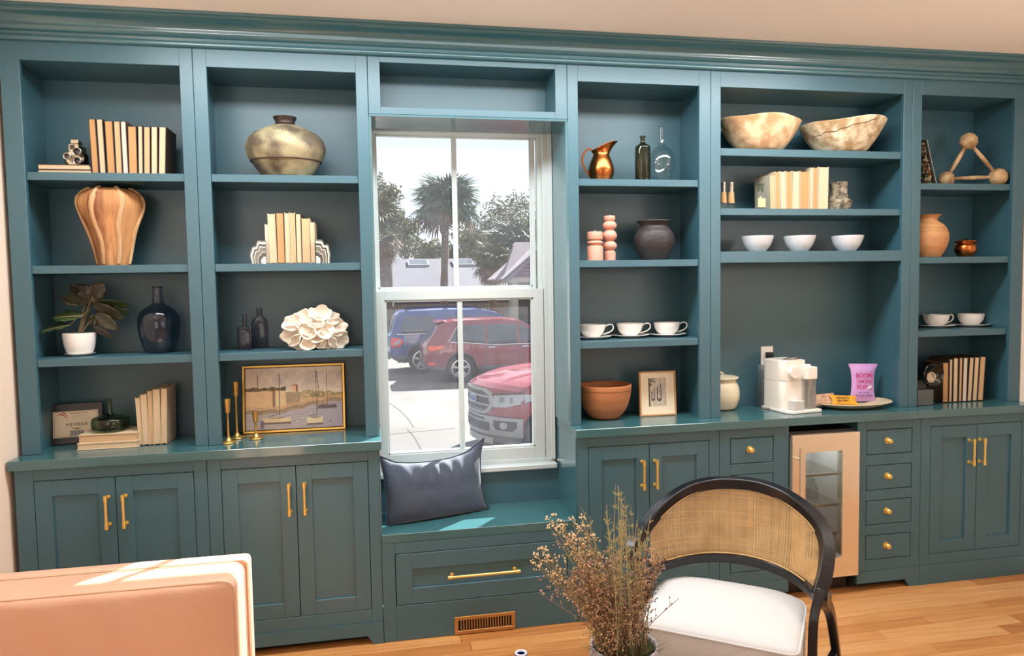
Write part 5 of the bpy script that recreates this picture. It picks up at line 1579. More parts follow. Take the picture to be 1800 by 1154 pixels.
gx0, gx1, gz0, gz1 = 1.676, 1.882, 0.198, 0.743
hole = rr_poly(gx0, gx1, gz0, gz1, 0.014, 5)
outer = [(1.6035, 0.0975), (1.9755, 0.0975), (1.9755, 0.8325), (1.6035, 0.8325)]
m = MB()
def ringface(y):
    O = [m.bm.verts.new((x, y, z)) for x, z in outer]
    H_ = [m.bm.verts.new((x, y, z)) for x, z in hole]
    n = len(H_)
    # hole starts at top right corner arc and runs counter-clockwise: corners in order TR, TL, BL, BR
    cor = [O[2], O[3], O[0], O[1]]
    per = n // 4
    for c in range(4):
        for q in range(per - 1):
            m.face((cor[c], H_[c * per + q], H_[c * per + q + 1]))
        m.face((cor[c], H_[c * per + per - 1], H_[((c + 1) * per) % n], cor[(c + 1) % 4]))
    return O, H_
Oa, Ha = ringface(-0.112); Ob, Hb = ringface(-0.071)
for A_, B2 in ((Oa, Ob), (Ha, Hb)):
    for q in range(len(A_)):
        m.face((A_[q], A_[(q + 1) % len(A_)], B2[(q + 1) % len(A_)], B2[q]))
door = m.build('door', SST, t)
MB().prism(hole, 'y', -0.100, -0.097).build('glass', FGL, door)
m = MB(); m.tube([(1.624, -0.155, 0.785), (1.624, -0.155, 0.36)], 0.0085, 14)
for z in (0.72, 0.42):
    m.tube([(1.624, -0.155, z), (1.624, -0.111, z)], 0.006, 10)
m.build('handle', SST, door, smooth=True)
for z in (0.60, 0.44, 0.29):
    m = MB()
    m.box(fx0 + 0.036, fx1 - 0.036, -0.045, -0.036, z, z + 0.012)
    for q in range(14):
        x = fx0 + 0.05 + q * 0.0212
        m.tube([(x, -0.04, z + 0.005), (x, 0.24, z + 0.005)], 0.0016, 5)
    m.build('rack', STEEL, t)
rng = random.Random(3)
for i, (x, y, z0, h, r) in enumerate(((1.72, 0.04, 0.6125, 0.12, 0.030), (1.80, 0.03, 0.4525, 0.12, 0.036))):
    tt = thing('drinks_carafe', ['clear carafe on the top rack inside the fridge', 'clear carafe on the second rack inside the fridge'][i], 'carafe', (x, y, z0), group='carafes in the fridge')
    m = MB(); m.lathe(vessel(catprof([(r * 0.9, 0), (r, 0.01), (r, h * 0.6), (r * 0.6, h * 0.8), (r * 0.6, h)], 3), 0.003, 0.008), (0, 0, 0), 20); m.build('body', GL_CLEAR, tt, world=False, smooth=True)

# ================================================================ cushion on the window seat
VELVET = mat('blue_grey_velvet', (62, 74, 92), 0.75, sheen=0.25, noise=0.6, nscale=5, col2=(46, 54, 70), bump=0.12, bscale=160)
PIPE = mat('dark_piping', (38, 42, 52), 0.7)
PA, PB_ = Vector((-0.372, 0.02, 0.4935)), Vector((0.116, 0.155, 0.4935))
t = thing('lumbar_pillow', 'blue-grey velvet lumbar pillow leaning in the window seat', 'pillow', (PA + PB_) / 2)
t.rotation_euler = (math.radians(-11), 0, math.atan2(PB_.y - PA.y, PB_.x - PA.x))
PWp, PHp, PTp = (PB_ - PA).length, 0.302, 0.125
nz1, nz2 = Noise2(21), Noise2(22)
def pillow_pt(u, v, s_):
    x, z = 2 * u - 1, 2 * v - 1
    ex, ez = (1 - abs(x) ** 2.6), (1 - abs(z) ** 2.6)
    T_ = PTp / 2 * max(0.0, ex) ** 0.55 * max(0.0, ez) ** 0.55
    wr = 0.010 * math.sin(x * 21 + 5 * nz1(u * 5, v * 3)) * smooth01((z - 0.1) / 0.8) * ez ** 0.4 * (1 - 0.5 * abs(x)) + 0.008 * (nz2(u * 7, v * 6) - 0.5) * ez ** 0.5
    px = x * PWp / 2 * (1 - 0.055 * (1 - z * z)) * (1.0 + 0.015 * z)
    sag = -0.034 * (1 - x * x) if z > 0 else 0.0
    pz = PHp / 2 * (1 + z) + sag * max(0, z) + 0.012 * max(0, x) ** 3 * max(0, z) ** 3 * 2.2
    pz += 0.022 * max(0, abs(x) - 0.72) / 0.28 * max(0, z) ** 3
    px += 0.020 * max(0, x - 0.8) / 0.2 * max(0, abs(z) - 0.7) / 0.3
    pz += (0.018 * x * x) * (1 if z < -0.0 else 0) * (abs(z) ** 3) * 0.3
    return Vector((px, s_ * (T_ + (wr if T_ > 0.004 else 0)) + 0.0, max(pz, 0.0015)))
m = MB()
for s_ in (-1, 1):
    m.grid(48, 30, lambda u, v: pillow_pt(u, v, s_))
m.build('cover', VELVET, t, world=False, smooth=True, angle=180, weld=True)
loop = [pillow_pt(u, 1, 1) for u in np.linspace(0, 1, 30)] + [pillow_pt(1, v, 1) for v in np.linspace(0.97, 0, 16)] + [pillow_pt(u, 0, 1) for u in np.linspace(0.97, 0, 26)] + [pillow_pt(0, v, 1) for v in np.linspace(0.03, 0.97, 16)]
m = MB(); m.bar(loop, 0.0016, 0.0055, up=(0, 1, 0), closed=True)
m.build('piping', PIPE, t, world=False, smooth=True)

# ================================================================ leather armchair, lower left
LEA = mat('tan_leather', (212, 172, 148), 0.42, noise=0.5, nscale=3.0, col2=(200, 154, 126), bump=0.12, bscale=70, spec=0.45)
LEAD = mat('tan_leather_edge', (222, 184, 156), 0.42, noise=0.4, nscale=4, bump=0.1, bscale=80)
STITCH = mat('stitch', (232, 206, 176), 0.7)
sx0, sx1 = -1.845, -0.805
t = thing('leather_armchair', 'wide tan leather armchair seen from its back cushion, lower left', 'armchair', ((sx0 + sx1) / 2, -1.25, 0))
m = MB(); m.box(sx0, sx1, -0.935, -0.873, 0.14, 0.747, 0.018, 3); m.build('back_panel', LEA, t, smooth=True, angle=50)
m = MB()
m.tube([(sx0 + 0.02, -0.934, 0.742), (sx1 - 0.016, -0.934, 0.742), (sx1 - 0.006, -0.934, 0.732), (sx1 - 0.006, -0.934, 0.16)], 0.0022, 6); m.build('back_seam', LEAD, t, smooth=True)
cx0, cx1, cy0, cy1, cz0, cz1 = sx0 + 0.03, -0.818, -1.094, -0.948, 0.36, 0.742
nzc = Noise2(33)
def cush_box(x0, x1, y0, y1, z0, z1, r, name, material, puff, axis, nseg=34):
    """boxed leather cushion: rounded corners, a puffed and creased face"""
    m = MB()
    W, H = x1 - x0, z1 - z0
    if axis == 'y':
        def corner(u, v):
            x = lerp(x0, x1, u); z = lerp(z0, z1, v)
            for cx_, sx_ in ((x0 + r, -1), (x1 - r, 1)):
                for cz_, sz_ in ((z0 + r, -1), (z1 - r, 1)):
                    if (x - cx_) * sx_ > 0 and (z - cz_) * sz_ > 0:
                        d = max(abs(x - cx_), abs(z - cz_)) / r
                        dx, dz = (x - cx_), (z - cz_)
                        L_ = math.hypot(dx, dz)
                        return cx_ + dx / L_ * r * d, cz_ + dz / L_ * r * d
            return x, z
        def face_fn(u, v):
            x, z = corner(u, v)
            e = (math.sin(PI * u) * math.sin(PI * v)) ** 0.35
            cr = 0.007 * math.sin((x * 34 + (z - z0) * 9) + 4 * nzc(x * 6 + 9, z * 5)) * smooth01((z - z0) / H * 1.4) * e * smooth01((x - x0) / W * 1.2)
            return Vector((x, y0 - puff * e + cr * (0.3 + 0.7 * nzc(x * 5 + 3, z * 4)), z))
        m.grid(60, 30, face_fn)
        m.grid(60, 30, lambda u, v: Vector((corner(u, v)[0], y1, corner(u, v)[1])))
        per = [(i / 60, 0) for i in range(60)] + [(1, j / 30) for j in range(30)] + [(1 - i / 60, 1) for i in range(60)] + [(0, 1 - j / 30) for j in range(30)]
        mid = []
        for q, (u, v) in enumerate(per):
            x, z = corner(u, v)
            mid.append((x, z))
        n = len(mid)
        rows = []
        for j in range(7):
            fy = j / 6
            out = 0.006 * math.sin(PI * fy)
            rows.append([m.bm.verts.new((x + out * ((x - (x0 + x1) / 2) / (W / 2)) ** 9, lerp(y0, y1, fy), z + out * ((z - (z0 + z1) / 2) / (H / 2)) ** 5)) for x, z in mid])
        for a, b in zip(rows, rows[1:]):
            for q in range(n):
                m.face((a[q], a[(q + 1) % n], b[(q + 1) % n], b[q]))
        return m, mid
m, mid = cush_box(cx0, cx1, cy0, cy1, cz0, cz1, 0.035, 'back_cushion', LEA, 0.03, 'y')
m.build('back_cushion', LEA, t, smooth=True, angle=60, weld=True)
for yy in (cy0 + 0.001, cy1 - 0.001):
    m = MB(); m.tube([(x, yy, z) for x, z in mid], 0.0032, 6, closed=True); m.build('welt', LEAD, t, smooth=True)
m = MB(); m.box(sx0 + 0.02, sx1 - 0.01, -1.62, -0.96, 0.26, 0.40, 0.03, 3); m.build('seat_cushion', LEA, t, smooth=True, angle=50)
m = MB(); m.box(sx0, sx1, -1.62, -0.936, 0.14, 0.258, 0.012, 2); m.build('seat_base', LEA, t, smooth=True, angle=50)
for x in (sx0 + 0.06, sx1 - 0.06):
    for y in (-1.58, -0.92):
        MB().lathe([(0.014, 0.0005), (0.022, 0.1405)], (x, y, 0), 12).build('leg', mat('dark_wood_leg', (58, 40, 28), 0.5), t, smooth=True)

# ================================================================ cane-back chair
CHB = mat('black_chair_wood', (24, 25, 30), 0.22, noise=0.3, nscale=30, bump=0.05, bscale=120)
CANE = mat('natural_cane', (228, 196, 142), 0.6, noise=0.8, nscale=12, col2=(192, 154, 100))
SEATW = mat('white_upholstery', (196, 196, 196), 0.85, bump=0.15, bscale=260, sheen=0.2)
ANG = math.atan2(-0.6, 0.8)
t = thing('cane_chair', 'black barrel-back chair with cane back and white seat in front of the fridge', 'chair', (0.803, -0.993, 0), ANG)
hoop_r = [(0.0, 0.250, 0.828), (0.09, 0.240, 0.824), (0.18, 0.205, 0.803), (0.266, 0.150, 0.757), (0.306, 0.098, 0.700), (0.308, 0.040, 0.622), (0.288, -0.016, 0.545)]
def mirror(p): return [(-x, y, z) for x, y, z in p]
hoop_l = [(0.0, 0.250, 0.828), (0.10, 0.236, 0.820), (0.19, 0.196, 0.794), (0.270, 0.132, 0.736), (0.322, 0.062, 0.668), (0.352, -0.005, 0.602), (0.318, -0.030, 0.545)]
hoop = catmull(list(reversed(mirror(hoop_l)))[:-1] + hoop_r, 7)
def outward(p):
    v = Vector((p.x, p.y + 0.10, 0.0))
    return v.normalized()
m = MB(); m.bar(hoop, 0.020, 0.022, up=[outward(p) + Vector((0, 0, 0.05)) for p in hoop]); m.build('back_hoop', CHB, t, world=False, smooth=True, angle=40, bevel=0.004)
rail_r = [(0.0, 0.236, 0.538), (0.10, 0.222, 0.535), (0.19, 0.172, 0.528), (0.255, 0.092, 0.524), (0.288, 0.0, 0.530)]
rail = catmull(list(reversed(mirror(rail_r)))[:-1] + rail_r, 7)
m = MB(); m.bar(rail, 0.017, 0.014, up=[outward(p) for p in rail]); m.build('lower_rail', CHB, t, world=False, smooth=True, angle=40, bevel=0.003)
# woven panel between hoop and rail
def on_curve(c, u):
    f = u * (len(c) - 1); i = min(int(f), len(c) - 2)
    return c[i].lerp(c[i + 1], f - i)
def top_at(x):   # hoop point over a given lateral position
    lo, hi = 0.02, 0.98
    best = min((on_curve(hoop, lo + (hi - lo) * q / 240) for q in range(241)), key=lambda p: abs(p.x - x) - 0.02 * p.z)
    return best
TOPS = [top_at(-0.300 + 0.600 * q / 60) for q in range(61)]
RAILS = [min(rail, key=lambda p: abs(p.x - (-0.282 + 0.564 * q / 60))) for q in range(61)]
RAILS = []
for q in range(61):
    x = -0.282 + 0.564 * q / 60
    for a, b in zip(rail, rail[1:]):
        if a.x <= x <= b.x + 1e-6:
            RAILS.append(a.lerp(b, (x - a.x) / max(b.x - a.x, 1e-6))); break
    else:
        RAILS.append(rail[0] if x < 0 else rail[-1])
def panel(u, v):
    f = min(max(u, 0), 1) * 60; i = min(int(f), 59)
    T_ = TOPS[i].lerp(TOPS[i + 1], f - i); B2 = RAILS[i].lerp(RAILS[i + 1], f - i)
    p = B2.lerp(T_, v)
    o = outward(p)
    return p + o * 0.010 * math.sin(PI * v)
def strand(m, pts, w, hor):
    """flat cane strip along points, w wide"""
    prev = None
    for i, p in enumerate(pts):
        d = (pts[min(i + 1, len(pts) - 1)] - pts[max(i - 1, 0)]).normalized()
        o = outward(p)
        s_ = d.cross(o).normalized() * w / 2
        a, b = m.bm.verts.new(p - s_), m.bm.verts.new(p + s_)
        if prev:
            m.face((prev[0], prev[1], b, a))
        prev = (a, b)
rng = random.Random(14)
m = MB()
NV, NH = 132, 66
for q in range(NV):
    u = (q + 0.5 + rng.uniform(-0.18, 0.18)) / NV
    off = 0.0007 if q % 2 else -0.0007
    strand(m, [panel(u, v) + outward(panel(u, v)) * off for v in np.linspace(0.0, 1.0, 9)], 0.0025 * rng.uniform(0.8, 1.25), False)
zlo, zhi = 0.525, 0.83
for q in range(NH):
    v = (q + 0.5 + rng.uniform(-0.15, 0.15)) / NH
    z = lerp(0.53, 0.825, v)
    runs, pts = [], []
    for i in range(41):
        u = i / 40
        a, b = panel(u, 0), panel(u, 1)
        if b.z > z > a.z - 0.003:
            p = panel(u, min(1, max(0, (z - a.z) / max(b.z - a.z, 1e-4))))
            pts.append(p + outward(p) * (0.0005 if i % 2 else -0.0005))
        else:
            runs.append(pts); pts = []
    for pts in runs + [pts]:
        if len(pts) > 2:
            strand(m, pts, 0.0030 * rng.uniform(0.8, 1.2), True)
stuff(m.build('cane_weave', CANE, t, world=False))
edge = [panel(u, 1.0) - outward(panel(u, 1.0)) * 0.018 for u in np.linspace(0.02, 0.98, 50)]
edge = [Vector((p.x * 0.985, p.y, p.z - 0.016)) for p in edge]
m = MB(); m.tube(edge, 0.0025, 6); m.tube([panel(u, 0.0) - outward(panel(u, 0)) * 0.012 + Vector((0, 0, 0.0225)) for u in np.linspace(0.06, 0.94, 50)], 0.0025, 6); m.build('cane_binding', CANE, t, world=False, smooth=True)
for s_ in (-1, 1):
    m = MB()
    m.bar(catmull([(s_ * 0.298, -0.004, 0.565), (s_ * 0.282, -0.030, 0.510), (s_ * 0.275, -0.045, 0.44), (s_ * 0.273, -0.048, 0.22), (s_ * 0.272, -0.05, 0.0005)], 5), [0.022] * 10 + [0.020] * 11, [0.0145] * 21, up=(s_, 0, 0.0))
    m.build('leg', CHB, t, world=False, smooth=True, angle=40, bevel=0.003)
    m = MB()
    m.bar(catmull([(s_ * 0.303, -0.002, 0.555), (s_ * 0.304, 0.055, 0.505), (s_ * 0.322, 0.140, 0.42), (s_ * 0.342, 0.250, 0.2), (s_ * 0.352, 0.330, 0.0005)], 5), [0.024] * 6 + [0.020] * 15, [0.0145] * 21, up=(s_, 0, 0.0))
    m.build('leg', CHB, t, world=False, smooth=True, angle=40, bevel=0.003)
    MB().bar([(s_ * 0.276, -0.045, 0.235), (s_ * 0.336, 0.215, 0.255)], 0.014, 0.011, up=(s_, 0, 0)).build('stretcher', CHB, t, world=False)
    MB().bar([(s_ * 0.308, 0.062, 0.515), (s_ * 0.312, 0.092, 0.492), (s_ * 0.316, 0.118, 0.50)], 0.012, 0.010, up=(s_, 0, 0)).build('corner_brace', CHB, t, world=False)
def seat_outline(n=14):
    pts = []
    x0_, x1_, y0_, yb_ = -0.262, 0.246, -0.275, 0.175
    r = 0.035
    for cx_, cy_, a0 in ((x0_ + r, y0_ + r, 180), (x1_ - r, y0_ + r, 270)):
        for q in range(7):
            a = math.radians(a0 + 90 * q / 6); pts.append((cx_ + r * math.cos(a), cy_ + r * math.sin(a)))
    for q in range(n + 1):
        a = PI * q / n
        pts.append(((x0_ + x1_) / 2 + (x1_ - x0_) / 2 * math.copysign(abs(math.cos(a)) ** 0.55, math.cos(a)), 0.06 + 0.125 * math.sin(a) ** 0.8))
    return pts
so = seat_outline()
def seat_solid(levels):
    m = MB()
    rings = []
    cx_, cy_ = -0.008, -0.05
    for f, z in levels:
        rings.append([m.bm.verts.new((cx_ + (x - cx_) * f, cy_ + (y - cy_) * f, z)) for x, y in so])
    n = len(so)
    for a, b in zip(rings, rings[1:]):
        for q in range(n):
            m.face((a[q], a[(q + 1) % n], b[(q + 1) % n], b[q]))
    m.face(rings[0][::-1]); m.face(rings[-1])
    return m
seat_solid([(0.97, 0.30), (1.0, 0.31), (1.005, 0.38), (1.0, 0.452), (0.985, 0.461), (0.93, 0.470), (0.80, 0.480), (0.55, 0.487), (0.2, 0.490)]).build('seat', SEATW, t, world=False, smooth=True, angle=60)
m = MB(); m.tube([(x * 1.002, y, 0.456) for x, y in so], 0.0038, 8, closed=True); m.build('piping', SEATW, t, world=False, smooth=True)
seat_solid([(0.95, 0.235), (0.97, 0.24), (0.97, 0.2995)]).build('seat_frame', CHB, t, world=False)

# ================================================================ low table, vase with dried flowers, small blue pot
TBL = mat('table_oak', (150, 106, 68), 0.5, noise=0.6, nscale=4, stretch=(1, 10, 1))
TZ = 0.38
t = thing('coffee_table', 'low oak coffee table under the vase of dried flowers', 'table', (0.2, -1.52, 0))
m = MB(); m.box(-0.25, 0.42, -1.92, -1.10, TZ - 0.035, TZ, 0.006, 2); m.build('tabletop', TBL, t)
for x in (-0.20, 0.37):
    for y in (-1.86, -1.16):
        MB().box(x - 0.022, x + 0.022, y - 0.022, y + 0.022, 0.0005, TZ - 0.035, 0.004).build('leg', TBL, t)
SPK = mat('speckled_stoneware', (214, 206, 204), 0.3, noise=1.6, nscale=140, col2=(126, 124, 150), spec=0.6)
ZR = 0.560
vc = PZ(1097, 1133, ZR)
k = mpp(1097, 1130, vc.y)
VR = 57 * k
vase = thing('stoneware_vase', 'speckled stoneware vase holding the dried flowers', 'vase', (vc.x, vc.y, TZ + 0.0006))
HV = ZR - TZ
m = MB(); m.lathe(vessel(catprof([(VR * 0.66, 0), (VR * 0.86, HV * 0.12), (VR * 1.04, HV * 0.45), (VR * 1.02, HV * 0.78), (VR * 0.95, HV * 0.93), (VR * 0.99, HV)], 5), 0.007, 0.012), (0, 0, 0), 56); m.build('body', SPK, vase, world=False, smooth=True, angle=70)
BLUEW = mat('blue_white_ceramic', (226, 228, 236), 0.25, spec=0.6)
BLUED = mat('cobalt_blue', (30, 44, 120), 0.25, spec=0.6)
bc = PZ(916, 1149, 0.452)
kb = mpp(916, 1149, bc.y)
t = thing('bud_vase', 'tiny blue-and-white ceramic bud vase at the bottom edge', 'vase', (bc.x, bc.y, TZ + 0.0006))
m = MB(); m.lathe(catprof([(0.020, 0), (0.027, 0.018), (0.024, 0.042), (0.0145, 0.058), (10.5 * kb, 0.0715)], 4) + [(8.5 * kb, 0.0725), (7.0 * kb, 0.071), (6.6 * kb, 0.055), (0.001, 0.054)], (0, 0, 0), 28); m.build('body', BLUEW, t, world=False, smooth=True)
m = MB(); m.tube([(9.0 * kb * math.cos(q / 28 * 2 * PI), 9.0 * kb * math.sin(q / 28 * 2 * PI), 0.0722) for q in range(28)], 1.5 * kb, 8, closed=True); m.build('rim', BLUEW, t, world=False, smooth=True)
m = MB(); m.lathe([(6.8 * kb, 0.070), (6.6 * kb, 0.056), (0.001, 0.055)], (0, 0, 0), 24, cap0=False); m.build('inside', BLUED, t, world=False)
m = MB(); m.tube([(10.6 * kb * math.cos(q / 28 * 2 * PI), 10.6 * kb * math.sin(q / 28 * 2 * PI), 0.0695) for q in range(28)], 0.7 * kb, 6, closed=True); m.build('blue_band', BLUED, t, world=False, smooth=True)

DST = mat('dry_stem', (150, 136, 92), 0.8)
DSG = mat('dry_grass', (172, 166, 124), 0.8)
DSB = mat('dry_brown', (140, 112, 82), 0.8)
DSK = mat('dry_base_green', (102, 108, 62), 0.8)
HDT = mat('seed_tan', (204, 170, 134), 0.85)
HDC = mat('seed_cream', (226, 200, 160), 0.85)
HDM = mat('seed_mauve', (170, 142, 126), 0.85)
HDD = mat('seed_dark', (52, 40, 38), 0.85)
bq = thing('dried_flowers', 'loose bunch of dried wildflowers and grasses in the stoneware vase', 'dried flowers', (vc.x, vc.y, ZR - 0.10))
rng = random.Random(77)
BO = Vector(bq.location)
def octa(m, c, r, mi, st=1.0):
    vs = [m.bm.verts.new(c + Vector(d)) for d in ((r, 0, 0), (-r, 0, 0), (0, r, 0), (0, -r, 0), (0, 0, r * st), (0, 0, -r * st))]
    for a, b, c_ in ((0, 2, 4), (2, 1, 4), (1, 3, 4), (3, 0, 4), (2, 0, 5), (1, 2, 5), (3, 1, 5), (0, 3, 5)):
        f = m.face((vs[a], vs[b], vs[c_]))
        f.material_index = mi
def mtube(m, pts, r, mi, n=4):
    k0 = len(m.bm.faces)
    m.tube(pts, r, n)
    m.bm.faces.ensure_lookup_table()
    for f in m.bm.faces[k0:]:
        f.material_index = mi
def flower_stem(tx, ty, yo, kind, dens):
    tip = P(tx, ty, vc.y + yo) - BO
    a = rng.uniform(0, 2 * PI)
    rr = rng.uniform(0, 0.55) * VR
    base = Vector((rr * math.cos(a) + 0.25 * VR * (1 if tip.x > 0 else -1), rr * math.sin(a) * 0.8, rng.uniform(-0.04, 0.0)))
    if abs(base.x) > VR * 0.75: base.x = math.copysign(VR * 0.75, base.x)
    mid = base.lerp(tip, 0.5) + Vector((-(tip.x) * 0.14, rng.uniform(-0.01, 0.01), 0.02))
    pts = catmull([base, mid, tip], 6)
    n = len(pts)
    m = MB()
    mtube(m, pts, [0.0016 * (1 - 0.6 * i / n) for i in range(n)], 0)
    nb = dens
    for b in range(nb):
        u = rng.uniform(0.30 if kind != 'grass' else 0.45, 0.99)
        p = pts[min(int(u * (n - 1)), n - 1)]
        d = (pts[min(int(u * (n - 1)) + 1, n - 1)] - pts[max(int(u * (n - 1)) - 1, 0)]).normalized()
        side = Vector((rng.uniform(-1, 1), rng.uniform(-0.8, 0.8), rng.uniform(-0.2, 0.6)))
        side = (side - d * side.dot(d)).normalized()
        L_ = rng.uniform(0.012, 0.034) * (1.15 - 0.6 * u) * (0.6 if kind == 'grass' else 1.2)
        e = p + d * L_ * 0.8 + side * L_ * 0.8
        mtube(m, [p, p + (e - p) * 0.5 + d * 0.002, e], [0.0008, 0.0007, 0.0005], 0, 3)
        if kind == 'grass':
            octa(m, e, 0.0013, 2, 3.0); octa(m, p + (e - p) * 0.5, 0.0011, 2, 3.2)
        elif kind == 'dark':
            octa(m, e, 0.0024, 3, 1.4)
        else:
            for q in range(rng.choice((1, 2, 2, 3))):
                c = e + Vector((rng.uniform(-1, 1), rng.uniform(-1, 1), rng.uniform(-1, 1))) * 0.0055
                octa(m, c, rng.uniform(0.0016, 0.0034), rng.choice((1, 2, 2, 1)), rng.uniform(0.8, 1.3))
    if kind == 'seed':
        for q in range(7):
            octa(m, tip + Vector((rng.uniform(-1, 1), rng.uniform(-1, 1), rng.uniform(-0.6, 1))) * 0.008, rng.uniform(0.0022, 0.0036), 1)
    mats = {'seed': [DST, HDC, HDT, HDM], 'mauve': [DSB, HDT, HDM, HDM], 'grass': [DSG, HDT, DSG, HDM], 'dark': [DSB, HDD, HDD, HDD]}[kind]
    m.build('dried_stem', mats, bq, world=False)
tips = []
for (px, py, sx_, sy_, n_, kind, dens) in ((975, 925, 18, 22, 7, 'seed', 20), (950, 975, 14, 22, 7, 'seed', 20), (962, 1030, 20, 26, 6, 'mauve', 20), (1020, 940, 22, 32, 10, 'seed', 24), (1045, 985, 30, 34, 18, 'mauve', 28), (1085, 1000, 36, 40, 20, 'mauve', 30), (1010, 1015, 26, 30, 14, 'mauve', 26),
        (1086, 862, 6, 16, 4, 'grass', 22), (1104, 902, 16, 26, 10, 'grass', 22), (1130, 930, 14, 26, 8, 'grass', 22), (1066, 905, 12, 26, 5, 'grass', 20), (1028, 905, 8, 14, 3, 'grass', 18), (1148, 985, 12, 26, 7, 'mauve', 24), (1120, 1030, 22, 30, 14, 'mauve', 26), (1062, 1050, 30, 24, 14, 'mauve', 24), (1165, 975, 14, 12, 3, 'dark', 12), (1150, 1030, 8, 20, 4, 'dark', 10)):
    for q in range(n_):
        flower_stem(px + rng.uniform(-sx_, sx_), py + rng.uniform(-sy_, sy_), rng.uniform(-0.07, 0.07), kind, dens + rng.randrange(-4, 5))
flower_stem(1194, 1052, -0.03, 'dark', 9)
m = MB()
for q in range(420):
    a = rng.uniform(0, 2 * PI); r_ = VR * 0.82 * math.sqrt(rng.random())
    p = Vector((r_ * math.cos(a), r_ * math.sin(a), 0.055 + rng.uniform(0, 0.03)))
    d = Vector((p.x * 1.2 + rng.uniform(-0.02, 0.02), p.y + rng.uniform(-0.02, 0.02), 0.05)).normalized() * rng.uniform(0.03, 0.085)
    s_ = Vector((-d.y, d.x, 0)).normalized() * 0.0015
    A_, B2, C_ = m.bm.verts.new(p - s_), m.bm.verts.new(p + s_), m.bm.verts.new(p + d)
    m.face((A_, B2, C_))
stuff(m.build('base_leaves', DSK, bq, world=False))
# ================================================================ outside the window
GZ = -1.0
def conc():
    return mat('parking_concrete', (90, 87, 83), 0.85, noise=1.2, nscale=0.6, col2=(74, 72, 70), bump=0.3, bscale=9, detail=8)
ground = struct(MB().box(-60, 80, 0.6, 90, GZ - 0.2, GZ).build('ground', conc()))
CRK = mat('crack_grey', (48, 46, 44), 0.9)
for pts in ([(683, 708), (702, 721), (716, 735), (727, 751)], [(668, 766), (716, 761), (760, 757), (800, 753)], [(716, 755), (728, 768), (736, 782), (742, 794)]):
    m = MB()
    m.bar([PZ(px, py, GZ + 0.002) for px, py in pts], 0.012, 0.002)
    m.build('ground_crack', CRK, ground)

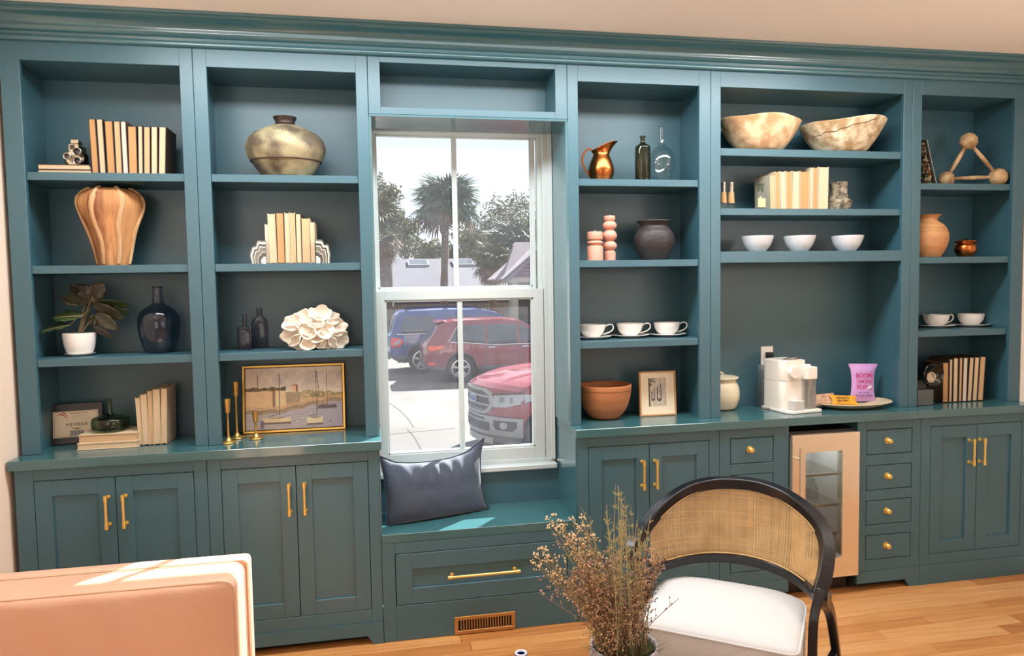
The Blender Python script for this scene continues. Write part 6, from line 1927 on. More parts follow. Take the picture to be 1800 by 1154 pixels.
class Car:
    """body lofted from a side outline; s runs from the tail (0) to the nose (L), y to the car's left"""
    def __init__(self, name, label, origin, heading, L, W, upper, lower, wheels, wr, belt, tumble, k_front=0.25, k_rear=0.12, cat='car'):
        self.t = thing(name, label, cat, origin)
        self.L, self.W, self.upper, self.lower = L, W, upper, lower
        self.F = Vector((math.cos(heading), math.sin(heading), 0))
        self.Lf = Vector((-self.F.y, self.F.x, 0))
        self.wheels, self.wr, self.belt, self.tumble, self.kf, self.kr = wheels, wr, belt, tumble, k_front, k_rear
    def P(self, s, y, z):
        f = abs(y) / self.W
        s2 = s - self.kf * f ** 2.4 * smooth01((s - self.L + 1.1) / 1.1) + self.kr * f ** 2.4 * smooth01((0.9 - s) / 0.9)
        return self.F * s2 + self.Lf * y + Vector((0, 0, z))
    def zlo(self, s, arch=True):
        z = interp(self.lower, s)
        if arch:
            for c in self.wheels:
                d = abs(s - c); R = self.wr * 1.17
                if d < R:
                    z = max(z, self.wr + math.sqrt(R * R - d * d))
        return z
    def w(self, s, z):
        W = self.W
        t = 1 - 0.10 * smooth01((0.6 - s) / 0.6) ** 2 - 0.06 * smooth01((s - self.L + 0.8) / 0.8) ** 2
        if z < 0.5: t *= 1 - 0.05 * (0.5 - z) / 0.3
        elif z > self.belt: t *= 1 - self.tumble * ((z - self.belt) / 0.7)
        else: t *= 1 - 0.012 * math.cos((z - 0.5) / (self.belt - 0.5) * PI * 2)
        return W * t
    def body(self, material):
        st = sorted(set([self.L * i / 60 for i in range(61)] + [c + d * self.wr * 1.17 for c in self.wheels for d in np.linspace(-1, 1, 19)] + [p[0] for p in self.upper]))
        st = [s for s in st if 0 <= s <= self.L]
        m = MB()
        NZ, NY = 12, 10
        cols = {1: [], -1: []}
        for s in st:
            lo, hi = self.zlo(s), interp(self.upper, s)
            lo = min(lo, hi - 0.02)
            for sd in (1, -1):
                cols[sd].append([m.bm.verts.new(self.P(s, sd * self.w(s, lerp(lo, hi, j / NZ)), lerp(lo, hi, j / NZ))) for j in range(NZ + 1)])
        for sd in (1, -1):
            for a, b in zip(cols[sd], cols[sd][1:]):
                for j in range(NZ):
                    m.face((a[j], b[j], b[j + 1], a[j + 1]))
        tops = []
        for i, s in enumerate(st):
            hi = interp(self.upper, s); w_ = self.w(s, hi)
            row = [cols[-1][i][NZ]]
            for q in range(1, NY):
                y = w_ * (2 * q / NY - 1)
                row.append(m.bm.verts.new(self.P(s, y, hi + 0.035 * (1 - (y / w_) ** 2))))
            row.append(cols[1][i][NZ])
            tops.append(row)
        for a, b in zip(tops, tops[1:]):
            for q in range(NY):
                m.face((a[q], a[q + 1], b[q + 1], b[q]))
        for i in (0, len(st) - 1):
            s = st[i]
            lo, hi = self.zlo(s), interp(self.upper, s)
            G = []
            for j in range(NZ + 1):
                z = lerp(lo, hi, j / NZ); w_ = self.w(s, z)
                row = [cols[-1][i][j]]
                for q in range(1, NY):
                    row.append(tops[i][q] if j == NZ else m.bm.verts.new(self.P(s, w_ * (2 * q / NY - 1), z)))
                row.append(cols[1][i][j])
                G.append(row)
            for a, b in zip(G, G[1:]):
                for q in range(NY):
                    m.face((a[q], a[q + 1], b[q + 1], b[q]))
        o = m.build('body', material, self.t, world=False, smooth=True, angle=32)
        m = MB()
        for c in self.wheels:        # dark inner wheel housing and underbody
            for sd in (1, -1):
                pts = [self.P(c + 1.16 * self.wr * math.cos(a), 0, self.wr + 1.16 * self.wr * math.sin(a)) for a in np.linspace(-0.2, PI + 0.2, 15)]
                A_ = [m.bm.verts.new(p + self.Lf * sd * self.W * 0.90) for p in pts]
                B2 = [m.bm.verts.new(p + self.Lf * sd * self.W * 0.45) for p in pts]
                for q in range(14):
                    m.face((A_[q], A_[q + 1], B2[q + 1], B2[q]))
                m.face(B2)
        z = 0.33
        vs = [m.bm.verts.new(self.P(s, y, z)) for s, y in ((0.25, -0.8), (self.L - 0.3, -0.8), (self.L - 0.3, 0.8), (0.25, 0.8))]
        m.face(vs)
        m.build('underbody', CARBK, self.t, world=False)
        return o
    def side(self, name, sd, s0, s1, zlo, zhi, material, off=0.006, ns=14, nz=5, parent=None):
        """panel on the car's flank between two curves"""
        f0 = zlo if callable(zlo) else (lambda s: zlo)
        f1 = zhi if callable(zhi) else (lambda s: zhi)
        def fn(u, v):
            s = lerp(s0, s1, u); z = lerp(f0(s), f1(s), v)
            return self.P(s, sd * (self.w(s, z) + off), z)
        return MB().grid(ns, nz, fn).build(name, material, parent or self.t, world=False, smooth=True, angle=60, solid=-0.004)
    def front(self, name, poly, material, off=0.006, depth=0.012, rear=False, parent=None, n=18):
        """convex outline (y, z) on the nose (or tail), cut in upright strips so that it bends with the body"""
        ys = [p[0] for p in poly]
        y0, y1 = min(ys), max(ys)
        cols = sorted(set([lerp(y0, y1, q / n) for q in range(n + 1)] + ys))
        def span(y):
            zs = []
            for (a, b), (c, d) in zip(poly, poly[1:] + poly[:1]):
                if min(a, c) - 1e-9 <= y <= max(a, c) + 1e-9:
                    if abs(a - c) < 1e-9: zs += [b, d]
                    else: zs.append(b + (d - b) * (y - a) / (c - a))
            return min(zs), max(zs)
        s = (0 - off) if rear else (self.L + off)
        sb = s + (depth if rear else -depth)
        m = MB()
        rows = []
        for y in cols:
            a, b = span(y)
            rows.append([m.bm.verts.new(self.P(q, y, z)) for q, z in ((s, a), (s, b), (sb, b), (sb, a))])
        for a, b in zip(rows, rows[1:]):
            for q in range(4):
                m.face((a[q], b[q], b[(q + 1) % 4], a[(q + 1) % 4]))
        m.face(rows[0]); m.face(rows[-1][::-1])
        return m.build(name, material, parent or self.t, world=False, weld=True)
    def wheel(self, c, sd, rim_mat, spokes=5):
        ctr = self.P(c, sd * (self.W - 0.115), self.wr) if 0 else self.F * c + self.Lf * sd * (self.W - 0.12) + Vector((0, 0, self.wr))
        ax = self.Lf * sd
        M = Matrix.Translation(ctr) @ ax.to_track_quat('Z', 'Y').to_matrix().to_4x4()
        R = self.wr
        m = MB(); m.lathe([(R * 0.68, -0.11), (R * 0.95, -0.11), (R, -0.08), (R, 0.08), (R * 0.95, 0.11), (R * 0.68, 0.10), (R * 0.68, -0.11)], (0, 0, 0), 40, False, False); m.xform(M)
        w_ = m.build('tire', TIRE, self.t, world=False, smooth=True, angle=40)
        m = MB(); m.lathe([(R * 0.70, 0.06), (R * 0.70, 0.10), (R * 0.62, 0.105), (R * 0.60, 0.05)], (0, 0, 0), 36, False, False)
        m.lathe([(R * 0.16, 0.03), (R * 0.16, 0.085), (R * 0.1, 0.095), (0.001, 0.096)], (0, 0, 0), 20, False, False)
        for q in range(spokes):
            for d in (-0.13, 0.13):
                a = 2 * PI * q / spokes + 0.3
                m.bar([(R * 0.1 * math.cos(a), R * 0.1 * math.sin(a), 0.082), (R * 0.64 * math.cos(a + d), R * 0.64 * math.sin(a + d), 0.085)], R * 0.035, 0.012)
        m.xform(M); m.build('rim', rim_mat, self.t, world=False, smooth=True, angle=40)
        m = MB(); m.lathe([(R * 0.66, 0.0), (0.001, 0.0)], (0, 0, 0), 24, True, False); m.xform(M); m.build('brake_shadow', CARBK, self.t, world=False)

CARBK = mat('car_black_plastic', (44, 44, 48), 0.6)
TIRE = mat('tire_rubber', (40, 40, 44), 0.8)
RIM = mat('alloy_rim', (206, 206, 210), 0.3, metal=0.7)
CWIN = mat('car_window', (48, 56, 68), 0.06, spec=0.9)
CHR = mat('car_chrome', (224, 226, 230), 0.15, metal=0.9)
REDP = mat('red_car_paint', (120, 26, 45), 0.22, spec=0.6, coat=0.6)
BLUP = mat('blue_car_paint', (29, 58, 122), 0.22, spec=0.6, coat=0.6)
TRKP = mat('red_truck_paint', (119, 22, 42), 0.2, spec=0.6, coat=0.7)
GREYP = mat('grey_cladding', (73, 73, 77), 0.6)
TAIL = mat('tail_light_red', (214, 40, 44), 0.15, spec=0.8)
TAILO = mat('tail_light_orange', (232, 92, 60), 0.15, spec=0.8)
LAMPW = mat('lamp_clear', (150, 156, 162), 0.1, spec=0.9)
AMBER = mat('amber_marker', (240, 164, 40), 0.2)
SILV = mat('bumper_silver', (139, 139, 140), 0.35, metal=0.2)

# ---- maroon crossover
car = Car('crossover_car', 'maroon crossover car parked behind the red pickup outside the window', (0.80, 16.84, GZ), 0.0, 4.75, 0.94,
          [(0, 0.98), (0.05, 1.06), (0.20, 1.26), (0.36, 1.47), (0.46, 1.585), (0.62, 1.635), (1.3, 1.68), (2.2, 1.685), (2.75, 1.62), (3.2, 1.37), (3.5, 1.17), (4.1, 1.06), (4.55, 0.94), (4.75, 0.80)],
          [(0, 0.46), (0.10, 0.36), (0.35, 0.29), (4.3, 0.27), (4.6, 0.32), (4.75, 0.42)], (1.03, 3.73), 0.365, 1.02, 0.27)
car.body(REDP)
for sd in (-1, 1):
    belt = lambda s: 1.015 + 0.10 * smooth01((2.1 - s) / 1.4)
    top = lambda s: min(interp(car.upper, s) - 0.10, 1.545 - 0.13 * smooth01((1.0 - s) / 0.4))
    def rq(s): return lerp(belt(0.86), top(1.05), smooth01((s - 0.70) / 0.35)) if s < 1.05 else top(s)
    car.side('side_window', sd, 0.80, 1.72, belt, rq, CWIN)
    car.side('side_window', sd, 1.78, 2.62, belt, top, CWIN)
    car.side('side_window', sd, 2.68, 3.26, belt, lambda s: max(belt(s) + 0.01, min(top(s), interp(car.upper, s) - 0.085)), CWIN)
    car.side('window_trim', sd, 0.74, 3.30, lambda s: belt(s) - 0.028, lambda s: belt(s) - 0.008, CHR, 0.010, 24, 1)
    m = car.side('window_trim', sd, 0.66, 1.06, lambda s: lerp(belt(0.8) - 0.02, top(1.05), smooth01((s - 0.64) / 0.42)), lambda s: lerp(belt(0.8) - 0.02, top(1.05), smooth01((s - 0.64) / 0.42)) + 0.02, CHR, 0.010, 12, 1)
    car.side('cladding', sd, 0.06, 4.7, lambda s: car.zlo(s) - 0.002, lambda s: max(0.44, car.zlo(s) + 0.055), GREYP, 0.009, 90, 2)
    for s0 in (1.80, 2.74):
        car.side('door_handle', sd, s0, s0 + 0.19, 0.915, 0.943, CHR, 0.024, 4, 1)
    for s0 in (1.72, 2.65):
        car.side('door_seam', sd, s0, s0 + 0.012, 0.45, lambda s: belt(s) - 0.03, CARBK, 0.002, 1, 8)
    car.side('tail_light', sd, 0.07, 0.62, lambda s: 0.86 + 0.13 * smooth01((s - 0.2) / 0.42), lambda s: 1.01 - 0.01 * s, TAILO, 0.010)
    car.side('reflector', sd, 0.06, 0.24, 0.485, 0.56, TAIL, 0.012)
    car.side('headlight', sd, 4.1, 4.62, 0.78, lambda s: 0.93 - 0.05 * (s - 4.1), LAMPW, 0.01)
    for c in car.wheels:
        car.wheel(c, sd, RIM)
    m = MB(); m.sphere(car.P(3.18, sd * (car.w(3.2, 1.06) + 0.10), 1.10), 0.09, 12, 8, (1.0, 1.2, 0.7)); m.build('door_mirror', REDP, car.t, world=False, smooth=True)
def topgrid(c, name, s0, s1, f, material, off=0.01):
    def fn(u, v):
        s = lerp(s0, s1, u); hi = interp(c.upper, s); w_ = c.w(s, hi); y = w_ * f * (2 * v - 1)
        sl = (interp(c.upper, s + 0.02) - interp(c.upper, s - 0.02)) / 0.04
        n = Vector((-sl, 0, 1)).normalized() * off
        return c.P(s, y, hi + 0.035 * (1 - (y / w_) ** 2)) + c.F * n.x + Vector((0, 0, n.z))
    return MB().grid(10, 8, fn).build(name, material, c.t, world=False, smooth=True, angle=60)
topgrid(car, 'rear_window', 0.08, 0.40, 0.86, CWIN)
topgrid(car, 'windscreen', 2.80, 3.44, 0.88, CWIN)
car.front('licence_panel', [(-0.3, 0.62), (0.3, 0.62), (0.3, 0.78), (-0.3, 0.78)], SILV, rear=True)
car.front('rear_bumper', [(-0.86, 0.42), (0.86, 0.42), (0.86, 0.56), (-0.86, 0.56)], GREYP, 0.03, 0.04, rear=True)
m = MB(); m.grid(6, 8, lambda u, v: car.P(0.36 + 0.26 * u, (2 * v - 1) * 0.66, 1.615 + 0.045 * u)); m.build('spoiler', REDP, car.t, world=False, smooth=True, solid=0.03)

# ---- blue full-size SUV
car = Car('suv', 'large blue sport utility vehicle parked behind the maroon crossover', (-0.10, 19.22, GZ), 0.0, 5.35, 1.0,
          [(0, 1.14), (0.04, 1.2), (0.14, 1.52), (0.24, 1.76), (0.34, 1.845), (0.7, 1.885), (1.8, 1.91), (2.9, 1.88), (3.4, 1.76), (3.85, 1.44), (4.15, 1.27), (4.9, 1.20), (5.25, 1.10), (5.35, 0.95)],
          [(0, 0.52), (0.12, 0.42), (0.4, 0.34), (4.9, 0.34), (5.2, 0.36), (5.35, 0.48)], (1.03, 4.2), 0.41, 1.22, 0.22)
car.body(BLUP)
for sd in (-1, 1):
    top = lambda s: min(1.72, interp(car.upper, s) - 0.11)
    car.side('side_window', sd, 0.32, 1.52, 1.225, lambda s: min(top(s), 1.225 + max(0.02, (s - 0.26) * 2.2), 1.225 + max(0.02, (1.60 - s) * 3.0)), CWIN)
    car.side('side_window', sd, 1.72, 2.6, 1.235, lambda s: min(top(s), 1.235 + max(0.02, (s - 1.68) * 3.2)), CWIN)
    car.side('side_window', sd, 2.7, 3.62, 1.235, lambda s: max(1.25, min(top(s), interp(car.upper, s) - 0.10)), CWIN)
    car.side('window_trim', sd, 0.20, 3.75, 1.185, 1.21, CHR, 0.012, 20, 1)
    car.side('body_crease', sd, 0.5, 3.9, 1.03, 1.045, BLUP, 0.014, 12, 1)
    car.side('cladding', sd, 0.04, 5.3, lambda s: car.zlo(s) - 0.002, lambda s: max(0.55, car.zlo(s) + 0.05), GREYP, 0.009, 90, 2)
    car.side('tail_light', sd, 0.02, 0.42, lambda s: 0.80 + 0.14 * smooth01((s - 0.22) / 0.2), lambda s: 1.09 - 0.10 * smooth01((s - 0.3) / 0.12), TAIL, 0.012)
    def chev(s): return 0.86 + 0.32 * (s - 0.1) if s < 0.3 else 0.924 + 0.7 * (s - 0.3)
    car.side('light_bar', sd, 0.10, 0.33, lambda s: 0.86 + 0.55 * max(0, s - 0.14), lambda s: 0.91 + 0.62 * max(0, s - 0.08), LAMPW, 0.018)
    for s0 in (1.62, 2.66):
        car.side('door_seam', sd, s0, s0 + 0.012, 0.55, 1.2, CARBK, 0.002, 1, 6)
    for s0 in (1.75, 2.8):
        car.side('door_handle', sd, s0, s0 + 0.22, 1.06, 1.10, CHR, 0.024, 4, 1)
    m = MB(); m.bar([car.P(s, sd * 0.68, interp(car.upper, s) + 0.075 - (0.05 if s in (0.55, 2.9) else 0)) for s in (0.55, 0.75, 1.2, 1.8, 2.4, 2.7, 2.9)], 0.02, 0.022); m.build('roof_rail', mat('roof_rail_navy', (34, 44, 82), 0.4), car.t, world=False)
    for c in car.wheels:
        car.wheel(c, sd, RIM)
topgrid(car, 'rear_window', 0.05, 0.26, 0.84, CWIN)
topgrid(car, 'windscreen', 3.46, 4.08, 0.88, CWIN)
car.front('rear_bumper', [(-0.92, 0.46), (0.92, 0.46), (0.92, 0.66), (-0.92, 0.66)], GREYP, 0.05, 0.06, rear=True)

# ---- red pickup truck, nose towards the left
TH = math.radians(180 + 13)
nose = P(836, 697, 7.75)
Fv = Vector((math.cos(TH), math.sin(TH), 0))
TL = 5.35
car = Car('pickup_truck', 'red pickup truck with chrome grille nearest the window outside', (nose.x - Fv.x * TL, nose.y - Fv.y * TL, GZ), TH, TL, 0.95,
          [(0, 1.22), (1.7, 1.24), (1.72, 1.25), (1.85, 1.76), (2.2, 1.82), (3.0, 1.80), (3.25, 1.72), (3.85, 1.26), (4.1, 1.235), (4.7, 1.19), (5.05, 1.135), (5.25, 1.085), (5.35, 1.03)],
          [(0, 0.5), (0.3, 0.42), (4.9, 0.40), (5.2, 0.34), (5.35, 0.32)], (1.15, 4.52), 0.41, 1.06, 0.22, k_front=0.42)
car.body(TRKP)
for sd in (-1, 1):
    top = lambda s: interp(car.upper, s) - 0.10
    car.side('side_window', sd, 1.95, 2.55, 1.27, lambda s: 1.64, CWIN)
    car.side('side_window', sd, 2.62, 3.5, 1.27, lambda s: max(1.28, min(1.64, top(s))), CWIN)
    car.side('cladding', sd, 0.05, 5.1, lambda s: car.zlo(s) - 0.002, lambda s: max(0.5, car.zlo(s) + 0.04), CARBK, 0.008, 90, 2)
    for c in car.wheels:
        car.wheel(c, sd, RIM)
    car.side('marker_light', sd, 4.86, 5.02, lambda s: 0.67, lambda s: 0.80 - 0.5 * abs(s - 4.90), AMBER, 0.014)
    # headlight wraps round the corner
    lamp = car.front('headlight', [(sd * y, z) for y, z in ((0.52, 0.775), (0.70, 0.79), (0.86, 0.83), (0.93, 0.90), (0.93, 1.0), (0.80, 0.985), (0.53, 0.955))], LAMPW, 0.012, 0.02)
    car.front('lamp_bezel', [(sd * y, z) for y, z in ((0.50, 0.965), (0.80, 1.0), (0.94, 1.02), (0.94, 0.995), (0.80, 0.98), (0.50, 0.945))], CARBK, 0.018, 0.02, parent=lamp)
    car.front('lamp_strip', [(sd * y, z) for y, z in ((0.51, 0.768), (0.72, 0.782), (0.90, 0.84), (0.90, 0.865), (0.72, 0.812), (0.51, 0.80))], LAMPW, 0.02, 0.02, parent=lamp)
    for y0, y1 in ((0.63, 0.70), (0.78, 0.815)):
        car.front('projector', [(sd * y0, 0.845), (sd * y1, 0.85), (sd * y1, 0.94), (sd * y0, 0.93)], mat('projector_grey', (110, 116, 126), 0.1, spec=0.9), 0.018, 0.012, parent=lamp)
    car.side('headlight_wrap', sd, 5.02, 5.30, lambda s: 0.93 - 0.09 * (s - 5.02) / 0.28, lambda s: 0.965 + 0.02 * (s - 5.02) / 0.28, LAMPW, 0.012)
    fog = car.front('fog_pocket', [(sd * y, z) for y, z in ((0.58, 0.43), (0.82, 0.43), (0.88, 0.50), (0.87, 0.575), (0.54, 0.575), (0.53, 0.50))], CARBK, 0.034, 0.02)
    car.front('fog_light', [(sd * (0.70 + 0.055 * math.cos(a)), 0.502 + 0.055 * math.sin(a)) for a in np.linspace(0, 2 * PI, 16)[:-1]], mat('fog_lens', (130, 134, 140), 0.1, spec=0.9), 0.040, 0.015, parent=fog)
    def rib(u, v): 
        s = lerp(3.95, 5.22, u); y = sd * lerp(0.40, 0.52, v)
        return car.P(s, y, interp(car.upper, s) + 0.035 * (1 - (y / car.w(s, 1.1)) ** 2) + 0.022 * math.sin(PI * v) * smooth01((5.22 - s) / 0.3))
    MB().grid(20, 6, rib).build('hood_bulge', TRKP, car.t, world=False, smooth=True, angle=180)
hexo = [(-0.53, 0.80), (-0.48, 0.98), (-0.36, 1.035), (0.36, 1.035), (0.48, 0.98), (0.53, 0.80), (0.44, 0.69), (0.32, 0.645), (-0.32, 0.645), (-0.44, 0.69)]
hexo = [p for (a, b), (c, d) in zip(hexo, hexo[1:] + hexo[:1]) for p in [(lerp(a, c, q / 5), lerp(b, d, q / 5)) for q in range(5)]]
hexi = [(y * 0.89, 0.84 + (z - 0.84) * 0.80) for y, z in hexo]
grille = car.front('grille', [p for p in hexi[::5]], mat('grille_mesh', (70, 70, 76), 0.5, noise=1.5, nscale=60, col2=(30, 30, 34)), 0.012, 0.01)
m = MB()
n = len(hexo)
for d0, d1 in ((0.03, 0.03),):
    O = [m.bm.verts.new(car.P(TL + 0.03, y, z)) for y, z in hexo]; I = [m.bm.verts.new(car.P(TL + 0.03, y, z)) for y, z in hexi]
    O2 = [m.bm.verts.new(car.P(TL - 0.005, y * 1.01, z)) for y, z in hexo]; I2 = [m.bm.verts.new(car.P(TL + 0.008, y, z)) for y, z in hexi]
    for q in range(n):
        r = (q + 1) % n
        m.face((O[q], O[r], I[r], I[q])); m.face((O[q], O2[q], O2[r], O[r])); m.face((I[q], I[r], I2[r], I2[q]))
m.build('grille_frame', SILV, car.t, world=False)
for z0, z1, hw in ((0.905, 0.935, 0.45), (0.775, 0.805, 0.45), (0.70, 0.712, 0.30)):
    car.front('grille_bar', [(-hw, z0), (hw, z0), (hw, z1), (-hw, z1)], SILV, 0.03, 0.016, parent=grille)
emb = car.front('emblem', [(0.125 * math.cos(a), 0.855 + 0.062 * math.sin(a)) for a in np.linspace(0, 2 * PI, 25)[:-1]], CHR, 0.046, 0.02)
car.front('emblem_oval', [(0.110 * math.cos(a), 0.855 + 0.050 * math.sin(a)) for a in np.linspace(0, 2 * PI, 25)[:-1]], mat('emblem_blue', (44, 66, 140), 0.25), 0.050, 0.01, parent=emb)
def band(hw, z0, z1, n=14):
    return [(-hw + 2 * hw * q / n, z0) for q in range(n + 1)] + [(hw - 2 * hw * q / n, z1) for q in range(n + 1)]
def bandgrid(name, hw, z0, z1, material, off, nv=3, parent=None, bulge=0.0):
    return MB().grid(24, nv, lambda u, v: car.P(TL + off + bulge * math.sin(PI * v), hw * (2 * u - 1), lerp(z0, z1, v))).build(name, material, parent or car.t, world=False, smooth=True, angle=50)
bandgrid('bumper_gap', 0.93, 0.622, 0.638, CARBK, 0.012)
bump = bandgrid('front_bumper', 0.94, 0.34, 0.625, SILV, 0.020, 6, bulge=0.012)
bandgrid('lower_intake', 0.46, 0.40, 0.53, CARBK, 0.036, 2, bump)
bandgrid('intake_slot', 0.34, 0.56, 0.59, CARBK, 0.036, 1, bump)
bandgrid('valance', 0.90, 0.24, 0.345, GREYP, 0.0, 3)
bandgrid('skid_plate', 0.50, 0.20, 0.30, SILV, 0.012, 2)
topgrid(car, 'windscreen', 3.30, 3.80, 0.88, CWIN)

# ---- picket fence, neighbouring roof, house
FEN = mat('weathered_fence', (123, 116, 109), 0.85, noise=0.6, nscale=3)
fen = thing('picket_fence', 'weathered wooden picket fence beyond the parked cars', 'fence', (5, 30, GZ))
m = MB()
x = -6.0
rng = random.Random(6)
while x < 13:
    z1 = GZ + 1.74 + rng.uniform(-0.02, 0.02)
    m.prism([(x, GZ + 0.01), (x + 0.125, GZ + 0.01), (x + 0.125, z1 - 0.05), (x + 0.09, z1), (x + 0.035, z1), (x, z1 - 0.05)], 'y', 30, 30.02)
    x += 0.155
stuff(m.build('pickets', FEN, fen))
for z in (GZ + 0.4, GZ + 1.4):
    MB().box(-6, 13, 30.02, 30.07, z, z + 0.09).build('rail', FEN, fen)
SHG = mat('grey_shingle', (58, 60, 74), 0.9, noise=0.9, nscale=0.9, col2=(46, 48, 62), stretch=(1, 3, 1), bump=0.4, bscale=6)
b = thing('grey_roofed_house', 'low building with long grey shingle roof and skylights behind the fence', 'building', (5, 40, GZ))
def roofpt(x, f): return Vector((x, lerp(36, 46, f), lerp(0.75, 3.50, f)))
m = MB(); m.grid(30, 14, lambda u, v: roofpt(lerp(-9, 8.6, u), v)); m.build('roof', SHG, b, solid=0.12)
MB().box(-8.6, 8.2, 36.4, 48.5, GZ, 0.78).build('wall', mat('pale_wall', (155, 150, 143), 0.9), b)
MB().grid(4, 4, lambda u, v: Vector((lerp(-9, 8.6, u), lerp(46, 49, v), lerp(3.5, 0.75, v)))).build('rear_roof', SHG, b, solid=0.12)
SKY = mat('skylight_frame', (130, 132, 137), 0.4)
for px0, px1 in ((663, 679), (717, 753), (795, 831)):
    y0, y1 = 43.7, 45.1
    a0, a1 = P(px0, 462, 44.4).x, P(px1, 462, 44.4).x
    m = MB()
    c0, c1 = roofpt(a0, 0.77), roofpt(a0, 0.90)
    m.prism([(c0.y, c0.z), (c1.y, c1.z), (c1.y, c1.z + 0.22), (c0.y, c0.z + 0.22)], 'x', a0, a1)
    s_ = m.build('skylight', SKY, b)
    m = MB(); m.prism([(c0.y + 0.15, c0.z + 0.27), (c1.y - 0.1, c1.z + 0.23), (c1.y - 0.1, c1.z + 0.235), (c0.y + 0.15, c0.z + 0.275)], 'x', a0 + 0.1, a1 - 0.1); m.build('skylight_glass', CWIN, s_)
# courses of shingles are below a few pixels out there; the right-hand house has its boards built
SID = mat('mauve_siding', (123, 98, 118), 0.8)
TRM = mat('cream_trim', (165, 158, 144), 0.7)
STU = mat('pale_stucco', (158, 150, 143), 0.9)
RF2 = mat('lilac_shingle', (130, 120, 129), 0.9, noise=0.6, nscale=2)
h = thing('gabled_house', 'pale house with lilac roof and small mauve porch gable at the window edge', 'building', (8.2, 23, GZ))
YG = 21.4
el = P(889, 491, YG)
r0 = P(905, 428, YG + 1.6)
xr_ = el.x + 9.0
MB().box(el.x + 0.7, xr_, YG + 0.5, YG + 3.2, GZ + 0.001, el.z).build('wall', STU, h)
m = MB()
A_ = [m.bm.verts.new(v) for v in ((el.x - 0.1, YG, el.z), (xr_, YG, el.z), (xr_, YG + 1.6, r0.z), (r0.x, YG + 1.6, r0.z))]
m.face(A_)
m.build('roof_slope', RF2, h, solid=0.1)
m = MB()
A_ = [m.bm.verts.new(v) for v in ((el.x - 0.1, YG, el.z), (r0.x, YG + 1.6, r0.z), (r0.x + 0.2, YG + 2.2, r0.z), (el.x + 0.5, YG + 3.6, el.z))]
m.face(A_)
m.build('roof_slope', RF2, h, solid=0.1)
m = MB()
A_ = [m.bm.verts.new(v) for v in ((r0.x + 0.2, YG + 2.2, r0.z), (xr_, YG + 2.2, r0.z), (xr_, YG + 3.6, el.z), (el.x + 0.5, YG + 3.6, el.z))]
m.face(A_)
m.build('roof_slope', RF2, h, solid=0.1)
# porch gable: boards one above another, barge boards, trim and posts
g0 = P(890, 490, YG - 0.55); ga = P(951, 440, YG - 0.55)
gw = ga.x - g0.x
ng = 8
for q in range(ng):
    f0, f1 = q / ng, (q + 1) / ng - 0.02
    z0, z1 = lerp(g0.z, ga.z, f0), lerp(g0.z, ga.z, f1)
    xa, xb = lerp(g0.x, ga.x, f0) + 0.12, lerp(g0.x + 2 * gw, ga.x, f0) - 0.12
    if xb - xa > 0.15:
        MB().prism([(xa, z0), (xb, z0), (xb - gw / ng * 0.9, z1), (xa + gw / ng * 0.9, z1)], 'y', YG - 0.50, YG - 0.46).build('siding_board', SID, h)
for sg in (1, -1):
    x0_ = ga.x - sg * gw
    MB().prism([(x0_ - sg * 0.12, g0.z - 0.10), (x0_ + sg * 0.06, g0.z - 0.10), (ga.x, ga.z - 0.06), (ga.x, ga.z + 0.10)], 'y', YG - 0.62, YG - 0.44).build('barge_board', RF2, h)
    MB().prism([(x0_ - sg * 0.12, g0.z - 0.06), (ga.x, ga.z + 0.10), (ga.x, ga.z + 0.16), (x0_ - sg * 0.12, g0.z)], 'y', YG - 0.6, YG + 3.0).build('porch_roof', RF2, h)
    MB().box(x0_ + sg * 0.30 - 0.1, x0_ + sg * 0.30 + 0.1, YG - 0.58, YG - 0.40, GZ + 0.001, g0.z - 0.10).build('porch_post', TRM, h)
MB().box(g0.x, g0.x + 2 * gw, YG - 0.60, YG - 0.42, g0.z - 0.14, g0.z + 0.02).build('trim_board', TRM, h)
for x_ in (g0.x + 0.55, g0.x + 1.9):
    MB().box(x_, x_ + 0.5, YG + 0.46, YG + 0.5, GZ + 0.6, g0.z - 0.3).build('shutter', mat('dark_shutter', (60, 58, 60), 0.8), h)

# ---- palms and trees
FR_G = mat('palm_green', (66, 92, 66), 0.6)
FR_D = mat('palm_dry', (112, 88, 62), 0.8)
FR_O = mat('palm_olive', (84, 88, 50), 0.7)
BARK = mat('palm_bark', (120, 104, 94), 0.9, noise=1.0, nscale=9, col2=(77, 64, 56), stretch=(1, 1, 4), bump=0.5, bscale=12)
def frond_mesh(name, material, L=1.0, n=20, seed=0):
    """a fan leaf: stalk, then folded blades spreading from its end"""
    rg = random.Random(seed)
    m = MB()
    m.tube([(0, 0, 0), (0.28 * L, 0, 0.06 * L), (0.5 * L, 0, 0.05 * L)], [0.016 * L, 0.012 * L, 0.009 * L], 5)
    c = Vector((0.48 * L, 0, 0.05 * L))
    for q in range(n):
        a = math.radians(lerp(-118, 118, q / (n - 1)) + rg.uniform(-3, 3))
        l = L * (0.62 - 0.10 * abs(a) / 2) * rg.uniform(0.9, 1.05)
        d = Vector((math.cos(a), math.sin(a), 0)); s_ = Vector((-d.y, d.x, 0))
        p1 = c + d * l * 0.55 + Vector((0, 0, 0.02 * L)); p2 = c + d * l + Vector((0, 0, -0.16 * L * rg.uniform(0.5, 1.3)))
        w_ = 0.030 * L
        A_, B2, C_, D2, E_ = (m.bm.verts.new(x) for x in (c, p1 + s_ * w_, p1 - s_ * w_, p2, p1 + Vector((0, 0, 0.022 * L))))
        m.face((A_, B2, E_)); m.face((A_, E_, C_)); m.face((B2, D2, E_)); m.face((E_, D2, C_))
    tmp = m.build(name, material, None)
    me = tmp.data
    bpy.data.objects.remove(tmp)
    return me
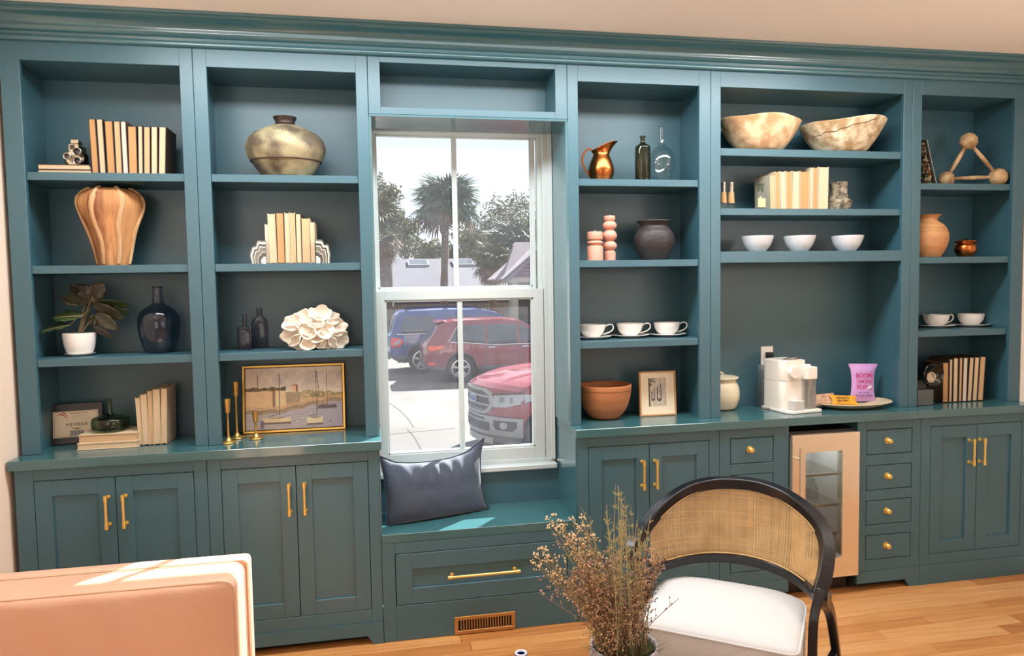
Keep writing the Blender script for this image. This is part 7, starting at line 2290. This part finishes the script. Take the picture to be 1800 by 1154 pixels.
FRM = {'g': [frond_mesh('frond', FR_G, seed=q) for q in range(3)], 'd': [frond_mesh('frond', FR_D, seed=9 + q) for q in range(2)], 'o': [frond_mesh('frond', FR_O, seed=19 + q) for q in range(2)]}
def palm(label, base, ztop, lean, R, n, seed, mix, trunk_r=0.16, low=-0.75, boots=True):
    rg = random.Random(seed)
    t = thing('fan_palm', label, 'palm tree', base)
    b_ = Vector(base)
    top = Vector((lean, 0, ztop - base[2]))
    m = MB()
    pts = catmull([(0, 0, 0), (lean * 0.3, 0, top.z * 0.4), (lean * 0.8, 0, top.z * 0.8), tuple(top)], 6)
    m.tube(pts, [trunk_r * (1.15 - 0.25 * i / len(pts)) + 0.012 * math.sin(i * 2.1) for i in range(len(pts))], 12); m.build('trunk', BARK, t, world=False, smooth=True)
    if boots:
        m = MB()
        for q in range(30):
            a = rg.uniform(0, 2 * PI); z = top.z - rg.uniform(0.0, 0.9)
            d = Vector((math.cos(a), math.sin(a), 0))
            m.bar([Vector((lean, 0, z)) + d * trunk_r * 0.8, Vector((lean, 0, z + 0.16)) + d * trunk_r * 1.9], 0.05, 0.015)
        stuff(m.build('leaf_bases', FR_D, t, world=False))
    for q in range(n):
        el_ = lerp(1.25, low, ((q + 0.5) / n) ** 0.85) + rg.uniform(-0.12, 0.12)
        az = q * 2.39996 + rg.uniform(-0.2, 0.2)
        kind = mix[0] if el_ > 0.1 else (mix[1] if el_ > -0.45 else mix[2])
        o = bpy.data.objects.new('frond', rg.choice(FRM[kind]))
        link(o, t)
        o.location = top + Vector((0, 0, rg.uniform(-0.15, 0.1)))
        o.rotation_euler = (rg.uniform(-0.4, 0.4), -el_, az)
        s_ = R * rg.uniform(0.85, 1.1)
        o.scale = (s_, s_, s_)
    return t
pc = P(783, 362, 27.5)
pb = P(779, 520, 27.5)
palm('tall fan palm standing alone in the middle of the window view', (pb.x, 27.5, GZ), pc.z, pc.x - pb.x, 1.62, 62, 3, 'ggd', 0.155)
pc = P(905, 440, 30.5)
palm('bushy fan palm rising behind the gabled house at right', (pc.x + 0.1, 31.0, GZ), pc.z - 0.1, 0.0, 1.85, 56, 5, 'goo', 0.2, -1.0)
pc = P(868, 466, 28.5)
palm('low shaggy fan palm left of the gabled house', (pc.x, 28.8, GZ), pc.z + 0.1, 0.0, 1.15, 48, 6, 'ood', 0.18, -1.3)
pc = P(668, 392, 26)
palm('shaggy fan palm with dry skirt at the left edge of the window', (pc.x - 0.2, 26.0, GZ), pc.z, 0.0, 1.3, 56, 7, 'oog', 0.2, -1.2)
pc = P(676, 430, 23.2)
palm('lower brown-skirted fan palm below the left window edge', (pc.x - 0.1, 23.2, GZ), pc.z, 0.0, 0.82, 40, 8, 'odd', 0.2, -1.3)

OAK = [mat('oak_leaf_green', (78, 88, 38), 0.8), mat('oak_leaf_yellow', (118, 112, 40), 0.8), mat('oak_leaf_grey', (84, 90, 70), 0.8)]
OBK = mat('oak_bark', (90, 81, 76), 0.9)
def tree(label, base, blobs, seed, leaves_n, leaf_s, m_leaf, name='oak_tree', extra=8):
    """blobs: crown lobes (centre, radius); limbs run to each lobe, leaves are small folded quads around the twigs"""
    rg = random.Random(seed)
    t = thing(name, label, 'tree', base)
    b_ = Vector(base)
    fork = Vector((0, 0, min(c.z for c, r in blobs) - b_.z - 0.8))
    m = MB(); m.tube(catmull([(0, 0, 0), (0.1, 0, fork.z * 0.5), tuple(fork)], 4), [0.28 - 0.02 * i for i in range(9)], 8)
    lm = MB()
    tot = sum(r ** 2 for c, r in blobs)
    for c, r in blobs:
        cc = c - b_
        m.tube(catmull([fork, (fork + cc) / 2 + Vector((rg.uniform(-.3, .3), 0, rg.uniform(-.2, .4))), cc], 4), [0.14, .13, .12, .11, .10, .085, .07, .055, .04], 6)
        for q in range(extra):
            d = Vector((rg.gauss(0, 1), rg.gauss(0, 1), rg.gauss(0, 0.8))).normalized()
            e = cc + d * r * rg.uniform(0.7, 1.05)
            mid = cc.lerp(e, 0.5) + Vector((rg.uniform(-.15, .15), rg.uniform(-.15, .15), rg.uniform(-.1, .15))) * r
            m.tube(catmull([cc, mid, e], 3), [0.04, .034, .03, .026, .02, .015, .01], 4)
            for k in range(3):
                p = mid.lerp(e, rg.random()); e2 = p + Vector((rg.gauss(0, 1), rg.gauss(0, 1), rg.gauss(0, 1))).normalized() * r * 0.35
                m.tube([p, e2], [0.012, 0.006], 3)
        for q in range(int(leaves_n * r * r / tot)):
            d = Vector((rg.gauss(0, 1), rg.gauss(0, 1), rg.gauss(0, 0.8))).normalized()
            p = cc + d * r * (rg.random() ** 0.45) * (1 + 0.22 * math.sin(d.x * 7 + seed) * math.sin(d.z * 6))
            u = Vector((rg.gauss(0, 1), rg.gauss(0, 1), rg.gauss(0, 1))).normalized() * leaf_s * rg.uniform(0.6, 1.3)
            v = u.orthogonal().normalized() * leaf_s * 0.5
            f = lm.face([lm.bm.verts.new(x) for x in (p - u, p + v, p + u, p - v)])
            f.material_index = rg.choices((0, 1, 2), m_leaf)[0]
    m.build('limbs', OBK, t, world=False, smooth=True)
    stuff(lm.build('foliage', OAK, t, world=False))
def B(px, py, Y, rpx):
    return (P(px, py, Y), rpx * (Y + 3.25) / CAM_F)
tree('sparse pale oak against the sky right of the tall palm', (9.5, 55.5, GZ), [B(850, 395, 54, 26), B(880, 372, 55, 30), B(915, 362, 56, 28), B(900, 395, 54, 30), B(842, 420, 54, 24), B(930, 395, 55, 30)], 1, 2600, 0.16, (3, 2, 5), extra=12)
tree('yellow-green oak behind the roof right of the muntin', (11.0, 54, GZ), [B(820, 420, 54, 24), B(850, 432, 53, 26), B(828, 446, 53, 20), B(868, 450, 52, 22)], 2, 3400, 0.16, (3, 6, 1))
tree('olive oak behind the roof left of the tall palm trunk', (6.5, 54, GZ), [B(762, 440, 54, 20), B(745, 448, 54, 20), B(785, 440, 54, 16), B(728, 430, 55, 16), B(800, 452, 54, 16)], 3, 3400, 0.15, (5, 3, 2))
tree('grey-green oak behind the shaggy palms at left', (2.0, 53, GZ), [B(700, 410, 53, 24), B(722, 400, 53, 20), B(690, 385, 53, 26), B(715, 435, 53, 22), B(665, 360, 53, 30)], 4, 3800, 0.15, (4, 2, 4))
tree('airy grey tree whose twigs reach into the left window sky', (0.2, 33.4, GZ), [B(672, 345, 33.4, 28), B(690, 340, 33.4, 18), B(655, 320, 33.4, 22)], 5, 1500, 0.10, (2, 1, 6), extra=14)
